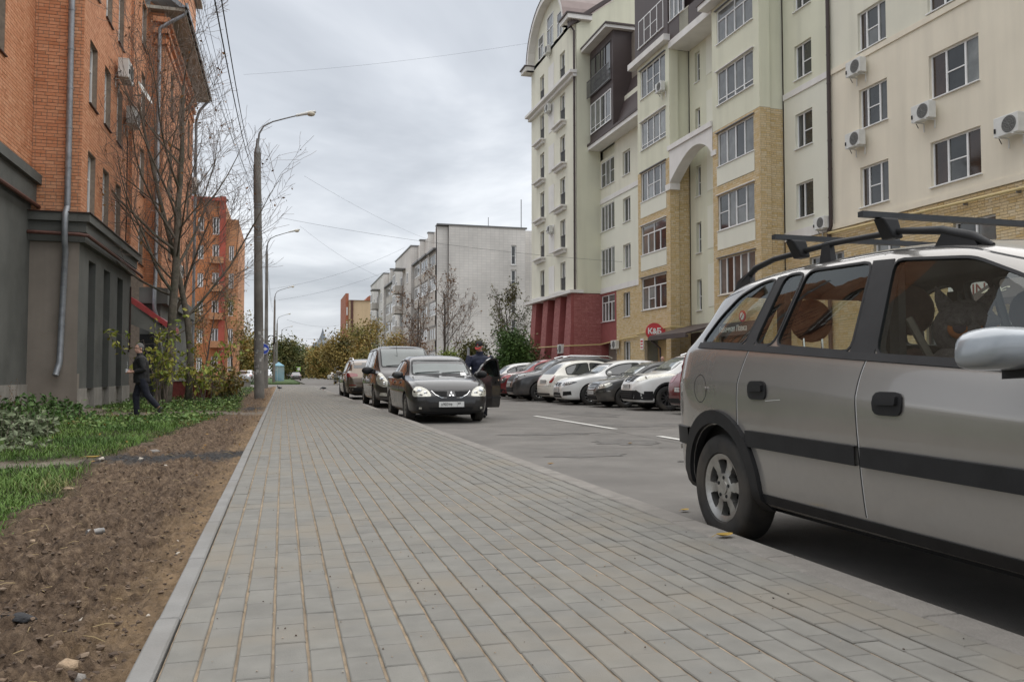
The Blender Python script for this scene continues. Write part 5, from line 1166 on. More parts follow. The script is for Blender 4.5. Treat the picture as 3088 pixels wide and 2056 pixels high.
# trees on the right, before the white block
def rt(px, Yd, h_px, **k): pass
def pxtree(name, label, px, Yd, ytop, seed, P, leaf, nleaf, lsz, sp, lean=(0, 0, 1), rr=.13, group=None, zb=-.15):
    b = onY(px, 1130, Yd); H_ = onY(px, ytop, Yd).z-zb; return tree(name, label, (b.x, Yd, zb), H_*.95 if P is P_RB else H_*.68, rr, seed, P, lean, leaf, group, nleaf=nleaf, lsz=lsz, spread=sp, bark=M_BARKL)
P_RB = dict(P_SM, rmin=.009, n=[17, 10, 6, 4], t0=[.18, .2, .2, .2], len=[.52, .46, .45, .5], ang=[(28, 48), (22, 45), (25, 55), (25, 60)], leaf_lev=3)
pxtree('seed_tree', 'bare tree with brown seed clusters before the loggias of the white block', 1258, 64, 885, 41, P_RB, RS_, 520, .16, .07)
pxtree('seed_tree', 'upright bare tree with brown seed clusters before the blank white wall', 1330, 60, 855, 43, P_RB, RS_, 560, .15, .07)
pxtree('seed_tree', 'wide bare tree with sparse olive leaves beside the red tower base', 1535, 66, 900, 47, P_RB, OG, 1700, .18, .14)
P_BUSH = dict(n=[16, 10, 6], seg=[6, 5, 4, 3], up=[.0, .10, .06, .03], wob=[.08, .12, .14, .15], tap=[.8, .85, .85, .8], t0=[.06, .12, .1], len=[.66, .50, .45], rr=[.5, .45, .5], ang=[(20, 62), (25, 60), (25, 60)], sides=[7, 4, 3, 3], trunk_lev=1, leaf_lev=1)
pxtree('green_tree', 'dense bright green rounded tree in front of the white block', 1530, 52, 990, 51, P_BUSH, GR, 9000, .17, .30, rr=.12)
pxtree('dark_shrub', 'dark olive shrub between the capped man and the green tree', 1440, 56, 1010, 53, P_BUSH, OG, 5200, .17, .32, rr=.09)
pxtree('dark_shrub', 'dark olive shrub at the foot of the red tower', 1575, 55, 1010, 54, P_BUSH, OG, 4200, .17, .32, rr=.09)
pxtree('olive_shrub', 'yellow green shrub behind the black saloon roof', 1350, 58, 1040, 55, P_BUSH, YG, 3000, .16, .32, rr=.08)
pxtree('autumn_tree', 'orange leaved small tree behind the dark van', 1270, 68, 1000, 61, P_BUSH, RS_, 2400, .18, .32, rr=.1)
pxtree('autumn_tree', 'golden brown tree above the roof of the dark van', 1195, 74, 985, 62, P_BUSH, AU, 3600, .20, .40, rr=.13)
pxtree('autumn_tree', 'green and orange autumn tree at the corner of the white block', 1110, 90, 945, 63, P_BUSH, AU, 5600, .24, .5, rr=.16)
pxtree('autumn_tree', 'dark golden autumn tree beside the peach house', 1035, 84, 985, 64, P_BUSH, lmat('gold_dark_leaf', [(.13, .10, .03), (.21, .16, .045), (.27, .19, .05), (.09, .09, .03)]), 5800, .23, .48, rr=.16)
pxtree('autumn_tree', 'olive autumn tree over the bronze off-roader', 1085, 62, 1040, 66, P_BUSH, AU, 2600, .19, .38, rr=.1)
# avenue far away on the left side of the street
for k, (px, Yd, yt, pal, lab) in enumerate(((720, 100, 985, AU, 'yellow autumn tree behind the silver saloon'), (765, 120, 1000, AU, 'golden tree right of the far brick block'), (850, 165, 1010, OG, 'grey green willow beyond the blue kiosk'), (885, 205, 1040, OG, 'olive tree closing the left of the avenue'), (905, 260, 1058, OG, 'small olive tree at the far end of the avenue'), (935, 290, 1062, AU, 'rusty tree at the far end of the street'), (955, 240, 1058, AU, 'rusty round tree over the far parked row'), (985, 200, 1050, AU, 'golden tree over the far parked row'), (918, 330, 1068, OG, 'pale green tree furthest down the street'))):
    pxtree('avenue_tree', lab, px, Yd, yt, 80+k, P_BUSH, pal, 5200, .0022*Yd+.1, .006*Yd, rr=.16, group='trees along the far avenue')

# ---- lawn, ground cover, leaf litter
GB = lmat('grass_blade', [(.055, .115, .018), (.085, .16, .028), (.13, .21, .042), (.07, .135, .022), (.23, .21, .085)])
g_ = np.random.default_rng(5); base = []; rr = random.Random(9)
while len(base) < 78000:
    y = 4.6*(30/4.6)**rr.random(); x_ = -.9-rr.random()*(6.3 if y > 8 else 3.2); gr, asp, pth = masks(x_, y)
    if rr.random() > gr**1.5 or rr.random() < .75*max(0, noise.noise((x_*1.1, y*.7, 12))-.05)*2: continue
    if y > 23 and rr.random() < .5: continue
    base.append((x_, y, soilz(x_, y, gr, asp, pth)-.008, gr))
B_ = np.array(base); n = len(B_); hgt = (.020+.075*g_.random(n)**1.6)*(.55+.45*B_[:, 3])*(1+.35*np.sin(B_[:, 0]*2.3)*np.sin(B_[:, 1]*1.7)); a = g_.random(n)*2*np.pi; wd = .0012+.0020*g_.random(n)+.0002*B_[:, 1]
dx_, dy_ = np.cos(a), np.sin(a); bend = hgt*(.2+.9*g_.random(n)); b2 = a+1.57+g_.normal(size=n)*.4; ex, ey = np.cos(b2), np.sin(b2); P0 = B_[:, :3]
def off(px_, py_, pz_): return P0+np.stack([px_, py_, pz_], 1)
v = np.stack([off(-dx_*wd, -dy_*wd, 0*a), off(dx_*wd, dy_*wd, 0*a), off(dx_*wd*.8+ex*bend*.3, dy_*wd*.8+ey*bend*.3, hgt*.6), off(-dx_*wd*.8+ex*bend*.3, -dy_*wd*.8+ey*bend*.3, hgt*.6), off(ex*bend, ey*bend, hgt)], 1).reshape(-1, 3)
i = np.arange(n)[:, None]*5; F_ = np.concatenate([i+np.array([[0, 1, 2]]), i+np.array([[0, 2, 3]]), i+np.array([[3, 2, 4]])], 0)
A_ = np.clip(.4+.25*np.sin(B_[:, 0]*3)+.25*np.sin(B_[:, 1]*2.1+B_[:, 0])+.3*g_.normal(size=n)*.5, 0, 1); o = npmesh('lawn_grass', v, F_, GB, attr=np.concatenate([A_]*3)); tag(o, 'green lawn grass between the soil strip and the brick house', 'grass', kind='stuff')
# broad-leaved ground cover along the house and under the trees
pos = []; 
while len(pos) < 5200:
    y = 15*(60/15)**rr.random(); x_ = -1.2-rr.random()*5.2; gr, asp, pth = masks(x_, y)
    d_ = noise.noise((x_*.8, y*.5, 8))+.25+(.35 if y > 22.5 else 0)-(.6 if y < 15 else 0)
    if rr.random() > gr*d_ or (x_ < -5.0 and y > 24): continue
    pos.append((x_, y, soilz(x_, y, gr, asp, pth)+.02+.14*rr.random()))
o = leaf_mesh('ground_cover', pos, .065, lmat('cover_leaf', [(.06, .12, .028), (.10, .18, .04), (.18, .24, .07), (.07, .14, .03)]), None, np.random.default_rng(17), droop=.0, asp=.8); tag(o, 'low broad-leaved ground cover along the house wall and under trees', 'ground cover', kind='stuff')
pos = []
while len(pos) < 900:
    y = 8*(60/8)**rr.random(); x_ = -.5-rr.random()*4.5; 
    if y < 16 and rr.random() < .85: continue
    m3 = masks(x_, y); pos.append((x_, y, soilz(x_, y, *m3)+.012))
o = leaf_mesh('leaf_litter', pos, .05, lmat('litter_leaf', [(.24, .12, .03), (.34, .2, .05), (.16, .08, .03)]), None, np.random.default_rng(18), droop=0, asp=.7); tag(o, 'fallen yellow and brown leaves lying on verge and soil', 'leaves', kind='stuff')
NE = lmat('nettle_leaf', [(.05, .11, .028), (.075, .15, .036), (.11, .19, .05), (.042, .09, .024)])
def clump(name, label, c, R, H, n, seed, pal, lsz, asp=.55):
    t_ = thing(name, label, 'plant', c); rr = random.Random(seed); st = MB(); pos = []
    for k in range(n):
        a = rr.random()*6.28; q = R*math.sqrt(rr.random()); b = Vector((q*math.cos(a), q*math.sin(a)*.9, -.05)); h = H*rr.uniform(.5, 1)*(1-.35*(q/R)**2); tp = b+Vector((rr.gauss(0, .06), rr.gauss(0, .06), h)); st.tube([b, b.lerp(tp, .5)+Vector((rr.gauss(0, .02), rr.gauss(0, .02), 0)), tp], [.005, .004, .002], 3, cap=False)
        for j in range(int(h/.035)): f = .25+.75*j/max(1, int(h/.035)); pos.append((b.lerp(tp, f)+Vector((rr.gauss(0, .02), rr.gauss(0, .02), 0)))[:])
    o = st.build('stems', M_TWIG, t_, fix=False); o['kind'] = 'stuff'; leaf_mesh('leaves', pos, lsz, pal, t_, np.random.default_rng(seed), droop=.25, asp=asp)['kind'] = 'stuff'
clump('nettle_clump', 'tall dark green nettle clump at the foot of the near house wall', (-5.9, 22.0, -.1), 1.3, .62, 120, 3, NE, .12)
clump('nettle_clump', 'dark green nettles growing across the lawn left of the walking man', (-4.6, 18.2, -.1), 1.1, .42, 70, 6, NE, .10)
clump('pale_weed', 'pale grey green leafy weed at the edge of the lawn', (-3.95, 13.6, -.1), .75, .62, 120, 7, lmat('pale_weed_leaf', [(.13, .16, .085), (.19, .22, .13), (.10, .13, .06)]), .10)
clump('pale_weed', 'lower pale weed nearer the worn path', (-3.35, 11.7, -.1), .55, .36, 70, 12, MT['pale_weed_leaf'], .08)
clump('dry_weed', 'tall dry brown weed stalk against the near house wall', (-6.1, 21.6, -.1), .25, 1.1, 9, 15, RS_, .05, .3)
# ================================================================== LAMP POSTS, WIRES, SIGNS, KIOSK
M_POLE = mat('pole_concrete', (0.225, 0.212, 0.195), .9, var=.2, scale=3, bump=.35, bscale=40, col2=(0.13, 0.115, 0.10), stain=.3)
def lamp_post(label, x, y, H=9.4, r0=.17, r1=.10, arm=(1.75, 1.35), bands=False, lean=0.0, sc=1.0, group='street lamps along the pavement'):
    t_ = thing('street_lamp', label, 'street lamp', (x, y, -.1), 0, group)
    q = MB(); q.lathe([(r0*1.02, -.2), (r0, .05), (r1, H), (.0, H)], n=14); q.v = [(a+lean*c, b, c) for a, b, c in q.v]; q.build('post', M_POLE, t_, smooth=.6)
    ax = lean*H; P = [(ax, 0, H-.15), (ax+.02, 0, H+.35), (ax+.06, 0, H+.75), (ax+.22, 0, H+1.05), (ax+.55, 0, H+1.25), (ax+1.2, 0, H+1.48), (ax+arm[0], 0, H+1.66)]
    q = MB(); q.tube(P, [.045, .04, .035, .03, .028, .026, .026], 8); q.lathe([(r1*1.05, H-.02), (r1*.5, H+.3), (.045, H+.55)], (ax, 0, 0), n=12); q.build('arm', M_STEEL, t_, smooth=.7)
    e_ = Vector(P[-1]); d = Vector((.95, 0, .28)).normalized()
    q = MB(); q.tube([e_-d*.35, e_-d*.05, e_+d*.2, e_+d*.42], [.05, .06, .085, .05], 10); o = q.build('lamp_head', M_ACW, t_, smooth=.8)
    q = MB(); q.ell(e_+d*.22+Vector((0, 0, -.05)), (.17, .11, .10), 14, 8); q.build('lamp_glass', mat('lamp_diffuser', (.55, .50, .40), .25, var=.1), o, smooth=.8)
    if bands:
        q = MB()
        for z in (1.85, 6.0, 6.15, 6.4, 6.55, 7.3, 7.4): q.lathe([(r0-(r0-r1)*z/H+.012, z), (r0-(r0-r1)*z/H+.012, z+.03)], n=14); q.v[-28:] = [(a+lean*c, b, c) for a, b, c in q.v[-28:]]
        q.build('steel_band', M_GALV, t_)
        q = MB()
        for k in range(26): z = 8.9-.055*k; q.ell((lean*z-.13, -.02, z), (.035, .03, .022), 8, 5)
        q.tube([(lean*9-.13, -.02, 8.95), (lean*7-.13, -.02, 7.4)], .012, 6); q.tube([(lean*7.3-.13, -.02, 7.4), (-.16, -.05, 5.0), (-.17, -.06, 2.0)], .014, 5); q.build('cable_chain', M_INK, t_)
        q = MB()
        rr = random.Random(4)
        for k in range(26):
            z = rr.uniform(1.0, 2.7); a = rr.uniform(3.3, 6.1); w_ = rr.uniform(.02, .09); h_ = rr.uniform(.03, .12); r = r0-(r0-r1)*z/H+.004
            q.poly([(r*math.cos(a+s*w_/r/2)+lean*z, r*math.sin(a+s*w_/r/2), z+t*h_/2) for s, t in ((-1, -1), (1, -1), (1, 1), (-1, 1))])
        q.build('paper_scraps', mat('torn_paper', (.5, .49, .46), .9, var=.2, scale=30), t_, fix=False)
    return t_
lamp_post('thick concrete street lamp post at the pavement edge beside the trees', -.845, 32.6, bands=True, lean=-.0195, r0=.19, r1=.125)
lamp_post('second street lamp with dark rusty upper post behind the first', -1.10, 58.5, 9.2, .15, .09, lean=-.005)
for (px, Yd, zt, lab) in ((826, 98, 9.4, 'street lamp on the grass verge by the blue kiosk'), (834, 142, 9.4, 'street lamp behind the blue kiosk'), (848, 175, 9.2, 'street lamp far along the grass verge'), (856, 216, 9.2, 'street lamp at the far end of the grass verge'), (861, 262, 9.2, 'smallest most distant street lamp of the row')):
    b = onY(px, 1130, Yd); lamp_post(lab, b.x, Yd, zt)
# keep-right sign on the second post
SG = thing('direction_sign', 'round blue sign with white arrow pointing right on a lamp post', 'road sign', (-.62, 58.2, 1.87+.6))
c = onY(795, 1052, 58.2); SG.location = c
q = MB(); q.lathe([(.001, -.012), (.37, -.012), (.37, .012), (.001, .012)], ax='Y', n=36); q.build('plate', mat('sign_blue', (.02, .06, .42), .35, var=.05, coat=.2), SG)
q = MB(); q.lathe([(.345, -.015), (.365, -.015)], ax='Y', n=36); q.build('rim', M_SWH, SG)
q = MB(); q.prism(Fr((0, -.014, 0), (1, 0, 0), (0, -1, 0)), [(-.25, -.045), (.06, -.045), (.06, -.14), (.27, 0), (.06, .14), (.06, .045), (-.25, .045)], 0, .004); q.build('arrow', M_SWH, SG)
q = MB(); q.tube([(-.3, .02, 0), (-.55, .05, 0)], .02, 6); q.build('bracket', M_STEEL, SG)
# slim grey post by the shrubs
PO = thing('grey_post', 'slim pale grey sign post in front of the dark shrubs', 'post', onY(1412, 1140, 46)); PO.location.z = ROAD
q = MB(); q.tube([(0, 0, -.1), (0, 0, 2.55)], .045, 8); q.build('tube', M_GALV, PO); q = MB(); q.box(-.02, .02, -.25, .25, 2.0, 2.5); q.build('plate_edge', M_GALV, PO)
# kiosk and low things on the verge
b = onY(840, 1130, 118); KI = thing('blue_kiosk', 'pale blue kiosk with pointed roof behind the lamp posts', 'kiosk', (b.x, 118, -.1))
M_KB = mat('kiosk_blue', (.16, .36, .50), .5, var=.25, scale=1.2, col2=(.45, .58, .62))
q = MB(); q.box(-.75, .75, 0, 1.4, 0, 2.2); o = q.build('walls', M_KB, KI)
q = MB(); q.v = [(-.8, -.1, 2.2), (.8, -.1, 2.2), (.8, 1.5, 2.2), (-.8, 1.5, 2.2), (0, .7, 2.75)]; q.f = [(0, 1, 4), (1, 2, 4), (2, 3, 4), (3, 0, 4), (0, 3, 2, 1)]; q.m = [0]*5; q.a = [0]*5; q.build('roof', mat('kiosk_roof', (.17, .38, .50), .4, var=.1), KI)
q = MB(); q.box(-.20, -.16, -.02, 0, 0, 2.15); q.box(-.75, -.2, -.015, 0, 1.6, 1.64); q.build('panel_joint', M_SWH, KI)
RG2 = thing('crossing_sign', 'small green and white crossing sign far down the street', 'road sign', onY(900, 1112, 190)); q = MB(); q.box(-.5, .5, -.03, .03, -.5, .5); q.build('plate', mat('sign_green', (.35, .6, .10), .4), RG2); q = MB(); q.box(-.3, .3, -.04, -.031, -.35, .35); q.build('symbol', M_SWH, RG2); q = MB(); q.tube([(0, .05, .5), (0, .05, -2.4)], .05, 6); q.build('post', M_STEEL, RG2)
BR = thing('low_rail', 'low concrete parapet between the trees and parked silver saloon', 'parapet'); p1, p2 = onZ(640, 1180, -.05), onZ(735, 1176, -.05); q = MB(); q.box(-6.0, p2.x, 63.0, 63.3, -.2, .38); q.build('wall', M_CONCP, BR); q = MB(); q.box(-6.1, p2.x+.05, 62.95, 63.35, .382, .46); q.build('coping', M_CONC, BR)
# ---- overhead wires
def wire(label, A, B, sag, r=.012, n=24):
    r *= .5; A, B = Vector(A), Vector(B); q = MB(); q.tube([A.lerp(B, k/n)-Vector((0, 0, 4*sag*(k/n)*(1-k/n))) for k in range(n+1)], r, 5); o = q.build('overhead_wire', M_INK, smooth=3.2, fix=False); return tag(o, label, 'wire', 'overhead wires of the street')
TP = lambda z: (-.85-.0195*z-.13, 32.6, z)
k_ = 3088/2355
for i, (sx, z, r, lab) in enumerate(((485, 8.6, .018, 'thick twisted supply wire running from the near sky to the post top'), (502, 8.9, .016, 'second thick supply wire beside the twisted one'), (408, 8.0, .010, 'thin wire from the roof corner to the post'), (436, 7.8, .010, 'thin wire crossing the brick eaves to the post'), (424, 7.6, .008, 'thinnest wire along the brick eaves'), (456, 7.5, .008, 'thin wire in front of the brick gable'))):
    A = onY(sx*k_, -60, 9.0 if i < 2 else 12.0); wire(lab, A, TP(z), .35 if i < 2 else .25, r)
for i, z in enumerate((8.7, 8.3, 7.8, 7.5)): wire('%s supply wire running on from the thick post to the second post' % ('topmost', 'second', 'third', 'lowest')[i], TP(z), (-1.1, 58.5, z-.2), .5, .012)
for i, z in enumerate((8.5, 8.0)): wire('%s supply wire between the second post and the kiosk lamp' % ('upper', 'lower')[i], (-1.1, 58.5, z), (-1.15, 98, z), .6, .014)
for i, (a, ya, b, yb, sag, r, lab) in enumerate((((640, 500), 58, (1600, 612), 45, .5, .016, 'wire across the street from the second post to the tower'), ((560, 172), 70, (1215, 100), 60, .3, .012, 'faint high wire from the trees to the arched gable'), ((700, 405), 60, (1010, 560), 92, .4, .013, 'wire falling towards the white block roof'), ((640, 690), 98, (905, 618), 110, .5, .02, 'wire rising to the white block'), ((660, 735), 140, (780, 748), 150, .6, .025, 'slack wire far down the street'), ((660, 770), 175, (760, 775), 175, .6, .03, 'slack wire at the end of the street'), ((690, 520), 98, (880, 640), 110, .5, .018, 'thin wire falling towards the balconies'), ((620, 665), 98, (930, 570), 98, .7, .018, 'wire climbing from the kiosk lamp to the loggias'))):
    wire(lab, onY(a[0]*k_, a[1]*k_, ya), onY(b[0]*k_, b[1]*k_, yb), sag, r)
CL = thing('cable_coil', 'coil of black cable hung on the lamp post by the kiosk', 'cable', onY(816, 1026, 97.5)); q = MB()
for j in range(3): q.tube([(.42*math.cos(a)+.05*j, .06*j, .55*math.sin(a)) for a in np.linspace(0, 6.2832, 22)], .035, 5, cap=False)
q.build('loops', M_INK, CL)

# ================================================================== SMALL THINGS ON THE GROUND
rs = random.Random(31)
def stone(label, px, py, r, col, sq=(1, .8, .55), seed=1, cat='stone', name='stone'):
    p = onZ(px, py, -.02); z = terr(p.x, p.y); v, f = blob(r, seed, 2, sq); o = npmesh(name, v, f, mat(col[0], col[1], .9, var=.2, scale=30, bump=.5, bscale=120), smooth=True); o.location = (p.x, p.y, z+r*sq[2]*.45); o.rotation_euler = (rs.uniform(-.2, .2), rs.uniform(-.2, .2), rs.random()*6); return tag(o, label, cat)
WHS = ('white_stone', (.50, .45, .38)); TAS = ('tan_stone', (.36, .26, .17)); ORS = ('orange_rubble', (.42, .22, .10)); BLS = ('tarmac_lump', (.03, .03, .032)); GYS = ('grey_stone', (.25, .23, .21))
stone('angular orange brick fragment lying on the brown soil', 352, 1805, 0.0273, ORS, (1, .8, .9), 2, 'rubble', 'rubble'); stone('pale stone leaning on the orange fragment', 325, 1788, 0.0203, TAS, (1, .8, .6), 3)
stone('long tan brick shard near the black tarmac lump', 192, 1815, 0.0234, ORS, (1.5, .5, .35), 4, 'rubble', 'rubble'); stone('white stone half sunk beside the tarmac lump', 18, 1838, 0.0234, WHS, (1, .8, .6), 5)
stone('black lump of old tarmac in the soil', 58, 1862, 0.0468, BLS, (1.5, .8, .28), 26, 'tarmac'); stone('white pebble between tarmac and kerb', 250, 1852, 0.0133, WHS, (1, .8, .6), 7); stone('pale chip lying on sandy soil by the kerb', 447, 1852, 0.0101, WHS, (1, .6, .5), 8)
stone('large pale flat stone at the bottom of the soil strip', 205, 2022, 0.0273, TAS, (1.3, .8, .7), 9); stone('flat grey brown stone beside the large pale one', 212, 2048, 0.0312, GYS, (1.4, .9, .45), 10)
stone('pale round pebble in the middle of the soil', 535, 1610, 0.0156, WHS, (1, .8, .6), 11); stone('white stone at the end of the worn path', 425, 1378, 0.0351, WHS, (1, .8, .6), 12); stone('white stone where path and dark tarmac crumbs meet', 307, 1387, 0.0351, WHS, (1, .8, .6), 13)
stone('small white stone on the tarmac crumbs', 500, 1400, 0.0234, WHS, (1, .7, .5), 14); stone('buff stone in front of the tarmac crumbs', 395, 1460, 0.0234, TAS, (1, .8, .7), 15); stone('grey brown clod at the lawn edge', 440, 1345, 0.0780, ('dark_clod', (.11, .08, .055)), (1.3, .8, .6), 16, 'clod', 'clod'); stone('dark oval stone at the lawn edge', 465, 1358, 0.0585, GYS, (1.4, .8, .45), 17)
stone('pale slab of stone near the left grass edge', 115, 1620, 0.0312, TAS, (1.6, .7, .35), 18); stone('white chip beside the kerb joint', 537, 1660, 0.0125, WHS, (1, .8, .4), 19); stone('brown clod at the grass corner', 215, 1467, 0.0390, TAS, (1.6, .8, .3), 20)
p = onZ(287, 1603, -.02); PC = thing('can', 'crushed grey metal can half buried in the soil', 'can', (p.x, p.y, terr(p.x, p.y)+.004), .6); q = MB(); q.lathe([(.0, -.045), (.019, -.045), (.021, -.036), (.018, -.01), (.021, .02), (.018, .043), (.0, .04)], ax='X', n=14); o = q.build('body', mat('can_metal', (.22, .21, .2), .5, metal=.5, var=.3, scale=20), PC, smooth=.7); q = MB(); q.lathe([(.016, .044), (.019, .046), (.019, .04)], ax='X', n=14); q.build('rim', M_STEEL, PC)
# yellow leaf at the kerb and bits on the pavers
def leaf_thing(label, x, y, z, s, rz, col=(.34, .22, .035)):
    q = MB(); n = 7
    for i in range(n):
        t0, t1 = i/n, (i+1)/n; w0, w1 = s*.32*math.sin(math.pi*t0)**.7, s*.32*math.sin(math.pi*t1)**.7; c0, c1 = .25*s*(t0-.5)**2*2, .25*s*(t1-.5)**2*2
        for sg in (1, -1): q.poly([(s*(t0-.5), 0, c0), (s*(t1-.5), 0, c1), (s*(t1-.5), sg*w1, c1+.3*w1), (s*(t0-.5), sg*w0, c0+.3*w0)])
    q.tube([(-s*.5, 0, .12*s), (-s*.8, 0, .02*s)], .0015, 4); o = q.build('fallen_leaf', mat('yellow_leaf_%d' % int(col[0]*100), col, .7, var=.2, scale=40), fix=False); o.location = (x, y, z); o.rotation_euler = (0, 0, rz); return tag(o, label, 'leaf')
p = onZ(2185, 1622, 0); leaf_thing('curled yellow leaf on the pavers beside the silver car rear wheel', p.x, p.y, .012, .11, .2)
p = onZ(2065, 1543, ROAD); leaf_thing('yellow leaf on the roadway behind the silver car', p.x, p.y, ROAD+.012, .08, .4)
p = onZ(1660, 1402, 0); leaf_thing('brown leaf on the pavers by the worn kerb', p.x, p.y, .008, .10, 1.0, (.2, .12, .04)); p = onZ(280, 1382, -.03); leaf_thing('yellow leaf where the lawn meets the path', p.x, p.y, terr(p.x, p.y)+.03, .16, .3)
p = onZ(1900, 1340, ROAD); leaf_thing('brown leaf lying on the roadway beyond the kerb', p.x, p.y, ROAD+.014, .10, .9, (.2, .12, .04))
VV, FF, AA, n0 = [], [], [], 0
for k in range(420):
    y = 2.2*(16/2.2)**rs.random(); x_ = rs.uniform(-.3, 2.2); v, f = protos[k % 8]; r = rs.uniform(.0015, .0042); VV.append(v*r+np.array([x_, y, .003+r*.3])); FF.append(f+n0); n0 += len(v); AA += [rs.random()]*len(f)
tag(npmesh('pavement_grit', np.concatenate(VV), np.concatenate(FF), mat('grit', [(.03, .025, .02), (.08, .05, .03), (.4, .36, .3), (.30, .2, .11)], .9, attr='rnd'), attr=AA), 'tiny pebbles and grit scattered over the pavers', 'grit', kind='stuff')
# two pigeons
def pigeon(label, x, y, rz, peck):
    t_ = thing('pigeon', label, 'pigeon', (x, y, 0.0), rz, 'pigeons at the end of the pavement'); M_P = mat('pigeon_grey', (.075, .08, .09), .8, var=.3, scale=30); M_P2 = mat('pigeon_dark', (.03, .035, .035), .5, var=.2, scale=20)
    q = MB(); hz = .17 if not peck else .07; hx = .13 if not peck else .17
    q.tube([(-.17, 0, .10), (-.11, 0, .12), (-.04, 0, .135), (.04, 0, .145), (.09, 0, .15 if not peck else .13), (hx-.015, 0, hz+.05), (hx, 0, hz+.09 if not peck else hz+.03)], [.012, .04, .062, .066, .045, .026, .012], 10); q.ell((hx, 0, hz+.08 if not peck else hz+.03), (.032, .026, .026), 10, 8)
    o = q.build('body', M_P, t_, smooth=3.2, fix=False); rm = o.modifiers.new('r', 'REMESH'); rm.mode = 'VOXEL'; rm.voxel_size = .008; rm.use_smooth_shade = True
    for s in (1, -1):
        q = MB(); q.ell((-.04, s*.055, .14), (.11, .018, .045), 12, 8); q.build('wing', M_P2, t_, smooth=3.2); q = MB(); q.tube([(.01, s*.025, .09), (.0, s*.028, .0)], .005, 5); q.tube([(-.02, s*.028, .004), (.04, s*.03, .004)], .004, 4); q.build('leg', mat('pigeon_leg', (.3, .08, .06), .7), t_)
    q = MB(); q.hexa([(-.27, -.03, .085), (-.12, -.02, .10), (-.12, .02, .10), (-.27, .03, .085), (-.27, -.03, .093), (-.12, -.02, .115), (-.12, .02, .115), (-.27, .03, .093)]); q.build('tail', M_P2, t_)
    e_ = Vector((hx+.03, 0, hz+.08 if not peck else hz+.025)); q = MB(); q.tube([e_, e_+Vector((.03, 0, -.008))], [.008, .001], 6); q.build('beak', M_INK, t_)
p = onZ(842, 1176, 0); pigeon('dark pigeon standing upright near the left kerb of the pavement', p.x, p.y, 2.4, False); p = onZ(975, 1177, 0); pigeon('grey pigeon pecking near the right kerb of the pavement', p.x, p.y, 3.4, True)
# ================================================================== VEHICLES
def pch(tab, x):
    """monotone cubic through a table [(x,y)]"""
    X = np.array([a for a, b in tab], float); Y = np.array([b for a, b in tab], float); h = np.diff(X); d = np.diff(Y)/h; m = np.zeros(len(X))
    for i in range(1, len(X)-1):
        if d[i-1]*d[i] > 0: w1, w2 = 2*h[i]+h[i-1], h[i]+2*h[i-1]; m[i] = (w1+w2)/(w1/d[i-1]+w2/d[i])
    m[0], m[-1] = d[0], d[-1]
    x = np.clip(np.asarray(x, float), X[0], X[-1]); i = np.clip(np.searchsorted(X, x)-1, 0, len(X)-2); t = (x-X[i])/h[i]
    return (1+2*t)*(1-t)**2*Y[i]+t*(1-t)**2*h[i]*m[i]+t*t*(3-2*t)*Y[i+1]+t*t*(t-1)*h[i]*m[i+1]
def chaikin(P, n=2, closed=False):
    P = np.asarray(P, float)
    for _ in range(n):
        if closed: Q = np.roll(P, -1, 0); P = np.stack([.75*P+.25*Q, .25*P+.75*Q], 1).reshape(-1, 2)
        else:
            A = .75*P[:-1]+.25*P[1:]; B = .25*P[:-1]+.75*P[1:]; P = np.concatenate([P[:1], np.stack([A, B], 1).reshape(-1, 2)[1:-1] if False else np.stack([A, B], 1).reshape(-1, 2), P[-1:]])
    return P
def rnd(P, r=.05, k=4):
    """closed polygon with corners rounded by a fixed radius"""
    P = [np.array(p, float) for p in P]; n = len(P); out_ = []
    for i in range(n):
        a, b, c = P[i-1], P[i], P[(i+1) % n]; d1 = a-b; d2 = c-b; l1, l2 = np.linalg.norm(d1), np.linalg.norm(d2); q = min(r, l1*.45, l2*.45)
        p1, p2 = b+d1/l1*q, b+d2/l2*q
        for t in np.linspace(0, 1, k): out_.append(tuple((1-t)**2*p1+2*t*(1-t)*b+t*t*p2))
    return out_
def section(S, x, inset=0.0, floor=None):
    zt = float(pch(S['top'], x)); zb = float(pch(S['bot'], x)); w = float(pch(S['wid'], x)); rw = min(float(pch(S['rw'], x)), w*.97); be = min(float(pch(S['belt'], x)), zt-.035)
    zb = min(zb, zt-.12); cr = S.get('crown', .06)*min(1, (zt-be)/.3+.35); be = max(be, zb+.06); h = be-zb
    P = [(0, zb), (w*.82, zb), (w*.955, zb+.03), (w*.985, zb+.3*h), (w, zb+.55*h), (w*.995, zb+.80*h), (w*.985, be-.02), (w*.955, be+.012)]
    if S.get('crease'): P[3:7] = [(w*.982, zb+.3*h), (w*.997, zb+.62*h), (w, zb+.775*h), (w*.9975, zb+.80*h), (w*.960, be-.015)]; P[8] = (w*.942, be+.012)
    e = (rw, max(zt-cr, be+.02)); P += [(P[-1][0]*.6+e[0]*.4, P[-1][1]*.6+e[1]*.4), (P[-1][0]*.15+e[0]*.85, P[-1][1]*.15+e[1]*.85), (rw*.97, e[1]+(zt-e[1])*.35), (rw*.72, zt-.22*cr), (rw*.3, zt-.02*cr), (0, zt)]
    if inset:
        P = [(max(0, y-inset) if y > 0 else 0, min(max(z, floor), zt-inset)) for y, z in P]
    return chaikin(P, 2)
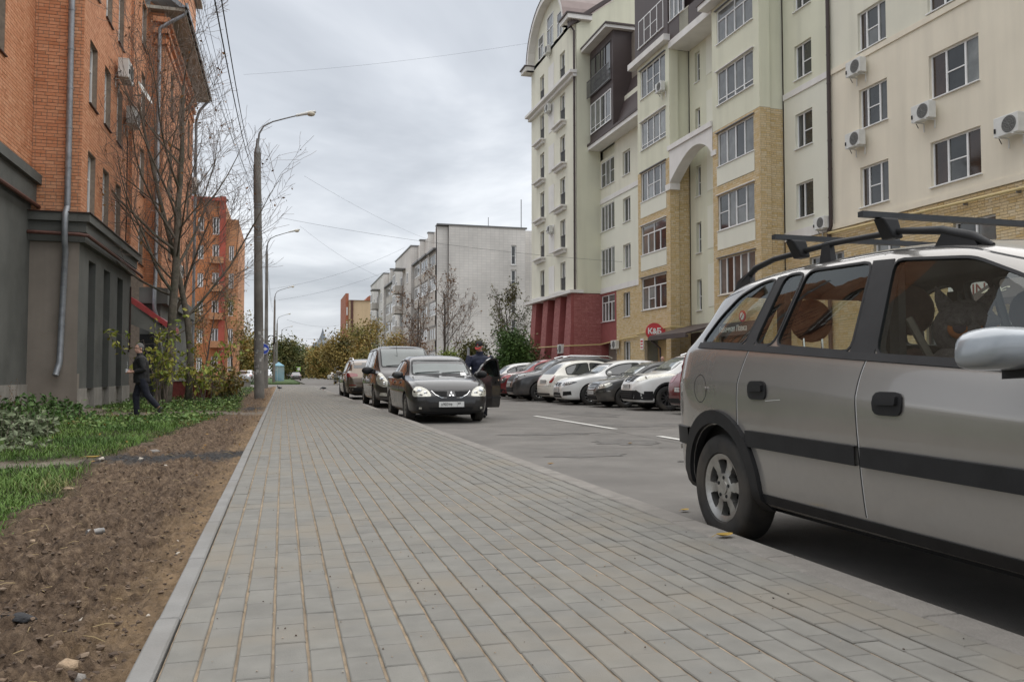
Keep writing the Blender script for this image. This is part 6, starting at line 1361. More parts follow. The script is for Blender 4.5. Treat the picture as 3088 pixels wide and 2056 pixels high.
def loft(S, mi=0, x0=0, x1=None, N=64, inset=0.0, floor=None):
    L = S['L']; x1 = L if x1 is None else x1; t = np.linspace(0, 1, N); xs_ = x0+(x1-x0)*(.5*(.5-.5*np.cos(np.pi*t))+.5*t)
    if not inset:
        ex = [k for tb in (S['top'], S['wid']) for k, _ in tb if .25 < k < L-.25 and False]
    rings = []
    for x in xs_:
        h = section(S, x, inset, floor); rings.append([(x-L/2, y, z) for y, z in h]+[(x-L/2, -y, z) for y, z in h[-2:0:-1]])
    n = len(rings[0]); mb = MB(); mb.v = [p for r in rings for p in r]
    for i in range(len(rings)-1):
        for k in range(n):
            k2 = (k+1) % n; mb.f.append((i*n+k, (i+1)*n+k, (i+1)*n+k2, i*n+k2)); mb.m.append(mi); mb.a.append(0)
    for r, s in ((0, 1), (len(rings)-1, -1)):
        q = [r*n+k for k in range(n)]; mb.f.append(tuple(q if s > 0 else q[::-1])); mb.m.append(mi); mb.a.append(0)
    return mb
def diff(body, cutters):
    """body object minus cutter MBs; returns new mesh"""
    tmp = []
    for c in cutters:
        o = c.build('cut', M_DARK, body.parent); _TMP.collection.objects.link(o); tmp.append(o); md = body.modifiers.new('b', 'BOOLEAN'); md.operation = 'DIFFERENCE'; md.object = o; md.solver = 'EXACT'
    me = evalmesh(body, body.name); body.modifiers.clear(); old = body.data; body.data = me
    for o in tmp: bpy.data.objects.remove(o)
    return me
def inpoly(P, x, y):
    c = False; n = len(P); j = n-1
    for i in range(n):
        if (P[i][1] > y) != (P[j][1] > y) and x < (P[j][0]-P[i][0])*(y-P[i][1])/(P[j][1]-P[i][1])+P[i][0]: c = not c
        j = i
    return c
def resample(P, h, closed=True):
    out_ = []; n = len(P)
    for i in range(n if closed else n-1):
        a, b = np.array(P[i], float), np.array(P[(i+1) % n], float); k = max(1, int(np.linalg.norm(b-a)/h))
        out_ += [tuple(a+(b-a)*t/k) for t in range(k)]
    if not closed: out_.append(tuple(P[-1]))
    return out_
class Car:
    def __init__(s, name, label, cat, S, loc, rz, paintm, hollow=False, group=None, N=64):
        s.S = S; s.root = thing(name, label, cat, loc, rz, group); s.L = S['L']; s.hollow = hollow
        mb = loft(S, N=N); s.body = mb.build('body', [paintm, M_BLACK, M_DARK], s.root, smooth=3.2)
        bm = bmesh.new(); bm.from_mesh(s.body.data); s.bvh = BVHTree.FromBMesh(bm); bm.free(); s.paint = paintm
        s.gm = glass_clear() if hollow else M_GLASS; s.cuts = []
    def X(s, x): return x-s.L/2
    def project(s, a, b, ax, side, off):
        if ax == 'S': o, d = Vector((s.X(a), 3*side, b)), Vector((0, -side, 0))
        elif ax == 'F': o, d = Vector((5*side, a, b)), Vector((-side, 0, 0))
        else: o, d = Vector((s.X(a), b, 4)), Vector((0, 0, -1))
        h, n, i, t_ = s.bvh.ray_cast(o, d)
        if h is None:
            h, n, i, t_ = s.bvh.find_nearest(o+d*(3-.8 if ax == 'S' else 3)) if ax != 'F' else s.bvh.find_nearest(Vector((side*s.L/2, a, b)))
        if n.dot(d) > 0: n = -n
        return h+n*off, n
    def patch(s, name, poly, m, ax='S', side=1, off=.004, h=.06, parent=None, round_=0, skirt=.012):
        P = [tuple(p) for p in poly]
        if round_: P = rnd(P, min(.05, .22*min(max(p[0] for p in P)-min(p[0] for p in P), max(p[1] for p in P)-min(p[1] for p in P)))*round_)
        P = resample(P, h); n = len(P); pts = list(P)
        xs_ = [p[0] for p in P]; ys_ = [p[1] for p in P]
        for a in np.arange(min(xs_)+h*.5, max(xs_), h):
            for b in np.arange(min(ys_)+h*.5, max(ys_), h):
                if inpoly(P, a, b) and min((a-p[0])**2+(b-p[1])**2 for p in P) > (h*.45)**2: pts.append((a, b))
        V_, E_, F_, *_r2 = delaunay_2d_cdt([Vector(p) for p in pts], [(i, (i+1) % n) for i in range(n)], [], 1, 1e-5)
        mb = MB(); mm = m if isinstance(m, (list, tuple)) else [m]
        nn = []
        for v in V_:
            p, nm = s.project(v[0], v[1], ax, side, off); mb.v.append(tuple(p)); nn.append(nm)
        for f in F_:
            cx, cy = sum(V_[i][0] for i in f)/len(f), sum(V_[i][1] for i in f)/len(f)
            if inpoly(P, cx, cy): mb.f.append(tuple(f)); mb.m.append(0); mb.a.append(0)
        used = {}
        for f in mb.f:
            for i in range(len(f)):
                e_ = (f[i], f[(i+1) % len(f)]); k = (min(e_), max(e_)); used[k] = used.get(k, 0)+1
        for (a, b), c in used.items():
            if c == 1 and skirt:
                i = len(mb.v); mb.v += [tuple(Vector(mb.v[a])-nn[a]*skirt), tuple(Vector(mb.v[b])-nn[b]*skirt)]
                mb.f.append((a, b, i+1, i)); mb.m.append(0); mb.a.append(0)
        return mb.build(name, mm, parent or s.root, smooth=.9)
    def strip(s, name, line, w, m, ax='S', side=1, off=.002, h=.05, parent=None, skirt=.006, closed=False):
        P = resample(line, h, closed); n = len(P); A = []; B = []
        for i in range(n):
            p = np.array(P[(i-1) % n] if closed else P[max(i-1, 0)]); q = np.array(P[(i+1) % n] if closed else P[min(i+1, n-1)]); d = q-p; d = d/(np.linalg.norm(d)+1e-9); nn_ = np.array((-d[1], d[0]))*w/2; c = np.array(P[i])
            A.append(c+nn_); B.append(c-nn_)
        mb = MB()
        for q in (A, B):
            for p in q: hp, nm = s.project(p[0], p[1], ax, side, off); mb.v.append(tuple(hp))
        for q in (A, B):
            for p in q: hp, nm = s.project(p[0], p[1], ax, side, off); mb.v.append(tuple(hp-nm*skirt))
        for i in range(n if closed else n-1):
            j = (i+1) % n
            for f in ((i, j, n+j, n+i), (i, j, 2*n+j, 2*n+i), (n+i, n+j, 3*n+j, 3*n+i)): mb.f.append(f); mb.m.append(0); mb.a.append(0)
        return mb.build(name, m, parent or s.root, smooth=.9)
    def arches(s, xr, xf, r, gap=1.13):
        s.ax = (xr, xf); s.r = r
        for x in (xr, xf):
            for sd in (-1, 1):
                w = float(pch(s.S['wid'], x)); c = MB(); c.lathe([(r*gap, w+.2), (r*gap, w-.30)], (s.X(x), 0, r+.01), 'Y', 40)
                n = 40; c.f.append(tuple(range(n))); c.f.append(tuple(range(2*n-1, n-1, -1))); c.m += [0, 0]; c.a += [0, 0]
                if sd < 0: c.v = [(a, -b, z) for a, b, z in c.v]
                s.cuts.append(c)
    def cavity(s, x0, x1, floor=.42, inset=.05): s.cuts.append(loft(s.S, 0, x0, x1, 30, inset, floor))
    def cutwin(s, poly, ax='S', dirs=(1,)):
        if ax == 'S':
            c = MB(); c.prism(Fr((0, 0, 0), (1, 0, 0), (0, 1, 0)), [(s.X(a), b) for a, b in poly], -1.3, 1.3); s.cuts.append(c)
        else:
            for d in dirs:
                c = MB(); c.prism(Fr((0, 0, 0), (0, 1, 0), (1, 0, 0)), poly, .2*d, d*2.6); s.cuts.append(c)
    def apply(s):
        if not s.cuts: return
        me = diff(s.body, s.cuts)
        me.materials.clear()
        for m in (s.paint, M_BLACK, M_DARK): me.materials.append(m)
        for p in me.polygons:
            h, n, i, d = s.bvh.find_nearest(p.center); p.material_index = 0 if d < .006 else 1; p.use_smooth = True
        me.set_sharp_from_angle(angle=R_(38))
    def wheels(s, style, width=.205, rim=None, inset=.03):
        for x in s.ax:
            w = float(pch(s.S['wid'], x))
            for sd in (-1, 1): wheel(s.root, (s.X(x), sd*(w-width/2-inset), s.r), s.r, width, style, sd, rim)
    def windows(s, polys, sides=(1, -1), trim=.018, m=None):
        for sd in sides:
            for k, P in enumerate(polys):
                Q = rnd(P, .06)
                o = s.patch('window', Q, m or s.gm, 'S', sd, -.004 if s.hollow else .003, .09, skirt=0 if s.hollow else .01)
                if trim: s.strip('window_seal', Q, trim*2, M_BLACK, 'S', sd, .005, .06, parent=o, closed=True)
    def seams(s, lines, sides=(1, -1), w=.006, m=None):
        for sd in sides:
            for l in lines: s.strip('panel_gap_or_highlight', [tuple(p) for p in chaikin(l, 2)] if len(l) > 2 else l, w, m or M_INK, 'S', sd, .0012, .06, skirt=.002)
    def mirror(s, x, z, y, sides=(1, -1), m=None, sc=1.0):
        for sd in sides:
            q = MB(); q.ell((0, 0, 0), (.075*sc, .125*sc, .085*sc), 16, 10)
            q.v = [(a if a > -.045*sc else -.045*sc, b, c) for a, b, c in q.v]
            o = q.build('mirror', m or s.paint, s.root, smooth=.6); o.location = (s.X(x), sd*(y+.12*sc), z)
            st = MB(); st.tube([(.02, -sd*.2*sc, -.05*sc), (.01, -sd*.07*sc, -.04*sc)], .03*sc, 8); st.build('mirror_foot', M_BLACK, o)
    def plate(s, side, z, x=None, y=0, text=None):
        p, n = s.project(y, z, 'F', side, .012)
        w = MB(); fr_ = Fr((0, 0, 0), (0, 1, 0), (side, 0, 0)); w.fbox(fr_, -.26, .26, -.056, .056, -.01, .004); o = w.build('number_plate', M_PLATE, s.root); o.location = p
        b = MB(); 
        for a in ((-.268, .268, .056, .064), (-.268, .268, -.064, -.056), (-.268, -.26, -.056, .056), (.26, .268, -.056, .056)): b.fbox(fr_, a[0], a[1], a[2], a[3], -.012, .006)
        b.build('plate_frame', M_BLACK, o)
        ux = Vector((0, side*1.0, 0))
        if text:
            textmesh('plate_text', text[0], .083, M_INK, o, basis((side*.0065, side*(-.22), -.004), ux, Vector((0, 0, 1)), Vector((side, 0, 0))), .0008, .92, .0005, 'LEFT')
            textmesh('plate_text', text[1], .06, M_INK, o, basis((side*.0065, side*.13, .012), ux, Vector((0, 0, 1)), Vector((side, 0, 0))), .0008, .95, .0005, 'LEFT')
            d = MB(); d.fbox(fr_, side*.118-.0015, side*.118+.0015, -.05, .05, .004, .0065); d.build('plate_line', M_INK, o)
        else:
            d = MB()
            for k, u in enumerate((-.2, -.145, -.09, -.035, .03, .085, .17)): d.fbox(fr_, u-.016, u+.016, -.03, .03, .004, .0055)
            d.build('plate_characters', mat('plate_grey_print', (.22, .22, .22), .6, var=.2, scale=80), o)
        return o
_rimcache = {}
def wheel(root, loc, r, w, style, sd, rim=None):
    key = (style, round(r, 3), w, sd, rim.name if rim else '')
    if key not in _rimcache:
        t_ = MB(); rr = r*.635; hw = w/2
        prof = [(rr, -hw*.8), (rr*1.04, -hw*.93), (r*.80, -hw*1.0), (r*.93, -hw*.97), (r*.985, -hw*.84), (r, -hw*.7), (r, hw*.7), (r*.985, hw*.84), (r*.93, hw*.97), (r*.80, hw), (rr*1.04, hw*.93), (rr, hw*.8)]
        t_.lathe(prof, n=48, ax='Y')
        for k in range(48):
            a = 2*math.pi*k/48
            for u in (-.45, 0, .45): 
                c = math.cos(a), math.sin(a); q = .012
                t_.box(-.0, .0, 0, 0, 0, 0) if False else None
        tm = t_.mesh('tyre', M_RUB, .7)
        n_, holes, hr0, hr1, hub = style; rb = MB(); NA = 120; R = [hub*.5*rr, hub*rr, hr0*rr, (hr0*.6+hr1*.4)*rr, (hr0*.3+hr1*.7)*rr, hr1*rr, .93*rr, rr*1.0]
        dep = [hw*.72, hw*.74, hw*.70, hw*.66, hw*.66, hw*.70, hw*.80, hw*.84]
        def hole(a, ri):
            ph = (a*n_/(2*math.pi)) % 1.0; return abs(ph-.5) < holes*(.75 if ri == 2 else 1.0)/2
        for i, q in enumerate(R):
            for k in range(NA): a = 2*math.pi*k/NA; rb.v.append((q*math.cos(a), dep[i], q*math.sin(a)))
        for i in range(len(R)-1):
            for k in range(NA):
                if 2 <= i <= 4 and hole(2*math.pi*(k+.5)/NA, i): continue
                k2 = (k+1) % NA; rb.f.append((i*NA+k, i*NA+k2, (i+1)*NA+k2, (i+1)*NA+k)); rb.m.append(0); rb.a.append(0)
        # depth of the spokes
        bm = bmesh.new(); me = rb.mesh('rim', [rim or M_ALLOY, M_DARK]); bm.from_mesh(me)
        ed = [e_ for e_ in bm.edges if e_.is_boundary]; ex_ = bmesh.ops.extrude_edge_only(bm, edges=ed)
        for v in [g_ for g_ in ex_['geom'] if isinstance(g_, bmesh.types.BMVert)]: v.co.y -= .045
        bm.to_mesh(me); bm.free()
        b2 = MB(); b2.lathe([(.0, hw*.15), (rr*.99, hw*.15)], ax='Y', n=32); b2.lathe([(rr*.995, hw*.15), (rr*1.0, hw*.84)], ax='Y', n=48, mi=1)
        b2.lathe([(0, hw*.76), (hub*.55*rr, hw*.78), (hub*.55*rr, hw*.7)], ax='Y', n=20, mi=1)
        for k in range(5):
            a = 2*math.pi*(k+.3)/5; b2.lathe([(.0, .005), (.011, .004), (.011, -.02)], (hub*.82*rr*math.cos(a), hw*.73, hub*.82*rr*math.sin(a)), 'Y', 8, 0)
        bm_ = b2.mesh('brake_side', [M_DARK, rim or M_ALLOY], .7)
        me.polygons.foreach_set('use_smooth', [True]*len(me.polygons)); me.set_sharp_from_angle(angle=.6)
        if sd < 0:
            for m_ in (tm, me, bm_): m_.transform(Matrix.Diagonal((1, -1, 1, 1)))
        _rimcache[key] = (tm, me, bm_)
    tm, me, bm_ = _rimcache[key]
    a = bpy.data.objects.new('wheel', tm); COL.objects.link(a); a.parent = root; a.location = loc
    b = bpy.data.objects.new('rim', me); COL.objects.link(b); b.parent = a
    c = bpy.data.objects.new('wheel_inside', bm_); COL.objects.link(c); c.parent = a
    a.rotation_euler = (0, _pk.random()*6, 0)
    return a
ST6 = (6, .62, .42, .84, .36); ST5 = (5, .66, .30, .88, .26); ST10 = (10, .62, .30, .90, .24); ST7 = (7, .60, .34, .86, .30); ST15 = (15, .5, .34, .88, .30)

# ---------------------------------------------------------- silver people carrier at the kerb
SZ = dict(L=4.30, crown=.075, crease=True,
  top=[(0, .74), (.02, .90), (.05, .99), (.12, 1.12), (.22, 1.30), (.34, 1.46), (.48, 1.56), (.75, 1.615), (1.2, 1.638), (1.8, 1.635), (2.3, 1.600), (2.65, 1.53), (3.0, 1.375), (3.4, 1.13), (3.55, 1.06), (3.9, .97), (4.12, .86), (4.25, .72), (4.30, .60)],
  bot=[(0, .42), (.05, .34), (.25, .27), (.6, .25), (3.8, .25), (4.2, .25), (4.30, .36)],
  belt=[(0, .80), (.10, 1.02), (.30, 1.155), (1.05, 1.135), (2.1, 1.055), (3.0, .985), (3.5, .95), (4.1, .78), (4.3, .56)],
  wid=[(0, .56), (.03, .66), (.09, .735), (.20, .80), (.42, .845), (.8, .866), (1.5, .871), (3.4, .868), (3.85, .835), (4.1, .745), (4.24, .60), (4.30, .46)],
  rw=[(0, .48), (.10, .58), (.25, .62), (.5, .615), (1.0, .625), (2.4, .63), (2.9, .655), (3.4, .70), (3.9, .69), (4.2, .56), (4.30, .40)])
M_SILV = paint('silver_beige_paint', (0.335, 0.318, 0.298), metal=.62, rough=.24, dirt=.34, dcol=(0.20, 0.178, 0.15))
ZX, ZY = 3.372, 5.25-2.15
Z = Car('people_carrier', 'silver people carrier with black roof bars parked at the pavement kerb', 'car', SZ, (ZX, ZY, ROAD), R_(-90), M_SILV, hollow=True, N=90)
sd = -1                                          # its right side faces the pavement
Z.arches(.78, 3.474, .316, 1.16); Z.cavity(.16, 3.55, .46, .045)
qz = [(.47, 1.195), (1.025, 1.165), (1.095, 1.545), (.93, 1.535), (.72, 1.475), (.56, 1.345)]
rz1 = [(1.12, 1.158), (1.315, 1.150), (1.357, 1.548), (1.165, 1.552)]; rz2 = [(1.335, 1.148), (1.95, 1.095), (1.895, 1.535), (1.375, 1.552)]
fz = [(2.115, 1.08), (3.22, 1.005), (3.02, 1.20), (2.78, 1.36), (2.5, 1.475), (2.04, 1.525)]
for P in (qz, rz1, rz2, fz): Z.cutwin(rnd(P, .06))
wsz = [(-.66, 1.09), (.66, 1.09), (.56, 1.50), (-.56, 1.50)]; rwz = [(-.62, 1.10), (.62, 1.10), (.52, 1.50), (-.52, 1.50)]
Z.cutwin(rnd(wsz, .08), 'F', (1,)); Z.cutwin(rnd(rwz, .08), 'F', (-1,))
Z.apply()
GZ = glass_clear('people_carrier_glass', (0.80, 0.84, 0.80), 1.5)
Z.windows([qz, rz1, rz2, fz], trim=.006, m=GZ)
Z.patch('windscreen', wsz, GZ, 'F', 1, -.003, .09, round_=1.6, skirt=0); Z.patch('rear_window', rwz, GZ, 'F', -1, -.003, .09, round_=1.6, skirt=0)
for s_ in (1, -1):
    for P in ([(1.895, 1.538), (2.04, 1.528), (2.115, 1.07), (1.95, 1.085)], [(1.03, 1.16), (1.125, 1.152), (1.175, 1.552), (1.095, 1.548)]): Z.patch('pillar_trim', P, M_BLACK, 'S', s_, .004, .07)
    Z.strip('belt_trim', [(.46, 1.178), (1.05, 1.145), (2.0, 1.075), (3.28, .985)], .034, M_BLACK, 'S', s_, .007, .08)
    # side rubbing strip, arch flares, sill
    Z.strip('rubbing_strip', [(1.13, .637), (2.05, .625)], .088, M_BLACK, 'S', s_, .022, .07, skirt=.03); Z.strip('rubbing_strip', [(2.09, .624), (3.02, .615)], .088, M_BLACK, 'S', s_, .024, .07, skirt=.03)
    for xc in (.78, 3.474):
        Z.strip('arch_flare', [(xc+.415*math.cos(a), .326+.415*math.sin(a)) for a in np.linspace(-.15, math.pi+.15, 26)], .08, M_BLACK, 'S', s_, .026, .05, skirt=.035)
    Z.strip('bumper_strip', [(.03, .60), (.40, .60)], .11, M_BLACK, 'S', s_, .02, .05, skirt=.03)
    Z.strip('sill_trim', [(1.20, .318), (3.05, .308)], .05, M_BLACK, 'S', s_, .008, .08)
    Z.patch('tail_lamp', [(.02, .80), (.14, .82), (.20, 1.12), (.12, 1.14), (.05, 1.0)], M_RED, 'S', s_, .006, .04)
M_HL_SCRATCH = mat('gap_highlight_and_scratch', (0.55, 0.55, 0.55), .4, var=0.05)  # pale tone for the painted gap highlight and for the scratch
Z.seams([[(1.10, 1.14), (1.04, .98), (1.02, .86), (1.02, .69)], [(2.075, 1.07), (2.045, .95), (2.045, .80), (2.07, .35)]], w=.0065)
Z.seams([[(1.107, 1.14), (1.047, .98), (1.027, .86), (1.027, .69)], [(2.082, 1.07), (2.052, .95), (2.052, .80), (2.077, .35)]], w=.003, m=M_HL_SCRATCH)  # highlight on the door edges, painted as a pale line beside each gap
Z.seams([[(.44, 1.60), (.75, 1.612), (1.1, 1.60)], [(1.06, 1.60), (1.10, 1.56)], [(1.08, 1.58), (1.4, 1.598), (2.3, 1.567), (2.75, 1.43)], [(1.94, 1.60), (1.95, 1.56)], [(3.15, .36), (3.22, .62), (3.30, .98)]], w=.006)
circ = [(.575+.085*math.cos(a), .905+.085*math.sin(a)) for a in np.linspace(0, 6.2832, 25)[:-1]]
Z.strip('fuel_flap_gap', circ, .004, M_INK, 'S', sd, .001, .03, closed=True, skirt=.002)
Z.patch('fuel_flap_catch', [(.645, .893), (.672, .893), (.672, .917), (.645, .917)], M_SILV, 'S', sd, .014, .01, round_=2)
for s_ in (1, -1):
    for (a, b) in ((1.245, .905), (2.255, .865)):
        o = Z.patch('door_handle', [(a-.09, b-.05), (a+.09, b-.05), (a+.09, b+.05), (a-.09, b+.05)], M_BLACK, 'S', s_, .010, .03, round_=2)
        Z.patch('handle_grip', [(a-.065, b-.005), (a+.065, b-.005), (a+.065, b+.032), (a-.065, b+.032)], M_BLACK, 'S', s_, .024, .03, parent=o, round_=1, skirt=.02)
Z.strip('body_scratch', [(1.32, .85), (1.46, .86)], .003, M_HL_SCRATCH, 'S', sd, .0012, .03, skirt=.001)
Z.wheels(ST6, .205, M_ALLOY, .022)
for s_ in (1, -1):
    q = MB()                                     # big painted mirror shell
    pw = lambda t, e_: math.copysign(abs(t)**e_, t)
    q.ell((0, 0, 0), (1, 1, 1), 32, 18); q.v = [(max(.10*pw(a, .8), -.05), .148*pw(b, .62)*(1-.10*c), .076*pw(c, .62)*(1 if c > 0 else .92)+.012*a) for a, b, c in q.v]
    o = q.build('mirror', paint('mirror_silver', (.33, .36, .39), .5, .35, .1), Z.root, smooth=.75); o.location = (Z.X(2.98), s_*1.02, 1.075)
    st = MB(); st.hexa([(-.05, -s_*.06, -.10), (.06, -s_*.06, -.09), (.06, -s_*.06, -.04), (-.05, -s_*.06, -.03), (-.08, -s_*.22, -.09), (.06, -s_*.22, -.09), (.06, -s_*.22, -.01), (-.08, -s_*.22, 0)]); st.build('mirror_foot', M_BLACK, o)
# roof rails and cross bars
def roofpt(x, y): p, n = Z.project(x, y, 'T', 1, 0); return p
for s_ in (1, -1):
    rl = MB(); P = []
    for x, h in ((.50, .0), (.62, .035), (.75, .075), (.95, .088), (1.5, .092), (2.0, .082), (2.25, .065), (2.42, .032), (2.52, .0)): p = roofpt(x, s_*.56); P.append((p.x, p.y, p.z+h))
    rl.tube(P, [.010, .018, .020, .017, .016, .016, .020, .022, .010], 10); o = rl.build('roof_rail', M_BLACK, Z.root, smooth=.8)
    for x, ln in ((.62, .2), (1.45, .10), (2.34, .24)):
        ft = MB(); a = roofpt(x-ln/2, s_*.56); b = roofpt(x+ln/2, s_*.56); h = .06 if x != 1.45 else .10
        ft.hexa([(a.x, a.y-.018, a.z-.01), (b.x, b.y-.018, b.z-.01), (b.x, b.y+.018, b.z-.01), (a.x, a.y+.018, a.z-.01), (a.x+ln*.2, a.y-.014, a.z+h), (b.x-ln*.2, b.y-.014, b.z+h), (b.x-ln*.2, b.y+.014, b.z+h), (a.x+ln*.2, a.y+.014, a.z+h)]); ft.build('rail_foot', M_BLACK, o)
for x in (1.22, 1.94):
    p = roofpt(x, .56); zb = p.z+.118
    c = MB(); c.box(p.x-.019, p.x+.019, -.74, .74, zb+.03, zb+.056); o = c.build('cross_bar', mat('painted_steel_bar', (.035, .037, .04), .45, metal=.3, var=.2, scale=12), Z.root)
    for s_ in (1, -1):
        k = MB(); k.hexa([(p.x-.045, s_*.56-.03, zb-.07), (p.x+.045, s_*.56-.03, zb-.07), (p.x+.045, s_*.56+.03, zb-.07), (p.x-.045, s_*.56+.03, zb-.07), (p.x-.032, s_*.60-.05, zb+.03), (p.x+.032, s_*.60-.05, zb+.03), (p.x+.032, s_*.60+.05, zb+.03), (p.x-.032, s_*.60+.05, zb+.03)])
        u = k.build('bar_clamp', M_BLACK, o); bv = u.modifiers.new('b', 'BEVEL'); bv.width = .012; bv.segments = 3
# underside, bumper end, sensor
u = MB(); u.box(Z.X(.25), Z.X(4.05), -.60, .60, .20, .30); u.build('underbody', M_DARK, Z.root)
u = MB(); u.tube([(Z.X(.15), .45, .26), (Z.X(.9), .42, .25)], .05, 8); u.build('silencer', M_RUST, Z.root)
Z.patch('tow_eye_cover', [(.05, .49), (.10, .49), (.10, .53), (.05, .53)], M_SILV, 'S', sd, .02, .02, round_=1)
Z.plate(-1, .60)
# inside: seats, belts, dash
M_SEAT = mat('brown_seat_cloth', (0.085, 0.040, 0.030), .95, var=.2, scale=12); M_SEAT2 = mat('grey_seat_cloth', (0.10, 0.085, 0.072), .95, var=.2, scale=12); M_TRIM = mat('cabin_trim', (.045, .042, .04), .8, var=.15, scale=6)
def seat(par, x, y, m=M_SEAT, back=1, hr=True, top=1.05):
    q = MB(); q.ell((x+.22, y, .52), (.27, .25, .10), 14, 8); o = q.build('seat', m, par, smooth=.8)
    q = MB(); q.ell((x-.05, y, .80), (.09, .25, .33), 16, 10, M=Matrix.Rotation(R_(-12), 3, 'Y')); q.build('backrest', m, o, smooth=.8)
    if hr:
        q = MB(); q.ell((x-.14, y, top+.17), (.055, .14, .125), 16, 10); q.build('headrest', m, o, smooth=.8)
        q = MB(); q.tube([(x-.13, y-.06, top+.10), (x-.11, y-.06, top-.1)], .007, 6); q.tube([(x-.13, y+.06, top+.10), (x-.11, y+.06, top-.1)], .007, 6); q.build('headrest_post', M_CHROME, o)
for y in (.38, -.38): seat(Z.root, Z.X(1.98), y, top=1.14)
for y in (.45, 0.0, -.45): seat(Z.root, Z.X(1.28), y, top=1.13, hr=y < 0)
q = MB(); q.hexa([(Z.X(3.0), -.72, .55), (Z.X(3.5), -.70, .55), (Z.X(3.5), .70, .55), (Z.X(3.0), .72, .55), (Z.X(3.05), -.70, .98), (Z.X(3.45), -.66, 1.03), (Z.X(3.45), .66, 1.03), (Z.X(3.05), .70, .98)]); q.build('dashboard', M_TRIM, Z.root)
q = MB(); q.tube([(Z.X(2.92)+.0, .38+.18*math.cos(a), .98+.18*math.sin(a)) for a in np.linspace(0, 6.2832, 25)], .016, 8, cap=False); q.build('steering_wheel', M_BLACK, Z.root)
q = MB(); q.box(Z.X(.3), Z.X(1.0), -.7, .7, .46, .98); q.build('luggage_cover', M_TRIM, Z.root)
for s_ in (1, -1):
    q = MB(); q.box(Z.X(1.98), Z.X(2.04), s_*.60-.02, s_*.60+.02, .5, 1.5); q.box(Z.X(1.06), Z.X(1.14), s_*.60-.02, s_*.60+.02, .5, 1.5); q.build('pillar_lining', M_TRIM, Z.root)
    q = MB(); q.tube([(Z.X(2.08), s_*.60, 1.25), (Z.X(2.2), s_*.52, .95), (Z.X(2.3), s_*.2, .6)], .02, 5); q.build('seat_belt', M_SEAT2, Z.root)
# plush owl toy on the front seat
OW = thing('plush_owl', 'grey plush owl with an orange ringed eye on the front seat', 'plush toy', (ZX-.31, 3.14, 1.05), R_(62))
M_PLUSH = mat('grey_plush', (.15, .125, .125), .98, var=.35, scale=40, bump=.9, bscale=160); M_OR = mat('orange_felt', (.34, .10, .018), .9, var=.15, scale=20); M_VIO = mat('dark_violet_felt', (.045, .03, .045), .8, var=.1)
q = MB(); q.ell((0, 0, .03), (.13, .14, .14), 20, 14); q.ell((0, .02, -.17), (.15, .15, .14), 16, 10); q.build('body', M_PLUSH, OW, smooth=3.2)
for s_ in (1, -1):
    q = MB(); q.tube([(.0, s_*.07, .12), (.0, s_*.105, .18), (.0, s_*.125, .235)], [.045, .028, .004], 10); q.v = [(a*.5, b, c) for a, b, c in q.v]; q.build('ear', M_PLUSH, OW, smooth=.8)
    q = MB(); q.ell((-.108, s_*.06, .03), (.024, .048, .048), 18, 10); e_ = q.build('eye_ring', M_OR, OW, smooth=.8)
    q = MB(); q.ell((-.122, s_*.062, .036), (.017, .031, .033), 16, 8); q.build('eye', M_VIO, e_, smooth=.8)
    q = MB(); q.ell((-.112, s_*.06, .062), (.036, .056, .030), 16, 8); q.build('eyelid', M_PLUSH, e_, smooth=.8)
q = MB(); q.tube([(-.125, 0, .0), (-.145, 0, -.035)], [.016, .003], 6); q.build('beak', M_OR, OW)
# ---------------------------------------------------------- the other cars: shared proportions, own faces
_T = dict(
 sedan=[(0, .50), (.008, .60), (.03, .67), (.14, .705), (.19, .73), (.31, .93), (.39, .985), (.48, 1.0), (.57, .98), (.635, .925), (.765, .70), (.80, .668), (.91, .605), (.965, .53), (.99, .45), (1, .38)],
 suv=[(0, .42), (.008, .53), (.03, .61), (.065, .72), (.13, .90), (.20, .965), (.35, 1.0), (.52, .985), (.60, .955), (.66, .89), (.76, .71), (.80, .67), (.92, .615), (.97, .545), (.992, .46), (1, .38)],
 hatch=[(0, .36), (.01, .50), (.04, .60), (.09, .74), (.17, .90), (.25, .965), (.42, 1.0), (.55, .975), (.62, .915), (.75, .68), (.80, .63), (.91, .565), (.965, .48), (.99, .42), (1, .36)],
 van=[(0, .40), (.008, .60), (.02, .82), (.045, .94), (.10, .99), (.30, 1.0), (.62, 1.0), (.70, .975), (.755, .90), (.865, .655), (.90, .60), (.955, .53), (.985, .45), (1, .34)])
_B = dict(sedan=[(0, .52), (.1, .655), (.5, .64), (.75, .63), (.9, .55), (1, .38)], suv=[(0, .5), (.06, .655), (.3, .645), (.75, .60), (.9, .54), (1, .4)], hatch=[(0, .45), (.08, .635), (.5, .615), (.75, .59), (.9, .50), (1, .38)], van=[(0, .5), (.05, .56), (.7, .56), (.88, .55), (.95, .48), (1, .34)])
_Wd = [(0, .60), (.01, .73), (.03, .845), (.07, .93), (.16, .985), (.5, 1), (.8, .99), (.9, .955), (.955, .86), (.985, .70), (1, .52)]
_Rw = [(0, .48), (.02, .60), (.07, .69), (.2, .70), (.55, .72), (.66, .76), (.78, .83), (.9, .80), (.965, .66), (1, .44)]
def spec(kind, L, W_, H, bot=.20, top=None, belt=None, rws=1.0, wid=None):
    return dict(L=L, kind=kind, H=H, W=W_, crown=.065, top=[(a*L, b*H) for a, b in (top or _T[kind])], belt=[(a*L, b*H) for a, b in (belt or _B[kind])],
        bot=[(0, bot+.20), (.012*L, bot+.08), (.05*L, bot+.02), (.5*L, bot), (.93*L, bot), (.985*L, bot+.03), (L, bot+.14)], wid=[(a*L, b*W_/2) for a, b in (wid or _Wd)], rw=[(a*L, b*rws*W_/2) for a, b in _Rw])
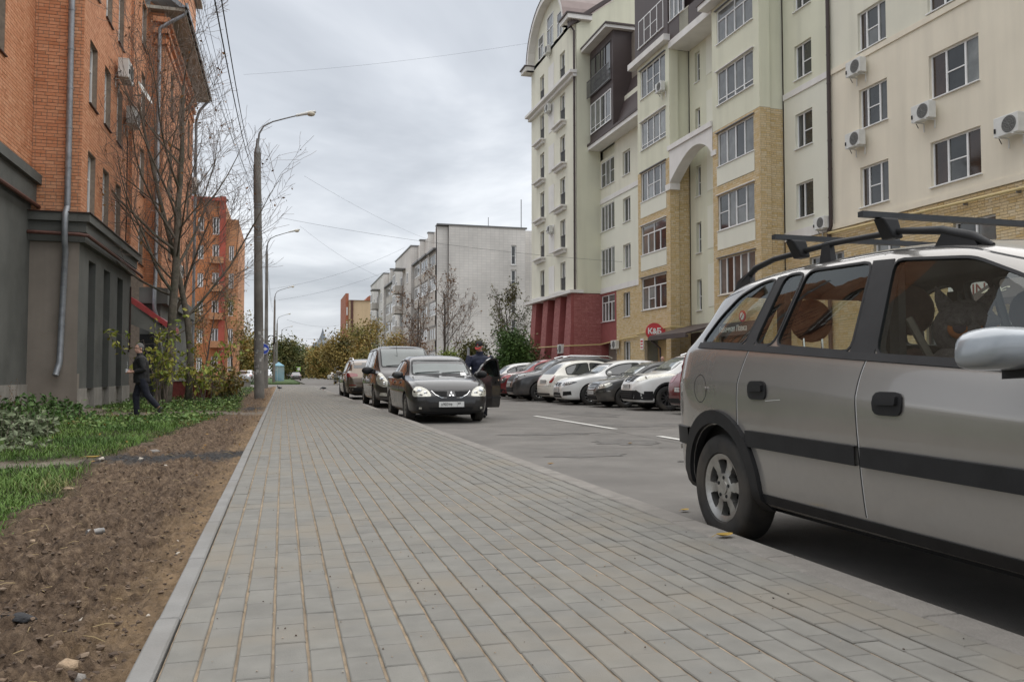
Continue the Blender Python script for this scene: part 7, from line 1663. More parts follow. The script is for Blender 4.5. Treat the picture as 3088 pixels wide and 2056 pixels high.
def autowin(S, spans, lo=.035, hi=.125):
    out_ = []
    for a, b in spans:
        xs_ = np.linspace(a*S['L'], b*S['L'], 9); B_ = [(x, float(pch(S['belt'], x))+lo) for x in xs_]; T_ = [(x, float(pch(S['top'], x))-hi) for x in xs_]
        keep = [i for i in range(9) if T_[i][1] > B_[i][1]+.03]
        out_.append([B_[i] for i in keep]+[T_[i] for i in reversed(keep)])
    return out_
M_WSCR = mat('windscreen_glass', (0.07, 0.092, 0.088), 0.03, var=.2, scale=2.0, spec=0.6, coat=0.7)
MT['windscreen_glass'].node_tree.nodes['Principled BSDF'].inputs['Coat IOR'].default_value = 1.5
def screens(c, cowl, roof, rear=None, m=None):
    S = c.S; L = S['L']
    z0, z1 = float(pch(S['top'], cowl*L))+.02, float(pch(S['top'], roof*L))-.03; y0, y1 = float(pch(S['rw'], cowl*L))*.90, float(pch(S['rw'], roof*L))*.90
    o = c.patch('windscreen', [(-y0, z0), (y0, z0), (y1, z1), (-y1, z1)], m or M_WSCR, 'F', 1, .003, .08, round_=1)
    c.strip('windscreen_seal', rnd([(-y0, z0), (y0, z0), (y1, z1), (-y1, z1)], .05), .035, M_BLACK, 'F', 1, .004, .08, parent=o, closed=True)
    for s in (-.32, .25):
        p, n = c.project(s-.25, z0+.02, 'F', 1, .015); q, n = c.project(s+.28, z0+.05, 'F', 1, .018); w = MB(); w.tube([p, q], .008, 5); w.build('wiper', M_BLACK, o)
    if rear:
        a, b = rear; z0, z1 = float(pch(S['top'], a*L))+.02, float(pch(S['top'], b*L))-.04; y0, y1 = float(pch(S['rw'], a*L))*.9, float(pch(S['rw'], b*L))*.86
        c.patch('rear_window', [(-y0, z0), (y0, z0), (y1, z1), (-y1, z1)], M_GLASS, 'F', -1, .003, .08, round_=1)
def lamps(c, poly, side=1, m=None, name='headlight', inner=None, off=.006):
    for s in (1, -1):
        P = [(s*a, b) for a, b in poly]; o = c.patch(name, P, m or M_LAMP, 'F', side, off, .045, round_=1)
        if inner:
            for (a, b, r) in inner:
                p, n = c.project(s*a, b, 'F', side, off+.004); q = MB(); q.lathe([(.001, .01), (r*.6, .014), (r, .0), (r, -.01)], ax='X', n=18); u = q.build('lamp_reflector', M_LAMPI, o, smooth=.7); u.location = p
                if side < 0: u.rotation_euler = (0, 0, math.pi)
def common(c, spans, axr, axf, r, style, rim=None, cowl=.775, roof=.60, rear=None, mir=True, handles=(.45, .66), gw=.2, mx=None, doors=(.28, .475, .68), inset=.012):
    S = c.S; L = S['L']; c.arches(axr, axf, r); c.apply(); c.windows(autowin(S, spans)); screens(c, cowl, roof, rear); c.wheels(style, gw, rim, inset)
    if mir: c.mirror((mx or .685)*L, float(pch(S['belt'], .69*L))+.075, float(pch(S['wid'], .68*L))*.93, m=None)
    z = float(pch(S['belt'], .5*L))
    for s in (1, -1):
        for h in handles: c.patch('door_handle', [(h*L-.08, z-.12), (h*L+.08, z-.12), (h*L+.08, z-.085), (h*L-.08, z-.085)], c.paint, 'S', s, .02, .04, round_=1, skirt=.02)
    for d in doors:
        c.seams([[(d*L+.02, z+.01), (d*L-.0, z-.25), (d*L, .36)]])
    c.strip('sill_trim', [(axr+r*1.25, .24), (axf-r*1.25, .235)], .06, M_BLACK, 'S', 1, .006, .15); c.strip('sill_trim', [(axr+r*1.25, .24), (axf-r*1.25, .235)], .06, M_BLACK, 'S', -1, .006, .15)
    u = MB(); u.box(c.X(.35), c.X(L-.35), -.5, .5, .16, .30); u.build('underbody', M_DARK, c.root)
M_BLK = paint('black_paint', (0.009, 0.009, 0.010), .0, .4, .14, (.12, .105, .09)); M_BRN = paint('brown_black_paint', (0.020, 0.016, 0.014), .1, .35, .2, (.14, .12, .10)); M_BRZ = paint('bronze_paint', (0.16, 0.125, 0.095), .7, .33, .3)
M_WHT = paint('white_paint', (0.72, 0.72, 0.70), 0, .4, .18); M_IVO = paint('ivory_paint', (0.74, 0.72, 0.65), 0, .4, .22); M_GRY = paint('graphite_paint', (0.055, 0.056, 0.060), .6, .33, .3); M_CHR = paint('cherry_paint', (0.20, 0.012, 0.018), .45, .33, .25)
M_SLV = paint('silver_paint', (.50, .51, .52), .7, .35, .3); M_MER = paint('dark_slate_paint', (0.035, 0.037, 0.038), .5, .33, .4); M_DRD = paint('dark_red_paint', (0.13, 0.012, 0.016), .4, .33, .2); M_GRT = paint('titan_grey_paint', (.10, .10, .105), .6, .35, .35)

# black saloon with its door open
SL = spec('sedan', 4.48, 1.695, 1.44, .19, top=[(0, .50), (.008, .62), (.03, .675), (.13, .70), (.17, .73), (.30, .945), (.38, .985), (.48, 1.0), (.58, .985), (.645, .925), (.77, .685), (.80, .665), (.91, .60), (.96, .525), (.985, .45), (1, .38)], wid=[(0, .60), (.01, .73), (.03, .845), (.07, .93), (.16, .985), (.5, 1), (.8, .995), (.9, .97), (.95, .915), (.98, .82), (.993, .72), (1, .60)])
C = Car('black_saloon', 'black saloon facing down the kerb with its driver door wide open', 'car', SL, (3.31, 16.55+2.24, ROAD), R_(-90), M_BLK)
common(C, [(.235, .43), (.445, .70)], 1.0, 3.60, .305, ST7, M_ALLOY, .775, .645, (.17, .30), doors=(.44, .70))
hl = [(.40, .555), (.76, .545), (.77, .66), (.70, .745), (.60, .755), (.46, .68)]
lamps(C, hl, 1, M_LAMP, 'headlight', [(.64, .65, .055), (.52, .615, .04)])
gr = [(-.39, .66), (-.08, .655), (-.10, .535), (-.20, .535), (-.32, .585)]
for s in (1, -1):
    P = [(s*abs(a), b) for a, b in gr]; o = C.patch('grille', P, M_DARK, 'F', 1, .004, .05)
    for k in range(14):
        y = .10+.02*k; t0 = .648; b0 = .545+max(0, (y-.2)*.35); C.strip('grille_bar', [(s*y, b0), (s*y, t0)], .006, M_BLACK, 'F', 1, .012, .05, parent=o)
    C.strip('grille_chrome', [(s*.40, .662), (s*.33, .585), (s*.21, .53), (s*.10, .528)], .012, M_CHROME, 'F', 1, .014, .05, parent=o)
# three-diamond badge
for k in range(3):
    a = math.pi/2+k*2*math.pi/3; ca, sa = math.cos(a), math.sin(a); d = .038; g0 = .005
    pts = [(g0*ca, g0*sa), (d*math.cos(a+.5236), d*math.sin(a+.5236)), (d*1.72*ca, d*1.72*sa), (d*math.cos(a-.5236), d*math.sin(a-.5236))]
    C.patch('badge', [(u, .585+v) for u, v in pts], M_CHROME, 'F', 1, .018, .03)
C.patch('lower_intake', [(-.42, .26), (.42, .26), (.46, .335), (-.46, .335)], M_DARK, 'F', 1, .004, .06)
for s in (1, -1): C.patch('fog_lamp', [(s*.56, .28), (s*.70, .29), (s*.70, .345), (s*.57, .345)], M_DARK, 'F', 1, .004, .03, round_=1); C.patch('fog_lamp_glass', [(s*.60, .295), (s*.655, .30), (s*.65, .34), (s*.60, .335)], M_LAMP, 'F', 1, .010, .02, round_=1)
C.strip('bumper_lip', [(-.70, .205), (0, .20), (.70, .205)], .03, M_BLACK, 'F', 1, .012, .06)
C.strip('bonnet_gap', [(-.74, .76), (-.46, .685), (-.2, .672), (.2, .672), (.46, .685), (.74, .76)], .006, M_INK, 'F', 1, .0015, .05, skirt=.002)
C.plate(1, .395, text=('х903те', '69'))
C.patch('paper_on_dash', [(.40, .975), (.54, .975), (.52, 1.08), (.43, 1.08)], M_SWH, 'F', 1, .005, .05)
# the open door: outer skin, window frame, glass, mirror, handle
D = bpy.data.objects.new('door', None)
dm = MB(); fD2 = Fr((0, 0, 0), (-1, 0, 0), (0, 1, 0))
dm.prism(fD2, [(0.0, .30), (.06, .26), (1.02, .24), (1.06, .30), (1.10, .62), (1.10, .93), (.0, .90), (-.02, .6)], -.06, .0)
fo = [(.0, .90), (.10, .99), (.30, 1.18), (.52, 1.315), (.68, 1.37), (.92, 1.38), (1.0, 1.30), (1.10, .93)]
fi = [(.08, .93), (.14, .985), (.33, 1.16), (.53, 1.275), (.69, 1.325), (.89, 1.335), (.945, 1.27), (1.035, .95)]
for k in range(len(fo)-1):
    a, b, c, d = fo[k], fo[k+1], fi[k+1], fi[k]; dm.prism(fD2, [a, b, c, d], -.055, -.006)
dm.prism(fD2, [(.0, .90), (1.10, .93), (1.035, .955), (.08, .935)], -.055, .003)
D = dm.build('door', [M_BLK], C.root, smooth=.5); D.location = (C.X(3.16), .79, 0); D.rotation_euler = (0, 0, R_(-46))
q = MB(); q.prism(fD2, fi, -.030, -.024); q.build('door_glass', glass_clear('door_glass', (.20, .23, .22), 1.6), D)
q = MB(); q.ell((-.10, .12, 1.0), (.06, .135, .08), 16, 10); q.build('door_mirror', M_BLACK, D, smooth=.7)
q = MB(); q.fbox(fD2, .86, 1.02, .80, .845, .0, .03); q.build('door_handle', M_BLK, D)
q = MB(); q.fbox(fD2, .04, 1.08, .45, .49, .001, .018); q.build('door_moulding', M_BLACK, D)
q = MB(); q.fbox(fD2, .96, 1.02, 1.0, 1.16, -.04, -.034); q.build('door_sticker', M_SWH, D)

# brown-black van
SV = spec('van', 5.15, 1.92, 1.90, .22)
C = Car('passenger_van', 'tall dark brown passenger van parked behind the black saloon', 'van', SV, (3.57, 24.3+2.575, ROAD), R_(-90), M_BRN)
common(C, [(.10, .38), (.40, .62), (.635, .80)], 1.0, 4.15, .335, ST5, M_ALLOY, .875, .70, doors=(.40, .63, .82), handles=(.6,))
lamps(C, [(.52, .66), (.72, .62), (.86, .70), (.90, .86), (.86, 1.02), (.76, 1.06), (.64, .88)], 1, M_LAMP, 'headlight', [(.76, .86, .07), (.70, .74, .045)])
C.patch('grille', [(-.42, .76), (.42, .76), (.46, .86), (-.46, .86)], M_BLACK, 'F', 1, .006, .06); C.strip('grille_chrome', [(-.45, .87), (0, .89), (.45, .87)], .035, M_CHROME, 'F', 1, .014, .06); C.strip('grille_chrome', [(-.42, .75), (.42, .75)], .02, M_CHROME, 'F', 1, .014, .06)
C.patch('lower_intake', [(-.5, .32), (.5, .32), (.5, .46), (-.5, .46)], M_DARK, 'F', 1, .004, .07)
for s in (1, -1): C.patch('fog_lamp', [(s*.62, .36), (s*.82, .38), (s*.80, .47), (s*.63, .46)], M_LAMP, 'F', 1, .008, .04, round_=1)
C.strip('bumper_trim', [(-.88, .30), (0, .27), (.88, .30)], .06, mat('grey_bumper', (.09, .085, .08), .6), 'F', 1, .01, .06)
C.plate(1, .56); C.mirror(3.98, 1.12, .93, m=M_BLACK, sc=1.35)
q = MB(); q.tube([(C.X(4.1), -.2, 1.55), (C.X(3.9), -.22, 2.2)], .006, 5); q.build('aerial', M_INK, C.root)

# bronze off-roader seen from behind
ST = spec('suv', 4.49, 1.84, 1.64, .23)
C = Car('bronze_suv', 'bronze estate off-roader with silver roof rails, its tail towards the van', 'car', ST, (3.30, 33.3+2.245, ROAD), R_(90), M_BRZ)
common(C, [(.10, .20), (.215, .43), (.445, .68)], .95, 3.63, .355, ST5, M_ALLOYD, .78, .62, (.075, .15), doors=(.44, .70))
lamps(C, [(.42, .93), (.80, .90), (.90, .98), (.90, 1.05), (.60, 1.06), (.42, 1.02)], -1, M_RED, 'tail_lamp', off=.008)
C.strip('chrome_strip', [(-.78, .52), (0, .50), (.78, .52)], .018, M_CHROME, 'F', -1, .012, .08); C.strip('rear_reflector', [(-.75, .58), (-.5, .58)], .03, M_RED, 'F', -1, .012, .06); C.strip('rear_reflector', [(.75, .58), (.5, .58)], .03, M_RED, 'F', -1, .012, .06)
C.patch('lower_bumper', [(-.85, .30), (.85, .30), (.86, .48), (-.86, .48)], M_BLACK, 'F', -1, .006, .1); C.plate(-1, .80)
for s in (1, -1):
    C.strip('arch_trim', [(.95+.42*math.cos(a), .36+.42*math.sin(a)) for a in np.linspace(0, math.pi, 18)], .05, M_BLACK, 'S', s, .012, .06)
    q = MB(); q.tube([(C.X(.55), s*.56, 1.56), (C.X(.75), s*.57, 1.66), (C.X(2.2), s*.58, 1.69), (C.X(2.5), s*.58, 1.60)], .022, 8); q.build('roof_rail', M_CHROME, C.root, smooth=.8)

# the row across the street, nose or tail to the roadway
RG = 'cars parked across the street at right angles to the kerb'
def row(name, label, S, nose, y, m, face=180, dz=0, N=48):
    L = S['L']; xc = nose+.22+L/2; return Car(name, label, 'car', S, (xc, y, ROAD), R_(face+dz), m, group=RG, N=N)
# white crossover
C = row('white_crossover', 'white crossover with black lower trim and dark spoked wheels, nose to the road', spec('suv', 4.33, 1.78, 1.61, .22), 9.10, 21.45, M_WHT, dz=-4)
common(C, [(.13, .215), (.23, .44), (.455, .685)], .80, 3.43, .345, ST10, M_ALLOYD, .785, .63, None, doors=(.45, .70))
lamps(C, [(.44, .84), (.60, .80), (.80, .88), (.88, 1.0), (.84, 1.04), (.62, .96)], 1, M_LAMP, 'headlight', [(.70, .91, .05)])
C.patch('grille', [(-.34, .80), (.34, .80), (.40, .98), (-.40, .98)], M_BLACK, 'F', 1, .006, .05); C.strip('grille_chrome', [(-.16, .97), (-.10, .80), (.10, .80), (.16, .97)], .03, M_CHROME, 'F', 1, .016, .04)
p, n = C.project(0, .89, 'F', 1, .02); q = MB(); q.lathe([(.05, -.006), (.065, 0), (.05, .006)], ax='X', n=20); o = q.build('badge', M_CHROME, C.root); o.location = p
C.patch('lower_intake', [(-.50, .34), (.50, .34), (.60, .56), (-.60, .56)], M_DARK, 'F', 1, .006, .06)
for k in range(3): C.strip('intake_bar', [(-.52, .38+.06*k), (.52, .38+.06*k)], .02, M_BLACK, 'F', 1, .012, .06)
C.patch('bumper_trim', [(-.88, .30), (.88, .30), (.88, .40), (.60, .58), (.52, .34), (-.52, .34), (-.60, .58), (-.88, .40)], M_BLACK, 'F', 1, .005, .06); C.plate(1, .655)
for s in (1, -1):
    for xc in (.80, 3.43): C.strip('arch_trim', [(xc+.415*math.cos(a), .35+.415*math.sin(a)) for a in np.linspace(0, math.pi, 18)], .06, M_BLACK, 'S', s, .012, .06)
    C.strip('lower_cladding', [(1.25, .34), (2.98, .34)], .17, M_BLACK, 'S', s, .008, .12); C.strip('front_cladding', [(3.86, .42), (4.1, .42)], .24, M_BLACK, 'S', s, .008, .06)
    q = MB(); q.tube([(C.X(.9), s*.57, 1.56), (C.X(1.1), s*.57, 1.63), (C.X(2.2), s*.58, 1.64), (C.X(2.45), s*.58, 1.56)], .02, 8); q.build('roof_rail', M_CHROME, C.root, smooth=.8)
# dark saloon
C = row('dark_slate_saloon', 'dark slate saloon with twin round-edged headlights between two white cars', spec('sedan', 4.53, 1.73, 1.42, .18), 8.92, 23.75, M_MER, dz=-3)
common(C, [(.22, .43), (.445, .70)], 1.0, 3.72, .31, ST7, M_ALLOYD, .775, .645, (.17, .30), doors=(.44, .70))
lamps(C, [(.46, .60), (.58, .56), (.78, .62), (.82, .72), (.74, .76), (.62, .70), (.50, .70)], 1, M_LAMP, 'headlight', [(.68, .66, .055), (.54, .63, .04)])
C.patch('grille', [(-.26, .56), (.26, .56), (.34, .73), (-.34, .73)], M_BLACK, 'F', 1, .008, .05); C.strip('grille_chrome', [(-.27, .555), (.27, .555), (.35, .735), (-.35, .735)], .02, M_CHROME, 'F', 1, .016, .05, closed=True)
for k in range(3): C.strip('grille_bar', [(-.28, .60+.04*k), (.28, .60+.04*k)], .01, M_CHROME, 'F', 1, .014, .06)
C.strip('bumper_chrome', [(-.8, .50), (-.3, .47)], .02, M_CHROME, 'F', 1, .012, .06); C.strip('bumper_chrome', [(.8, .50), (.3, .47)], .02, M_CHROME, 'F', 1, .012, .06); C.plate(1, .46)
C.patch('lower_intake', [(-.45, .24), (.45, .24), (.45, .36), (-.45, .36)], M_DARK, 'F', 1, .005, .06)
# white sports saloon
C = row('white_sports_saloon', 'white fastback saloon with paired kidney grille and bright spoked wheels', spec('sedan', 4.82, 1.83, 1.50, .17, top=[(0, .50), (.008, .62), (.03, .70), (.08, .75), (.2, .87), (.32, .97), (.42, 1.0), (.50, 1.0), (.58, .975), (.645, .915), (.77, .69), (.80, .665), (.91, .605), (.965, .53), (.99, .45), (1, .38)]), 8.60, 26.1, M_WHT, dz=-3)
common(C, [(.15, .22), (.235, .44), (.455, .70)], .98, 3.92, .335, ST10, M_ALLOYB, .78, .645, None, doors=(.45, .71))
lamps(C, [(.42, .66), (.60, .62), (.80, .68), (.87, .76), (.80, .78), (.50, .74)], 1, mat('smoked_lamp', (.10, .10, .10), .08, metal=.3, coat=1.0), 'headlight', [(.60, .69, .045), (.74, .71, .04)])
for s in (1, -1):
    C.patch('grille', [(s*.03, .60), (s*.22, .60), (s*.31, .66), (s*.27, .73), (s*.06, .74)], M_INK, 'F', 1, .010, .04, round_=1); C.strip('grille_chrome', rnd([(s*.03, .60), (s*.22, .60), (s*.31, .66), (s*.27, .73), (s*.06, .74)], .03), .018, M_CHROME, 'F', 1, .016, .04, closed=True)
    C.patch('side_intake', [(s*.56, .30), (s*.80, .34), (s*.80, .46), (s*.58, .44)], M_DARK, 'F', 1, .006, .05)
C.patch('lower_intake', [(-.45, .24), (.45, .24), (.40, .40), (-.40, .40)], M_DARK, 'F', 1, .006, .06); C.plate(1, .49)
# ivory small hatchback, tail to the road
S_ = spec('hatch', 3.72, 1.66, 1.53, .19, top=[(0, .38), (.008, .50), (.03, .58), (.06, .66), (.12, .80), (.19, .91), (.28, .975), (.42, 1.0), (.55, .98), (.64, .90), (.77, .68), (.81, .63), (.91, .57), (.965, .49), (.99, .42), (1, .36)])
C = row('ivory_hatchback', 'small rounded ivory hatchback parked tail to the road', S_, 8.72, 28.35, M_IVO, face=0, dz=4)
common(C, [(.17, .40), (.42, .70)], .56, 2.99, .30, ST7, M_ALLOYD, .785, .64, (.055, .20), doors=(.41, .70))
for s in (1, -1): C.patch('tail_lamp', [(s*.54, .72), (s*.66, .70), (s*.72, .82), (s*.68, .98), (s*.60, .95)], M_RED, 'F', -1, .008, .05, round_=1)
C.strip('bumper_gap', [(-.76, .60), (0, .575), (.76, .60)], .008, M_INK, 'F', -1, .003, .06); C.plate(-1, .74); C.patch('lower_bumper', [(-.55, .26), (.55, .26), (.6, .34), (-.6, .34)], M_BLACK, 'F', -1, .006, .08)
# graphite off-roader, cherry off-roader
C = row('graphite_suv', 'large graphite off-roader with black grille beside the ivory hatchback', spec('suv', 4.78, 1.89, 1.69, .22), 8.15, 30.55, M_GRY, dz=-3)
common(C, [(.10, .205), (.22, .44), (.455, .685)], .98, 3.78, .36, ST10, M_ALLOYB, .785, .63, None, doors=(.45, .70))
lamps(C, [(.42, .92), (.62, .88), (.84, .95), (.90, 1.04), (.80, 1.06), (.50, .99)], 1, mat('smoked_lamp', (.1, .1, .1)), 'headlight', [(.62, .94, .05), (.78, .97, .045)])
C.patch('grille', [(-.38, .76), (.38, .76), (.44, .84), (.40, .98), (-.40, .98), (-.44, .84)], M_INK, 'F', 1, .008, .06); C.strip('grille_chrome', [(-.38, .755), (.38, .755), (.44, .84), (.40, .985), (-.40, .985), (-.44, .84)], .016, M_STEEL, 'F', 1, .014, .06, closed=True); C.plate(1, .62)
C.patch('lower_intake', [(-.55, .34), (.55, .34), (.60, .52), (-.60, .52)], M_DARK, 'F', 1, .006, .07); C.strip('skid_plate', [(-.5, .28), (.5, .28)], .06, M_ALLOY, 'F', 1, .012, .08)
for s in (1, -1): q = MB(); q.tube([(C.X(.8), s*.60, 1.63), (C.X(1.0), s*.60, 1.71), (C.X(2.5), s*.62, 1.72), (C.X(2.8), s*.62, 1.64)], .022, 8); q.build('roof_rail', M_CHROME, C.root, smooth=.8)
C = row('cherry_suv', 'cherry red off-roader between the graphite one and a white hatchback', spec('suv', 4.70, 1.88, 1.68, .22), 8.3, 33.2, M_CHR, dz=-3)
common(C, [(.10, .205), (.22, .44), (.455, .685)], .95, 3.72, .36, ST5, M_ALLOYD, .785, .63, None, doors=(.45, .70))
lamps(C, [(.50, .96), (.88, 1.02), (.88, 1.06), (.52, 1.0)], 1, M_LAMP, 'headlight'); lamps(C, [(.60, .66), (.80, .66), (.84, .86), (.66, .88)], 1, mat('smoked_lamp', (.1, .1, .1)), 'driving_lamp', [(.72, .76, .05)])
C.patch('grille', [(-.5, .66), (.5, .66), (.55, .96), (-.55, .96)], M_INK, 'F', 1, .008, .08); C.patch('lower_bumper', [(-.86, .28), (.86, .28), (.86, .42), (-.86, .42)], M_BLACK, 'F', 1, .006, .1); C.plate(1, .58)
C = row('white_hatchback', 'white hatchback with a rear quarter window, tail to the road beside the cherry off-roader', spec('hatch', 4.1, 1.74, 1.55, .19), 8.9, 36.2, M_WHT, face=0)
common(C, [(.125, .22), (.23, .42), (.435, .70)], .70, 3.27, .31, ST5, M_ALLOY, .78, .63, (.06, .18))
lamps(C, [(.55, .86), (.78, .84), (.80, .96), (.58, .98)], -1, M_RED, 'tail_lamp'); C.plate(-1, .78)
C = row('white_saloon', 'white car half hidden behind the windscreen of the black saloon', spec('sedan', 4.5, 1.75, 1.46, .18), 7.0, 45.0, M_WHT, dz=-60)
common(C, [(.22, .43), (.445, .70)], 1.0, 3.70, .31, ST5, M_ALLOY, .775, .645, (.17, .30))
C = row('dark_red_hatchback', 'dark red car parked tail to the road, mostly behind the silver people carrier', spec('hatch', 4.2, 1.75, 1.52, .19), 9.25, 18.75, M_DRD, face=0, dz=3)
common(C, [(.125, .22), (.23, .42), (.435, .70)], .72, 3.32, .31, ST5, M_ALLOYD, .78, .63, (.06, .18))
lamps(C, [(.50, .80), (.74, .78), (.80, .92), (.76, 1.04), (.54, 1.0)], -1, M_RED, 'tail_lamp'); C.plate(-1, .62); C.patch('lower_bumper', [(-.7, .28), (.7, .28), (.75, .40), (-.75, .40)], M_BLACK, 'F', -1, .006, .08)

# further traffic and parked cars
def fcar(name, label, kind, dims, px, py, rz, m, group=None, Yfix=None, z=ROAD):
    S = spec(kind, *dims, .2); p = onZ(px, py, z); 
    c = Car(name, label, 'car', S, (p.x, p.y, z), R_(rz), m, group=group, N=32)
    L = S['L']; k = {'sedan': ([(.22, .43), (.445, .70)], (.17, .30), .645), 'suv': ([(.11, .43), (.445, .685)], (.075, .15), .63), 'hatch': ([(.125, .42), (.435, .70)], (.06, .18), .63)}[kind]
    c.arches(.21*L, .80*L, .31); c.apply(); c.windows(autowin(S, k[0]), trim=0); screens(c, .78, k[2], k[1]); c.wheels(ST5, .2, M_ALLOY, .015)
    lamps(c, [(.55, .56*S['H']), (.78, .56*S['H']), (.78, .66*S['H']), (.58, .66*S['H'])], -1, M_RED, 'tail_lamp'); lamps(c, [(.5, .45*S['H']), (.76, .46*S['H']), (.78, .53*S['H']), (.55, .52*S['H'])], 1, M_LAMP); c.plate(-1, .5*S['H']); c.plate(1, .33*S['H'])
    return c
fcar('silver_saloon', 'silver saloon seen from behind beyond the concrete lamp post', 'sedan', (4.25, 1.74, 1.52), 743, 1158, 84, M_SLV)
fcar('white_estate', 'white car behind the young trees facing the side street', 'hatch', (4.2, 1.72, 1.50), 645, 1156, 250, M_WHT)
fcar('white_city_car', 'white car with red tail lamp half hidden behind the tree trunks', 'hatch', (4.0, 1.70, 1.48), 582, 1157, 60, M_WHT)
fcar('grey_saloon', 'dark grey saloon driving away in the middle of the street', 'sedan', (4.7, 1.82, 1.46), 892, 1147, 90, M_GRT)
fcar('dark_estate', 'dark car waiting beside the blue kiosk', 'suv', (4.4, 1.8, 1.6), 873, 1143, 90, M_BLK)
for k, (px, py, kind, m, lab) in enumerate(((928, 1138, 'hatch', M_WHT, 'white hatchback far down the parked row under the trees'), (945, 1139, 'sedan', M_SLV, 'silver saloon far down the parked row under the trees'), (962, 1140, 'suv', M_GRY, 'grey off-roader far down the parked row'), (975, 1142, 'suv', M_BRZ, 'bronze car in the far parked row before the white lorry'), (990, 1144, 'hatch', M_IVO, 'pale car in the far parked row just past the white lorry'))):
    fcar('far_parked_car', lab, kind, (4.3, 1.78, 1.55), px+14, py, 100, m, group='cars in the far parked row')
fcar('black_hatchback', 'black car in front of the white box lorry', 'suv', (4.3, 1.8, 1.62), 1040, 1157, -80, M_BLK)
# white box lorry
p = onZ(1030, 1149, ROAD); TR = thing('box_lorry', 'white box lorry parked facing away far down the street', 'lorry', (p.x+.2, p.y, ROAD), 0)
q = MB(); q.box(-1.05, 1.05, 0, 4.2, .75, 2.95); o = q.build('cargo_box', M_WHT, TR); bv = o.modifiers.new('b', 'BEVEL'); bv.width = .03
q = MB(); q.box(-.95, .95, 4.25, 5.9, .5, 2.2); o = q.build('cab', M_WHT, TR); bv = o.modifiers.new('b', 'BEVEL'); bv.width = .12; bv.segments = 3
q = MB(); q.box(-.9, .9, .1, 5.6, .45, .75); q.build('chassis', M_BLACK, TR)
q = MB(); q.box(-.02, .02, -.02, 0, .8, 2.9); q.box(-.9, .9, -.015, 0, 1.6, 1.63); q.build('door_gap', M_STEEL, TR)
for s in (1, -1):
    q = MB(); q.box(s*.8-.12, s*.8+.12, -.03, 0, .55, .7); q.build('tail_lamp', M_RED, TR); q = MB(); q.box(s*1.15-.1, s*1.15+.1, 5.3, 5.4, 1.5, 1.9); q.build('mirror', M_BLACK, TR)
    for y in (.9, 4.9): wheel(TR, (s*.85, y, .38), .38, .22, ST5, 1 if s > 0 else -1, M_STEEL).rotation_euler = (0, 0, R_(-90))
textmesh('lettering', '17', .7, M_ACG, TR, basis((-.35, -.02, 2.2), Vector((1, 0, 0)), Vector((0, 0, 1)), Vector((0, -1, 0))), .004)
# ================================================================== PEOPLE
def vox(name, mb, m, parent, vs_=.014, sm=6, disp=0.0):
    me = mb.mesh('tmp', m); o = bpy.data.objects.new('tmp', me); COL.objects.link(o)
    r = o.modifiers.new('r', 'REMESH'); r.mode = 'VOXEL'; r.voxel_size = vs_; r.use_smooth_shade = True
    s = o.modifiers.new('s', 'SMOOTH'); s.iterations = sm; s.factor = .5
    me2 = evalmesh(o, name); bpy.data.objects.remove(o)
    if disp:
        n_ = len(me2.vertices); co = np.zeros(n_*3, np.float32); no = np.zeros(n_*3, np.float32); me2.vertices.foreach_get('co', co); me2.vertices.foreach_get('normal', no)
        co = co.reshape(-1, 3); no = no.reshape(-1, 3); co += no*np.array([disp*noise.noise((p[0]*9, p[1]*9, p[2]*14)) for p in co.tolist()], np.float32)[:, None]; me2.vertices.foreach_set('co', co.ravel()); me2.update()
    me2.materials.clear(); me2.materials.append(m); ob = bpy.data.objects.new(name, me2); COL.objects.link(ob); ob.parent = parent; return ob
M_SKIN = mat('skin', (.46, .27, .20), .6, var=.12, scale=12); M_SKINL = mat('lips', (.36, .16, .13), .6, var=.05)
def limb(q, pts, rad, n=12):
    P = []; R = []
    for i in range(len(pts)-1):
        a, b = Vector(pts[i]), Vector(pts[i+1])
        for k in range(5 if i < len(pts)-2 else 6): t = k/5; P.append(a.lerp(b, t)); R.append(rad[i]+(rad[i+1]-rad[i])*t)
    q.tube(P, R, n)
def hand(q, w, d, up, side, curl=.6, sc=1.0):
    """palm and five bent fingers; w wrist, d direction of the hand, up back-of-hand normal, side thumb side"""
    w, d, up, side = Vector(w), Vector(d).normalized(), Vector(up).normalized(), Vector(side).normalized()
    q.tube([w, w+d*.03*sc, w+d*.085*sc], [.026*sc, .034*sc, .036*sc], 8)
    for i, (o, L) in enumerate(((.030, .070), (.011, .080), (-.009, .075), (-.028, .060))):
        b = w+d*.08*sc+side*o*sc; dd = d; P = [b]
        for k in range(3): dd = (dd*math.cos(curl*.55)-up*math.sin(curl*.55)).normalized(); P.append(P[-1]+dd*L*sc/3); 
        q.tube(P, [.0095*sc, .0088*sc, .008*sc, .0065*sc], 6)
    b = w+d*.03*sc+side*.03*sc; q.tube([b, b+(side*.8+d*.6-up*.2).normalized()*.035*sc, b+(side*.8+d*.6-up*.2).normalized()*.035*sc+(d*.8-up*.6+side*.1).normalized()*.032*sc], [.013*sc, .011*sc, .008*sc], 6)
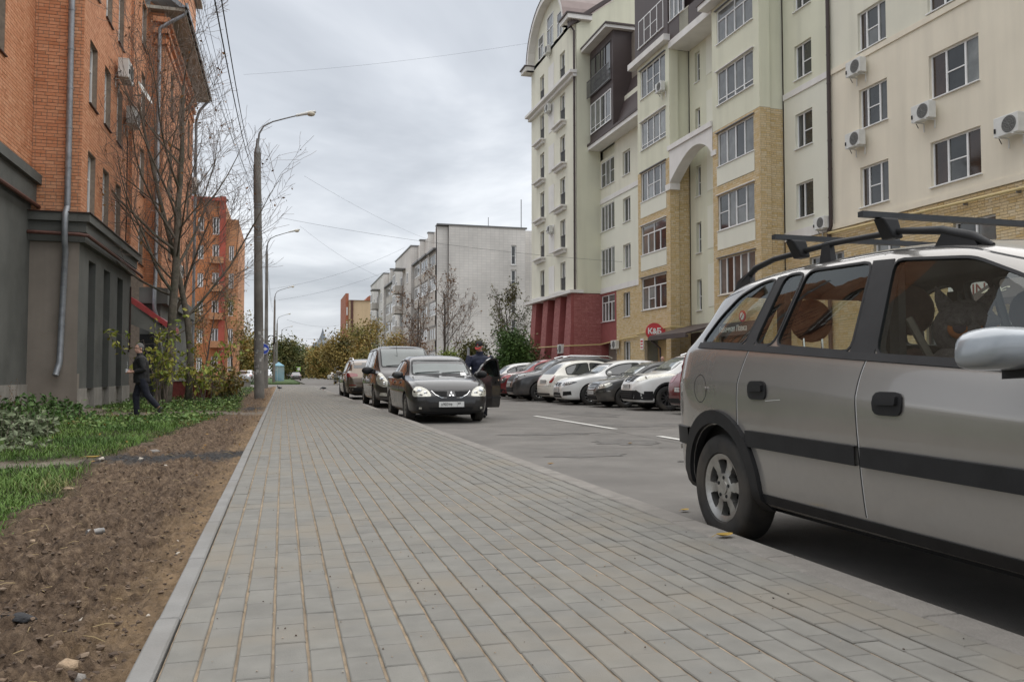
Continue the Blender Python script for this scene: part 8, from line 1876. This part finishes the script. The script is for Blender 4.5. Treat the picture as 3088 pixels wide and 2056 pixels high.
def head(q, c, fwd, sc=1.0, tilt=0.0):
    """skull, jaw, nose, brow, ears; c = head centre"""
    f = Vector(fwd).normalized(); r = Vector((f.y, -f.x, 0)).normalized(); u = r.cross(f) if r.cross(f).z > 0 else f.cross(r)
    if tilt: Rm = Matrix.Rotation(-tilt, 3, r); f = Rm @ f; u = Rm @ u
    M3 = Matrix((r, f, u)).transposed(); c = Vector(c); P = lambda x, y, z: c+M3 @ (Vector((x, y, z))*sc)
    q.ell(P(0, -.012, .025), (.074*sc, .094*sc, .095*sc), 18, 14, M=M3); q.ell(P(0, .022, -.045), (.055*sc, .066*sc, .070*sc), 16, 12, M=M3); q.ell(P(0, .058, -.088), (.028*sc, .025*sc, .022*sc), 10, 8, M=M3)
    q.tube([P(0, .083, .012), P(0, .098, -.012), P(0, .110, -.032), P(0, .090, -.038)], [.009*sc, .012*sc, .016*sc, .010*sc], 8); q.tube([P(-.045, .078, .028), P(0, .090, .026), P(.045, .078, .028)], [.010*sc, .011*sc, .010*sc], 8)
    q.tube([P(-.024, .082, -.066), P(0, .090, -.064), P(.024, .082, -.066)], [.006*sc, .009*sc, .006*sc], 8)
    for s in (1, -1): q.ell(P(s*.076, -.008, -.012), (.010*sc, .020*sc, .032*sc), 10, 8, M=M3)
    return M3, P
def face(par, P, M3, sc=1.0, brow=(.10, .09, .08)):
    for s in (1, -1):
        q = MB(); q.ell(P(s*.031, .080, .008), (.011*sc, .007*sc, .006*sc), 10, 8, M=M3); o = q.build('eye', mat('eye_white', (.55, .52, .48), .3), par, smooth=3.2); q = MB(); q.ell(P(s*.031, .086, .008), (.005*sc, .003*sc, .005*sc), 8, 6, M=M3); q.build('iris', M_INK, par, smooth=3.2)
        q = MB(); q.tube([P(s*.014, .092, .026), P(s*.032, .093, .032), P(s*.050, .080, .028)], [.004*sc, .005*sc, .003*sc], 6); q.build('eyebrow', mat('brow_%d' % int(brow[0]*100), brow, .9), par)
    q = MB(); q.tube([P(-.022, .091, -.066), P(0, .098, -.0655), P(.022, .091, -.066)], [.0025*sc, .003*sc, .0025*sc], 6); q.build('mouth', M_SKINL, par)
# ---- grey haired man walking past the house
p = onZ(440, 1241, -.055); MAN = thing('person', 'grey haired person in black jacket walking along the path holding a phone and stick', 'person', (p.x, p.y, -.075)); MAN.location = (-3.18, 20.9, -.085)
# x right, y away; he walks to the left (-x) and a little away
S = .965
def V3(x, y, z): return (x*S, y*S, z*S)
hipL, hipR = V3(-.01, .09, .90), V3(.02, -.09, .90); kneeF, ankF = V3(-.13, .10, .49), V3(-.10, .12, .09); kneeB, ankB = V3(.15, -.09, .50), V3(.42, -.10, .20)
chest, neck = V3(-.02, 0, 1.30), V3(-.03, 0, 1.47); shL, shR = V3(-.04, .19, 1.40), V3(.0, -.19, 1.40); elR, wrR = V3(.09, -.24, 1.12), V3(-.20, -.20, 1.05); elL, wrL = V3(-.02, .25, 1.13), V3(-.22, .13, 1.08)
q = MB(); limb(q, [V3(0, 0, .92), chest, neck, V3(-.05, 0, 1.55)], [.12, .14, .06, .055]); limb(q, [shR, elR, wrR], [.055, .042, .028]); limb(q, [shL, elL, wrL], [.055, .042, .028]); limb(q, [hipR, kneeB, ankB], [.085, .058, .04]); limb(q, [hipL, kneeF, ankF], [.085, .058, .04])
M3, P = head(q, V3(-.065, 0, 1.625), (-.72, -.69, -.05)); hand(q, wrR, (-.9, .0, .1), (0, -.6, .8), (.1, .3, .9), 1.3); hand(q, wrL, (-.9, -.2, .05), (0, .6, .8), (.1, -.3, .9), 1.3)
B = vox('body', q, M_SKIN, MAN, .009, 3); face(MAN, P, M3)
M_JK = mat('black_jacket', (.014, .014, .015), .7, var=.25, scale=8, bump=.5, bscale=30); M_NV = mat('navy_trousers', (.012, .014, .024), .85, var=.2, scale=8, bump=.4, bscale=25)
q = MB(); limb(q, [V3(.01, 0, .80), V3(0, 0, 1.0), chest, V3(-.03, 0, 1.44)], [.185, .18, .175, .075]); q.ell(V3(-.02, 0, 1.33), (.15*S, .215*S, .13*S), 14, 10); limb(q, [shR, elR, V3(-.12, -.205, 1.06)], [.088, .068, .05]); limb(q, [shL, elL, V3(-.16, .16, 1.09)], [.088, .068, .05]); q.ell(V3(0, 0, .93), (.165*S, .20*S, .2*S), 14, 10); limb(q, [V3(-.03, 0, 1.42), V3(-.045, 0, 1.52)], [.075, .068])
vox('jacket', q, M_JK, MAN, .013, 5, .006)
q = MB(); limb(q, [hipL, kneeF, V3(-.10, .12, .05)], [.105, .078, .068]); limb(q, [hipR, kneeB, V3(.40, -.10, .215)], [.105, .078, .068]); q.ell(V3(0, 0, .90), (.14*S, .17*S, .12*S), 12, 8); vox('trousers', q, M_NV, MAN, .013, 4, .006)
M_SH = mat('grey_black_shoe', (.03, .03, .032), .6, var=.3, scale=20)
for (a, d) in ((V3(-.10, .12, .04), Vector((-1, .12, 0))), (V3(.445, -.10, .15), Vector((-.55, .05, -.83)))):
    a = Vector(a); q = MB(); q.tube([a-d*.07, a-d*.03, a+d*.06, a+d*.15, a+d*.19], [.028, .042, .042, .035, .018], 10); vox('shoe', q, M_SH, MAN, .011, 2)
q = MB(); cH = P(0, -.022, .040); q.ell(cH, (.082, .098, .092), 18, 14, M=M3); q.ell(P(0, -.06, -.02), (.07, .055, .06), 14, 10, M=M3)
hv = MB(); hv.v = q.v; hv.f = q.f; hv.m = q.m; hv.a = q.a
# hair is cut back from the face
fw = M3 @ Vector((0, 1, 0)); up = M3 @ Vector((0, 0, 1)); cc = P(0, 0, 0)
hv.v = [tuple(Vector(v)-fw*max(0, (Vector(v)-cc).dot(fw)-.048)*(1.0 if (Vector(v)-cc).dot(up) < .085 else .4)) for v in hv.v]
vox('hair', hv, mat('grey_hair', (.15, .145, .14), .9, var=.3, scale=60), MAN, .008, 2, .004)
q = MB(); w_ = Vector(wrR)+Vector((-.10, .01, .03)); q.box(w_.x-.01, w_.x+.045, w_.y-.03, w_.y-.020, w_.z-.03, w_.z+.05); HE = q.build('held_phone', mat('phone_white', (.6, .6, .6), .4)); HE.location = MAN.location; tag(HE, 'small white phone held in front of the walking grey haired person', 'phone')
q = MB(); w2 = Vector(wrL)+Vector((-.10, -.03, .02)); q.tube([w2, w2+Vector((-.01, 0, .20))], .008, 6); HS = q.build('striped_stick', mat('stick_white', (.7, .7, .7), .5)); HS.location = MAN.location; tag(HS, 'short pale striped stick in the hand of the walking person', 'stick')
q = MB()
for k in range(4): b_ = w2+Vector((-.0025*k-.001, 0, .035+.045*k)); q.tube([b_, b_+Vector((-.001, 0, .02))], .0086, 6)
q.build('black_band', M_INK, HS)
# ---- man in cap at the open car door
MAN2 = thing('person', 'person in navy jacket and black cap with red peak standing at the open car door', 'person', (4.40, 18.75, ROAD))
S = 1.0
q = MB(); hl_, hr_ = V3(.10, 0, .92), V3(-.10, 0, .92); limb(q, [V3(0, 0, .94), V3(0, -.02, 1.28), V3(0, -.05, 1.48), V3(0, -.07, 1.56)], [.13, .15, .06, .058]); eR, wR = V3(-.31, -.07, 1.16), V3(-.33, -.26, .98); eL, wL = V3(.36, -.01, 1.15), V3(.40, -.14, .92)
limb(q, [V3(-.20, -.02, 1.42), eR, wR], [.058, .045, .03]); limb(q, [V3(.20, -.02, 1.42), eL, wL], [.058, .045, .03]); limb(q, [hl_, V3(.12, -.02, .50), V3(.13, .02, .09)], [.09, .06, .042]); limb(q, [hr_, V3(-.10, -.04, .50), V3(-.09, .0, .09)], [.09, .06, .042])
M3, P = head(q, V3(-.02, -.10, 1.635), (-.55, -.83, -.05), 1.0, R_(24)); hand(q, wR, (-.05, -.6, -.7), (-.5, -.5, .5), (.8, -.3, 0), .8); hand(q, wL, (.05, -.4, -.9), (.6, -.5, .2), (-.6, -.6, 0), .8)
vox('body', q, M_SKIN, MAN2, .009, 3); face(MAN2, P, M3)
M_JN = mat('navy_jacket', (.016, .020, .042), .75, var=.2, scale=8, bump=.5, bscale=28)
q = MB(); limb(q, [V3(0, 0, .84), V3(0, 0, 1.05), V3(0, -.02, 1.30), V3(0, -.05, 1.46)], [.19, .195, .19, .085]); q.ell(V3(0, -.02, 1.33), (.265*S, .155*S, .14*S), 16, 10); limb(q, [V3(-.21, -.02, 1.41), eR, V3(-.33, -.22, 1.02)], [.098, .075, .058]); limb(q, [V3(.21, -.02, 1.41), eL, V3(.39, -.12, .96)], [.098, .075, .058]); q.ell(V3(0, 0, .98), (.225*S, .17*S, .2*S), 14, 10); limb(q, [V3(0, -.05, 1.45), V3(0, -.07, 1.545)], [.088, .082]); vox('jacket', q, M_JN, MAN2, .013, 5, .007)
q = MB(); limb(q, [hl_, V3(.12, -.02, .50), V3(.13, .02, .04)], [.11, .085, .075]); limb(q, [hr_, V3(-.10, -.04, .50), V3(-.09, 0, .04)], [.11, .085, .075]); q.ell(V3(0, 0, .92), (.17*S, .14*S, .12*S), 12, 8); vox('trousers', q, M_NV, MAN2, .013, 4, .006)
for x_ in (.13, -.09): q = MB(); a = Vector(V3(x_, .02, .045)); d = Vector((-.2, -1, 0)).normalized(); q.tube([a-d*.08, a-d*.03, a+d*.07, a+d*.16, a+d*.2], [.03, .045, .045, .038, .02], 10); vox('shoe', q, mat('black_shoe', (.012, .012, .012), .4), MAN2, .011, 2)
q = MB(); q.ell(P(0, -.016, .062), (.088, .106, .080), 18, 14, M=M3); fw = M3 @ Vector((0, 1, 0)); up = M3 @ Vector((0, 0, 1)); cc = P(0, 0, .035); q.v = [tuple(Vector(v)+up*max(0, -(Vector(v)-cc).dot(up))) for v in q.v]; CP = vox('cap', q, mat('black_cap', (.012, .012, .013), .8, var=.2), MAN2, .008, 2)
bm_ = MB()
for z0, z1, m_, nm in ((.036, .044, None, 'cap_peak'),):
    pts = [(-.078, .055), (-.065, .12), (-.03, .158), (0, .166), (.03, .158), (.065, .12), (.078, .055)]
    q = MB(); q.v = [tuple(P(x_, y, .040-.25*max(0, y-.06)-.9*x_*x_)) for x_, y in pts]+[tuple(P(x_, y, .034-.25*max(0, y-.06)-.9*x_*x_)) for x_, y in pts]; n = len(pts); q.f = [tuple(range(n)), tuple(range(2*n-1, n-1, -1))]+[(i, i+1, n+i+1, n+i) for i in range(n-1)]; q.m = [0]*len(q.f); q.a = [0]*len(q.f); q.build(nm, mat('red_peak', (.36, .02, .018), .7), CP)
q = MB(); q.tube([P(-.014, .087, .085), P(0, .080, .112), P(.014, .087, .085), P(-.014, .087, .085)], .005, 5); q.build('cap_badge', M_SRED, CP); q = MB(); q.tube([P(-.018, .094, .072), P(.018, .094, .072)], .004, 5); q.build('cap_lettering', M_SWH, CP)
q = MB(); q.ell(V3(.30, -.045, 1.33), (.014, .012, .026), 8, 6); q.build('sleeve_patch', M_ACW, MAN2)
# ---- bald man behind the parked cars, person at the upper window
MAN3 = thing('person', 'bald person in dark clothes seen above the parked cars near the round red sign', 'person', (15.6, 32.9, 0)); MAN3.location = onY(1997, 1100, 33.0); MAN3.location.z = -.1
S = 1.0
q = MB(); limb(q, [V3(0, 0, .94), V3(0, 0, 1.28), V3(0, 0, 1.48), V3(0, 0, 1.56)], [.13, .15, .062, .06]); limb(q, [V3(-.2, 0, 1.42), V3(-.26, .02, 1.14), V3(-.24, -.06, .9)], [.058, .045, .03]); limb(q, [V3(.2, 0, 1.42), V3(.26, .02, 1.14), V3(.24, -.06, .9)], [.058, .045, .03]); limb(q, [V3(.1, 0, .92), V3(.1, -.02, .5), V3(.1, 0, .09)], [.09, .06, .042]); limb(q, [V3(-.1, 0, .92), V3(-.1, -.02, .5), V3(-.1, 0, .09)], [.09, .06, .042])
M3, P = head(q, V3(0, -.02, 1.65), (-.8, -.6, 0)); hand(q, V3(-.24, -.06, .9), (0, -.2, -1), (-1, 0, 0), (0, -1, 0)); hand(q, V3(.24, -.06, .9), (0, -.2, -1), (1, 0, 0), (0, -1, 0)); vox('body', q, M_SKIN, MAN3, .010, 3); face(MAN3, P, M3)
q = MB(); limb(q, [V3(0, 0, .86), V3(0, 0, 1.3), V3(0, 0, 1.47)], [.18, .18, .085]); q.ell(V3(0, 0, 1.34), (.25, .15, .13), 14, 10); limb(q, [V3(-.2, 0, 1.42), V3(-.26, .02, 1.14), V3(-.245, -.05, .95)], [.09, .07, .055]); limb(q, [V3(.2, 0, 1.42), V3(.26, .02, 1.14), V3(.245, -.05, .95)], [.09, .07, .055]); vox('jacket', q, M_JK, MAN3, .014, 4, .005)
q = MB(); limb(q, [V3(.1, 0, .92), V3(.1, -.02, .5), V3(.1, 0, .04)], [.11, .08, .07]); limb(q, [V3(-.1, 0, .92), V3(-.1, -.02, .5), V3(-.1, 0, .04)], [.11, .08, .07]); q.ell(V3(0, 0, .9), (.17, .14, .12), 12, 8); vox('trousers', q, M_NV, MAN3, .014, 4)
for x_ in (.1, -.1): q = MB(); a = Vector(V3(x_, 0, .045)); d = Vector((0, -1, 0)); q.tube([a-d*.08, a+d*.07, a+d*.19], [.035, .045, .02], 10); vox('shoe', q, MT['black_shoe'], MAN3, .012, 2)
# ================================================================== roots to the base of their things
def settle():
    dg = bpy.context.evaluated_depsgraph_get(); dg.update()
    for o in list(SC.objects):
        if o.type == 'EMPTY' and o.parent is None and tuple(o.location) == (0, 0, 0) and o.children:
            lo = Vector((1e9,)*3); hi = Vector((-1e9,)*3)
            for c in o.children:
                for b in c.bound_box:
                    p = c.matrix_world @ Vector(b); lo = Vector(map(min, lo, p)); hi = Vector(map(max, hi, p))
            base = Vector(((lo.x+hi.x)/2, (lo.y+hi.y)/2, max(lo.z, -.3))); o.location = base
            for c in o.children: c.matrix_parent_inverse = Matrix.Translation(-base)
settle()
bpy.data.scenes.remove(_TMP)
SC.render.engine = 'CYCLES'
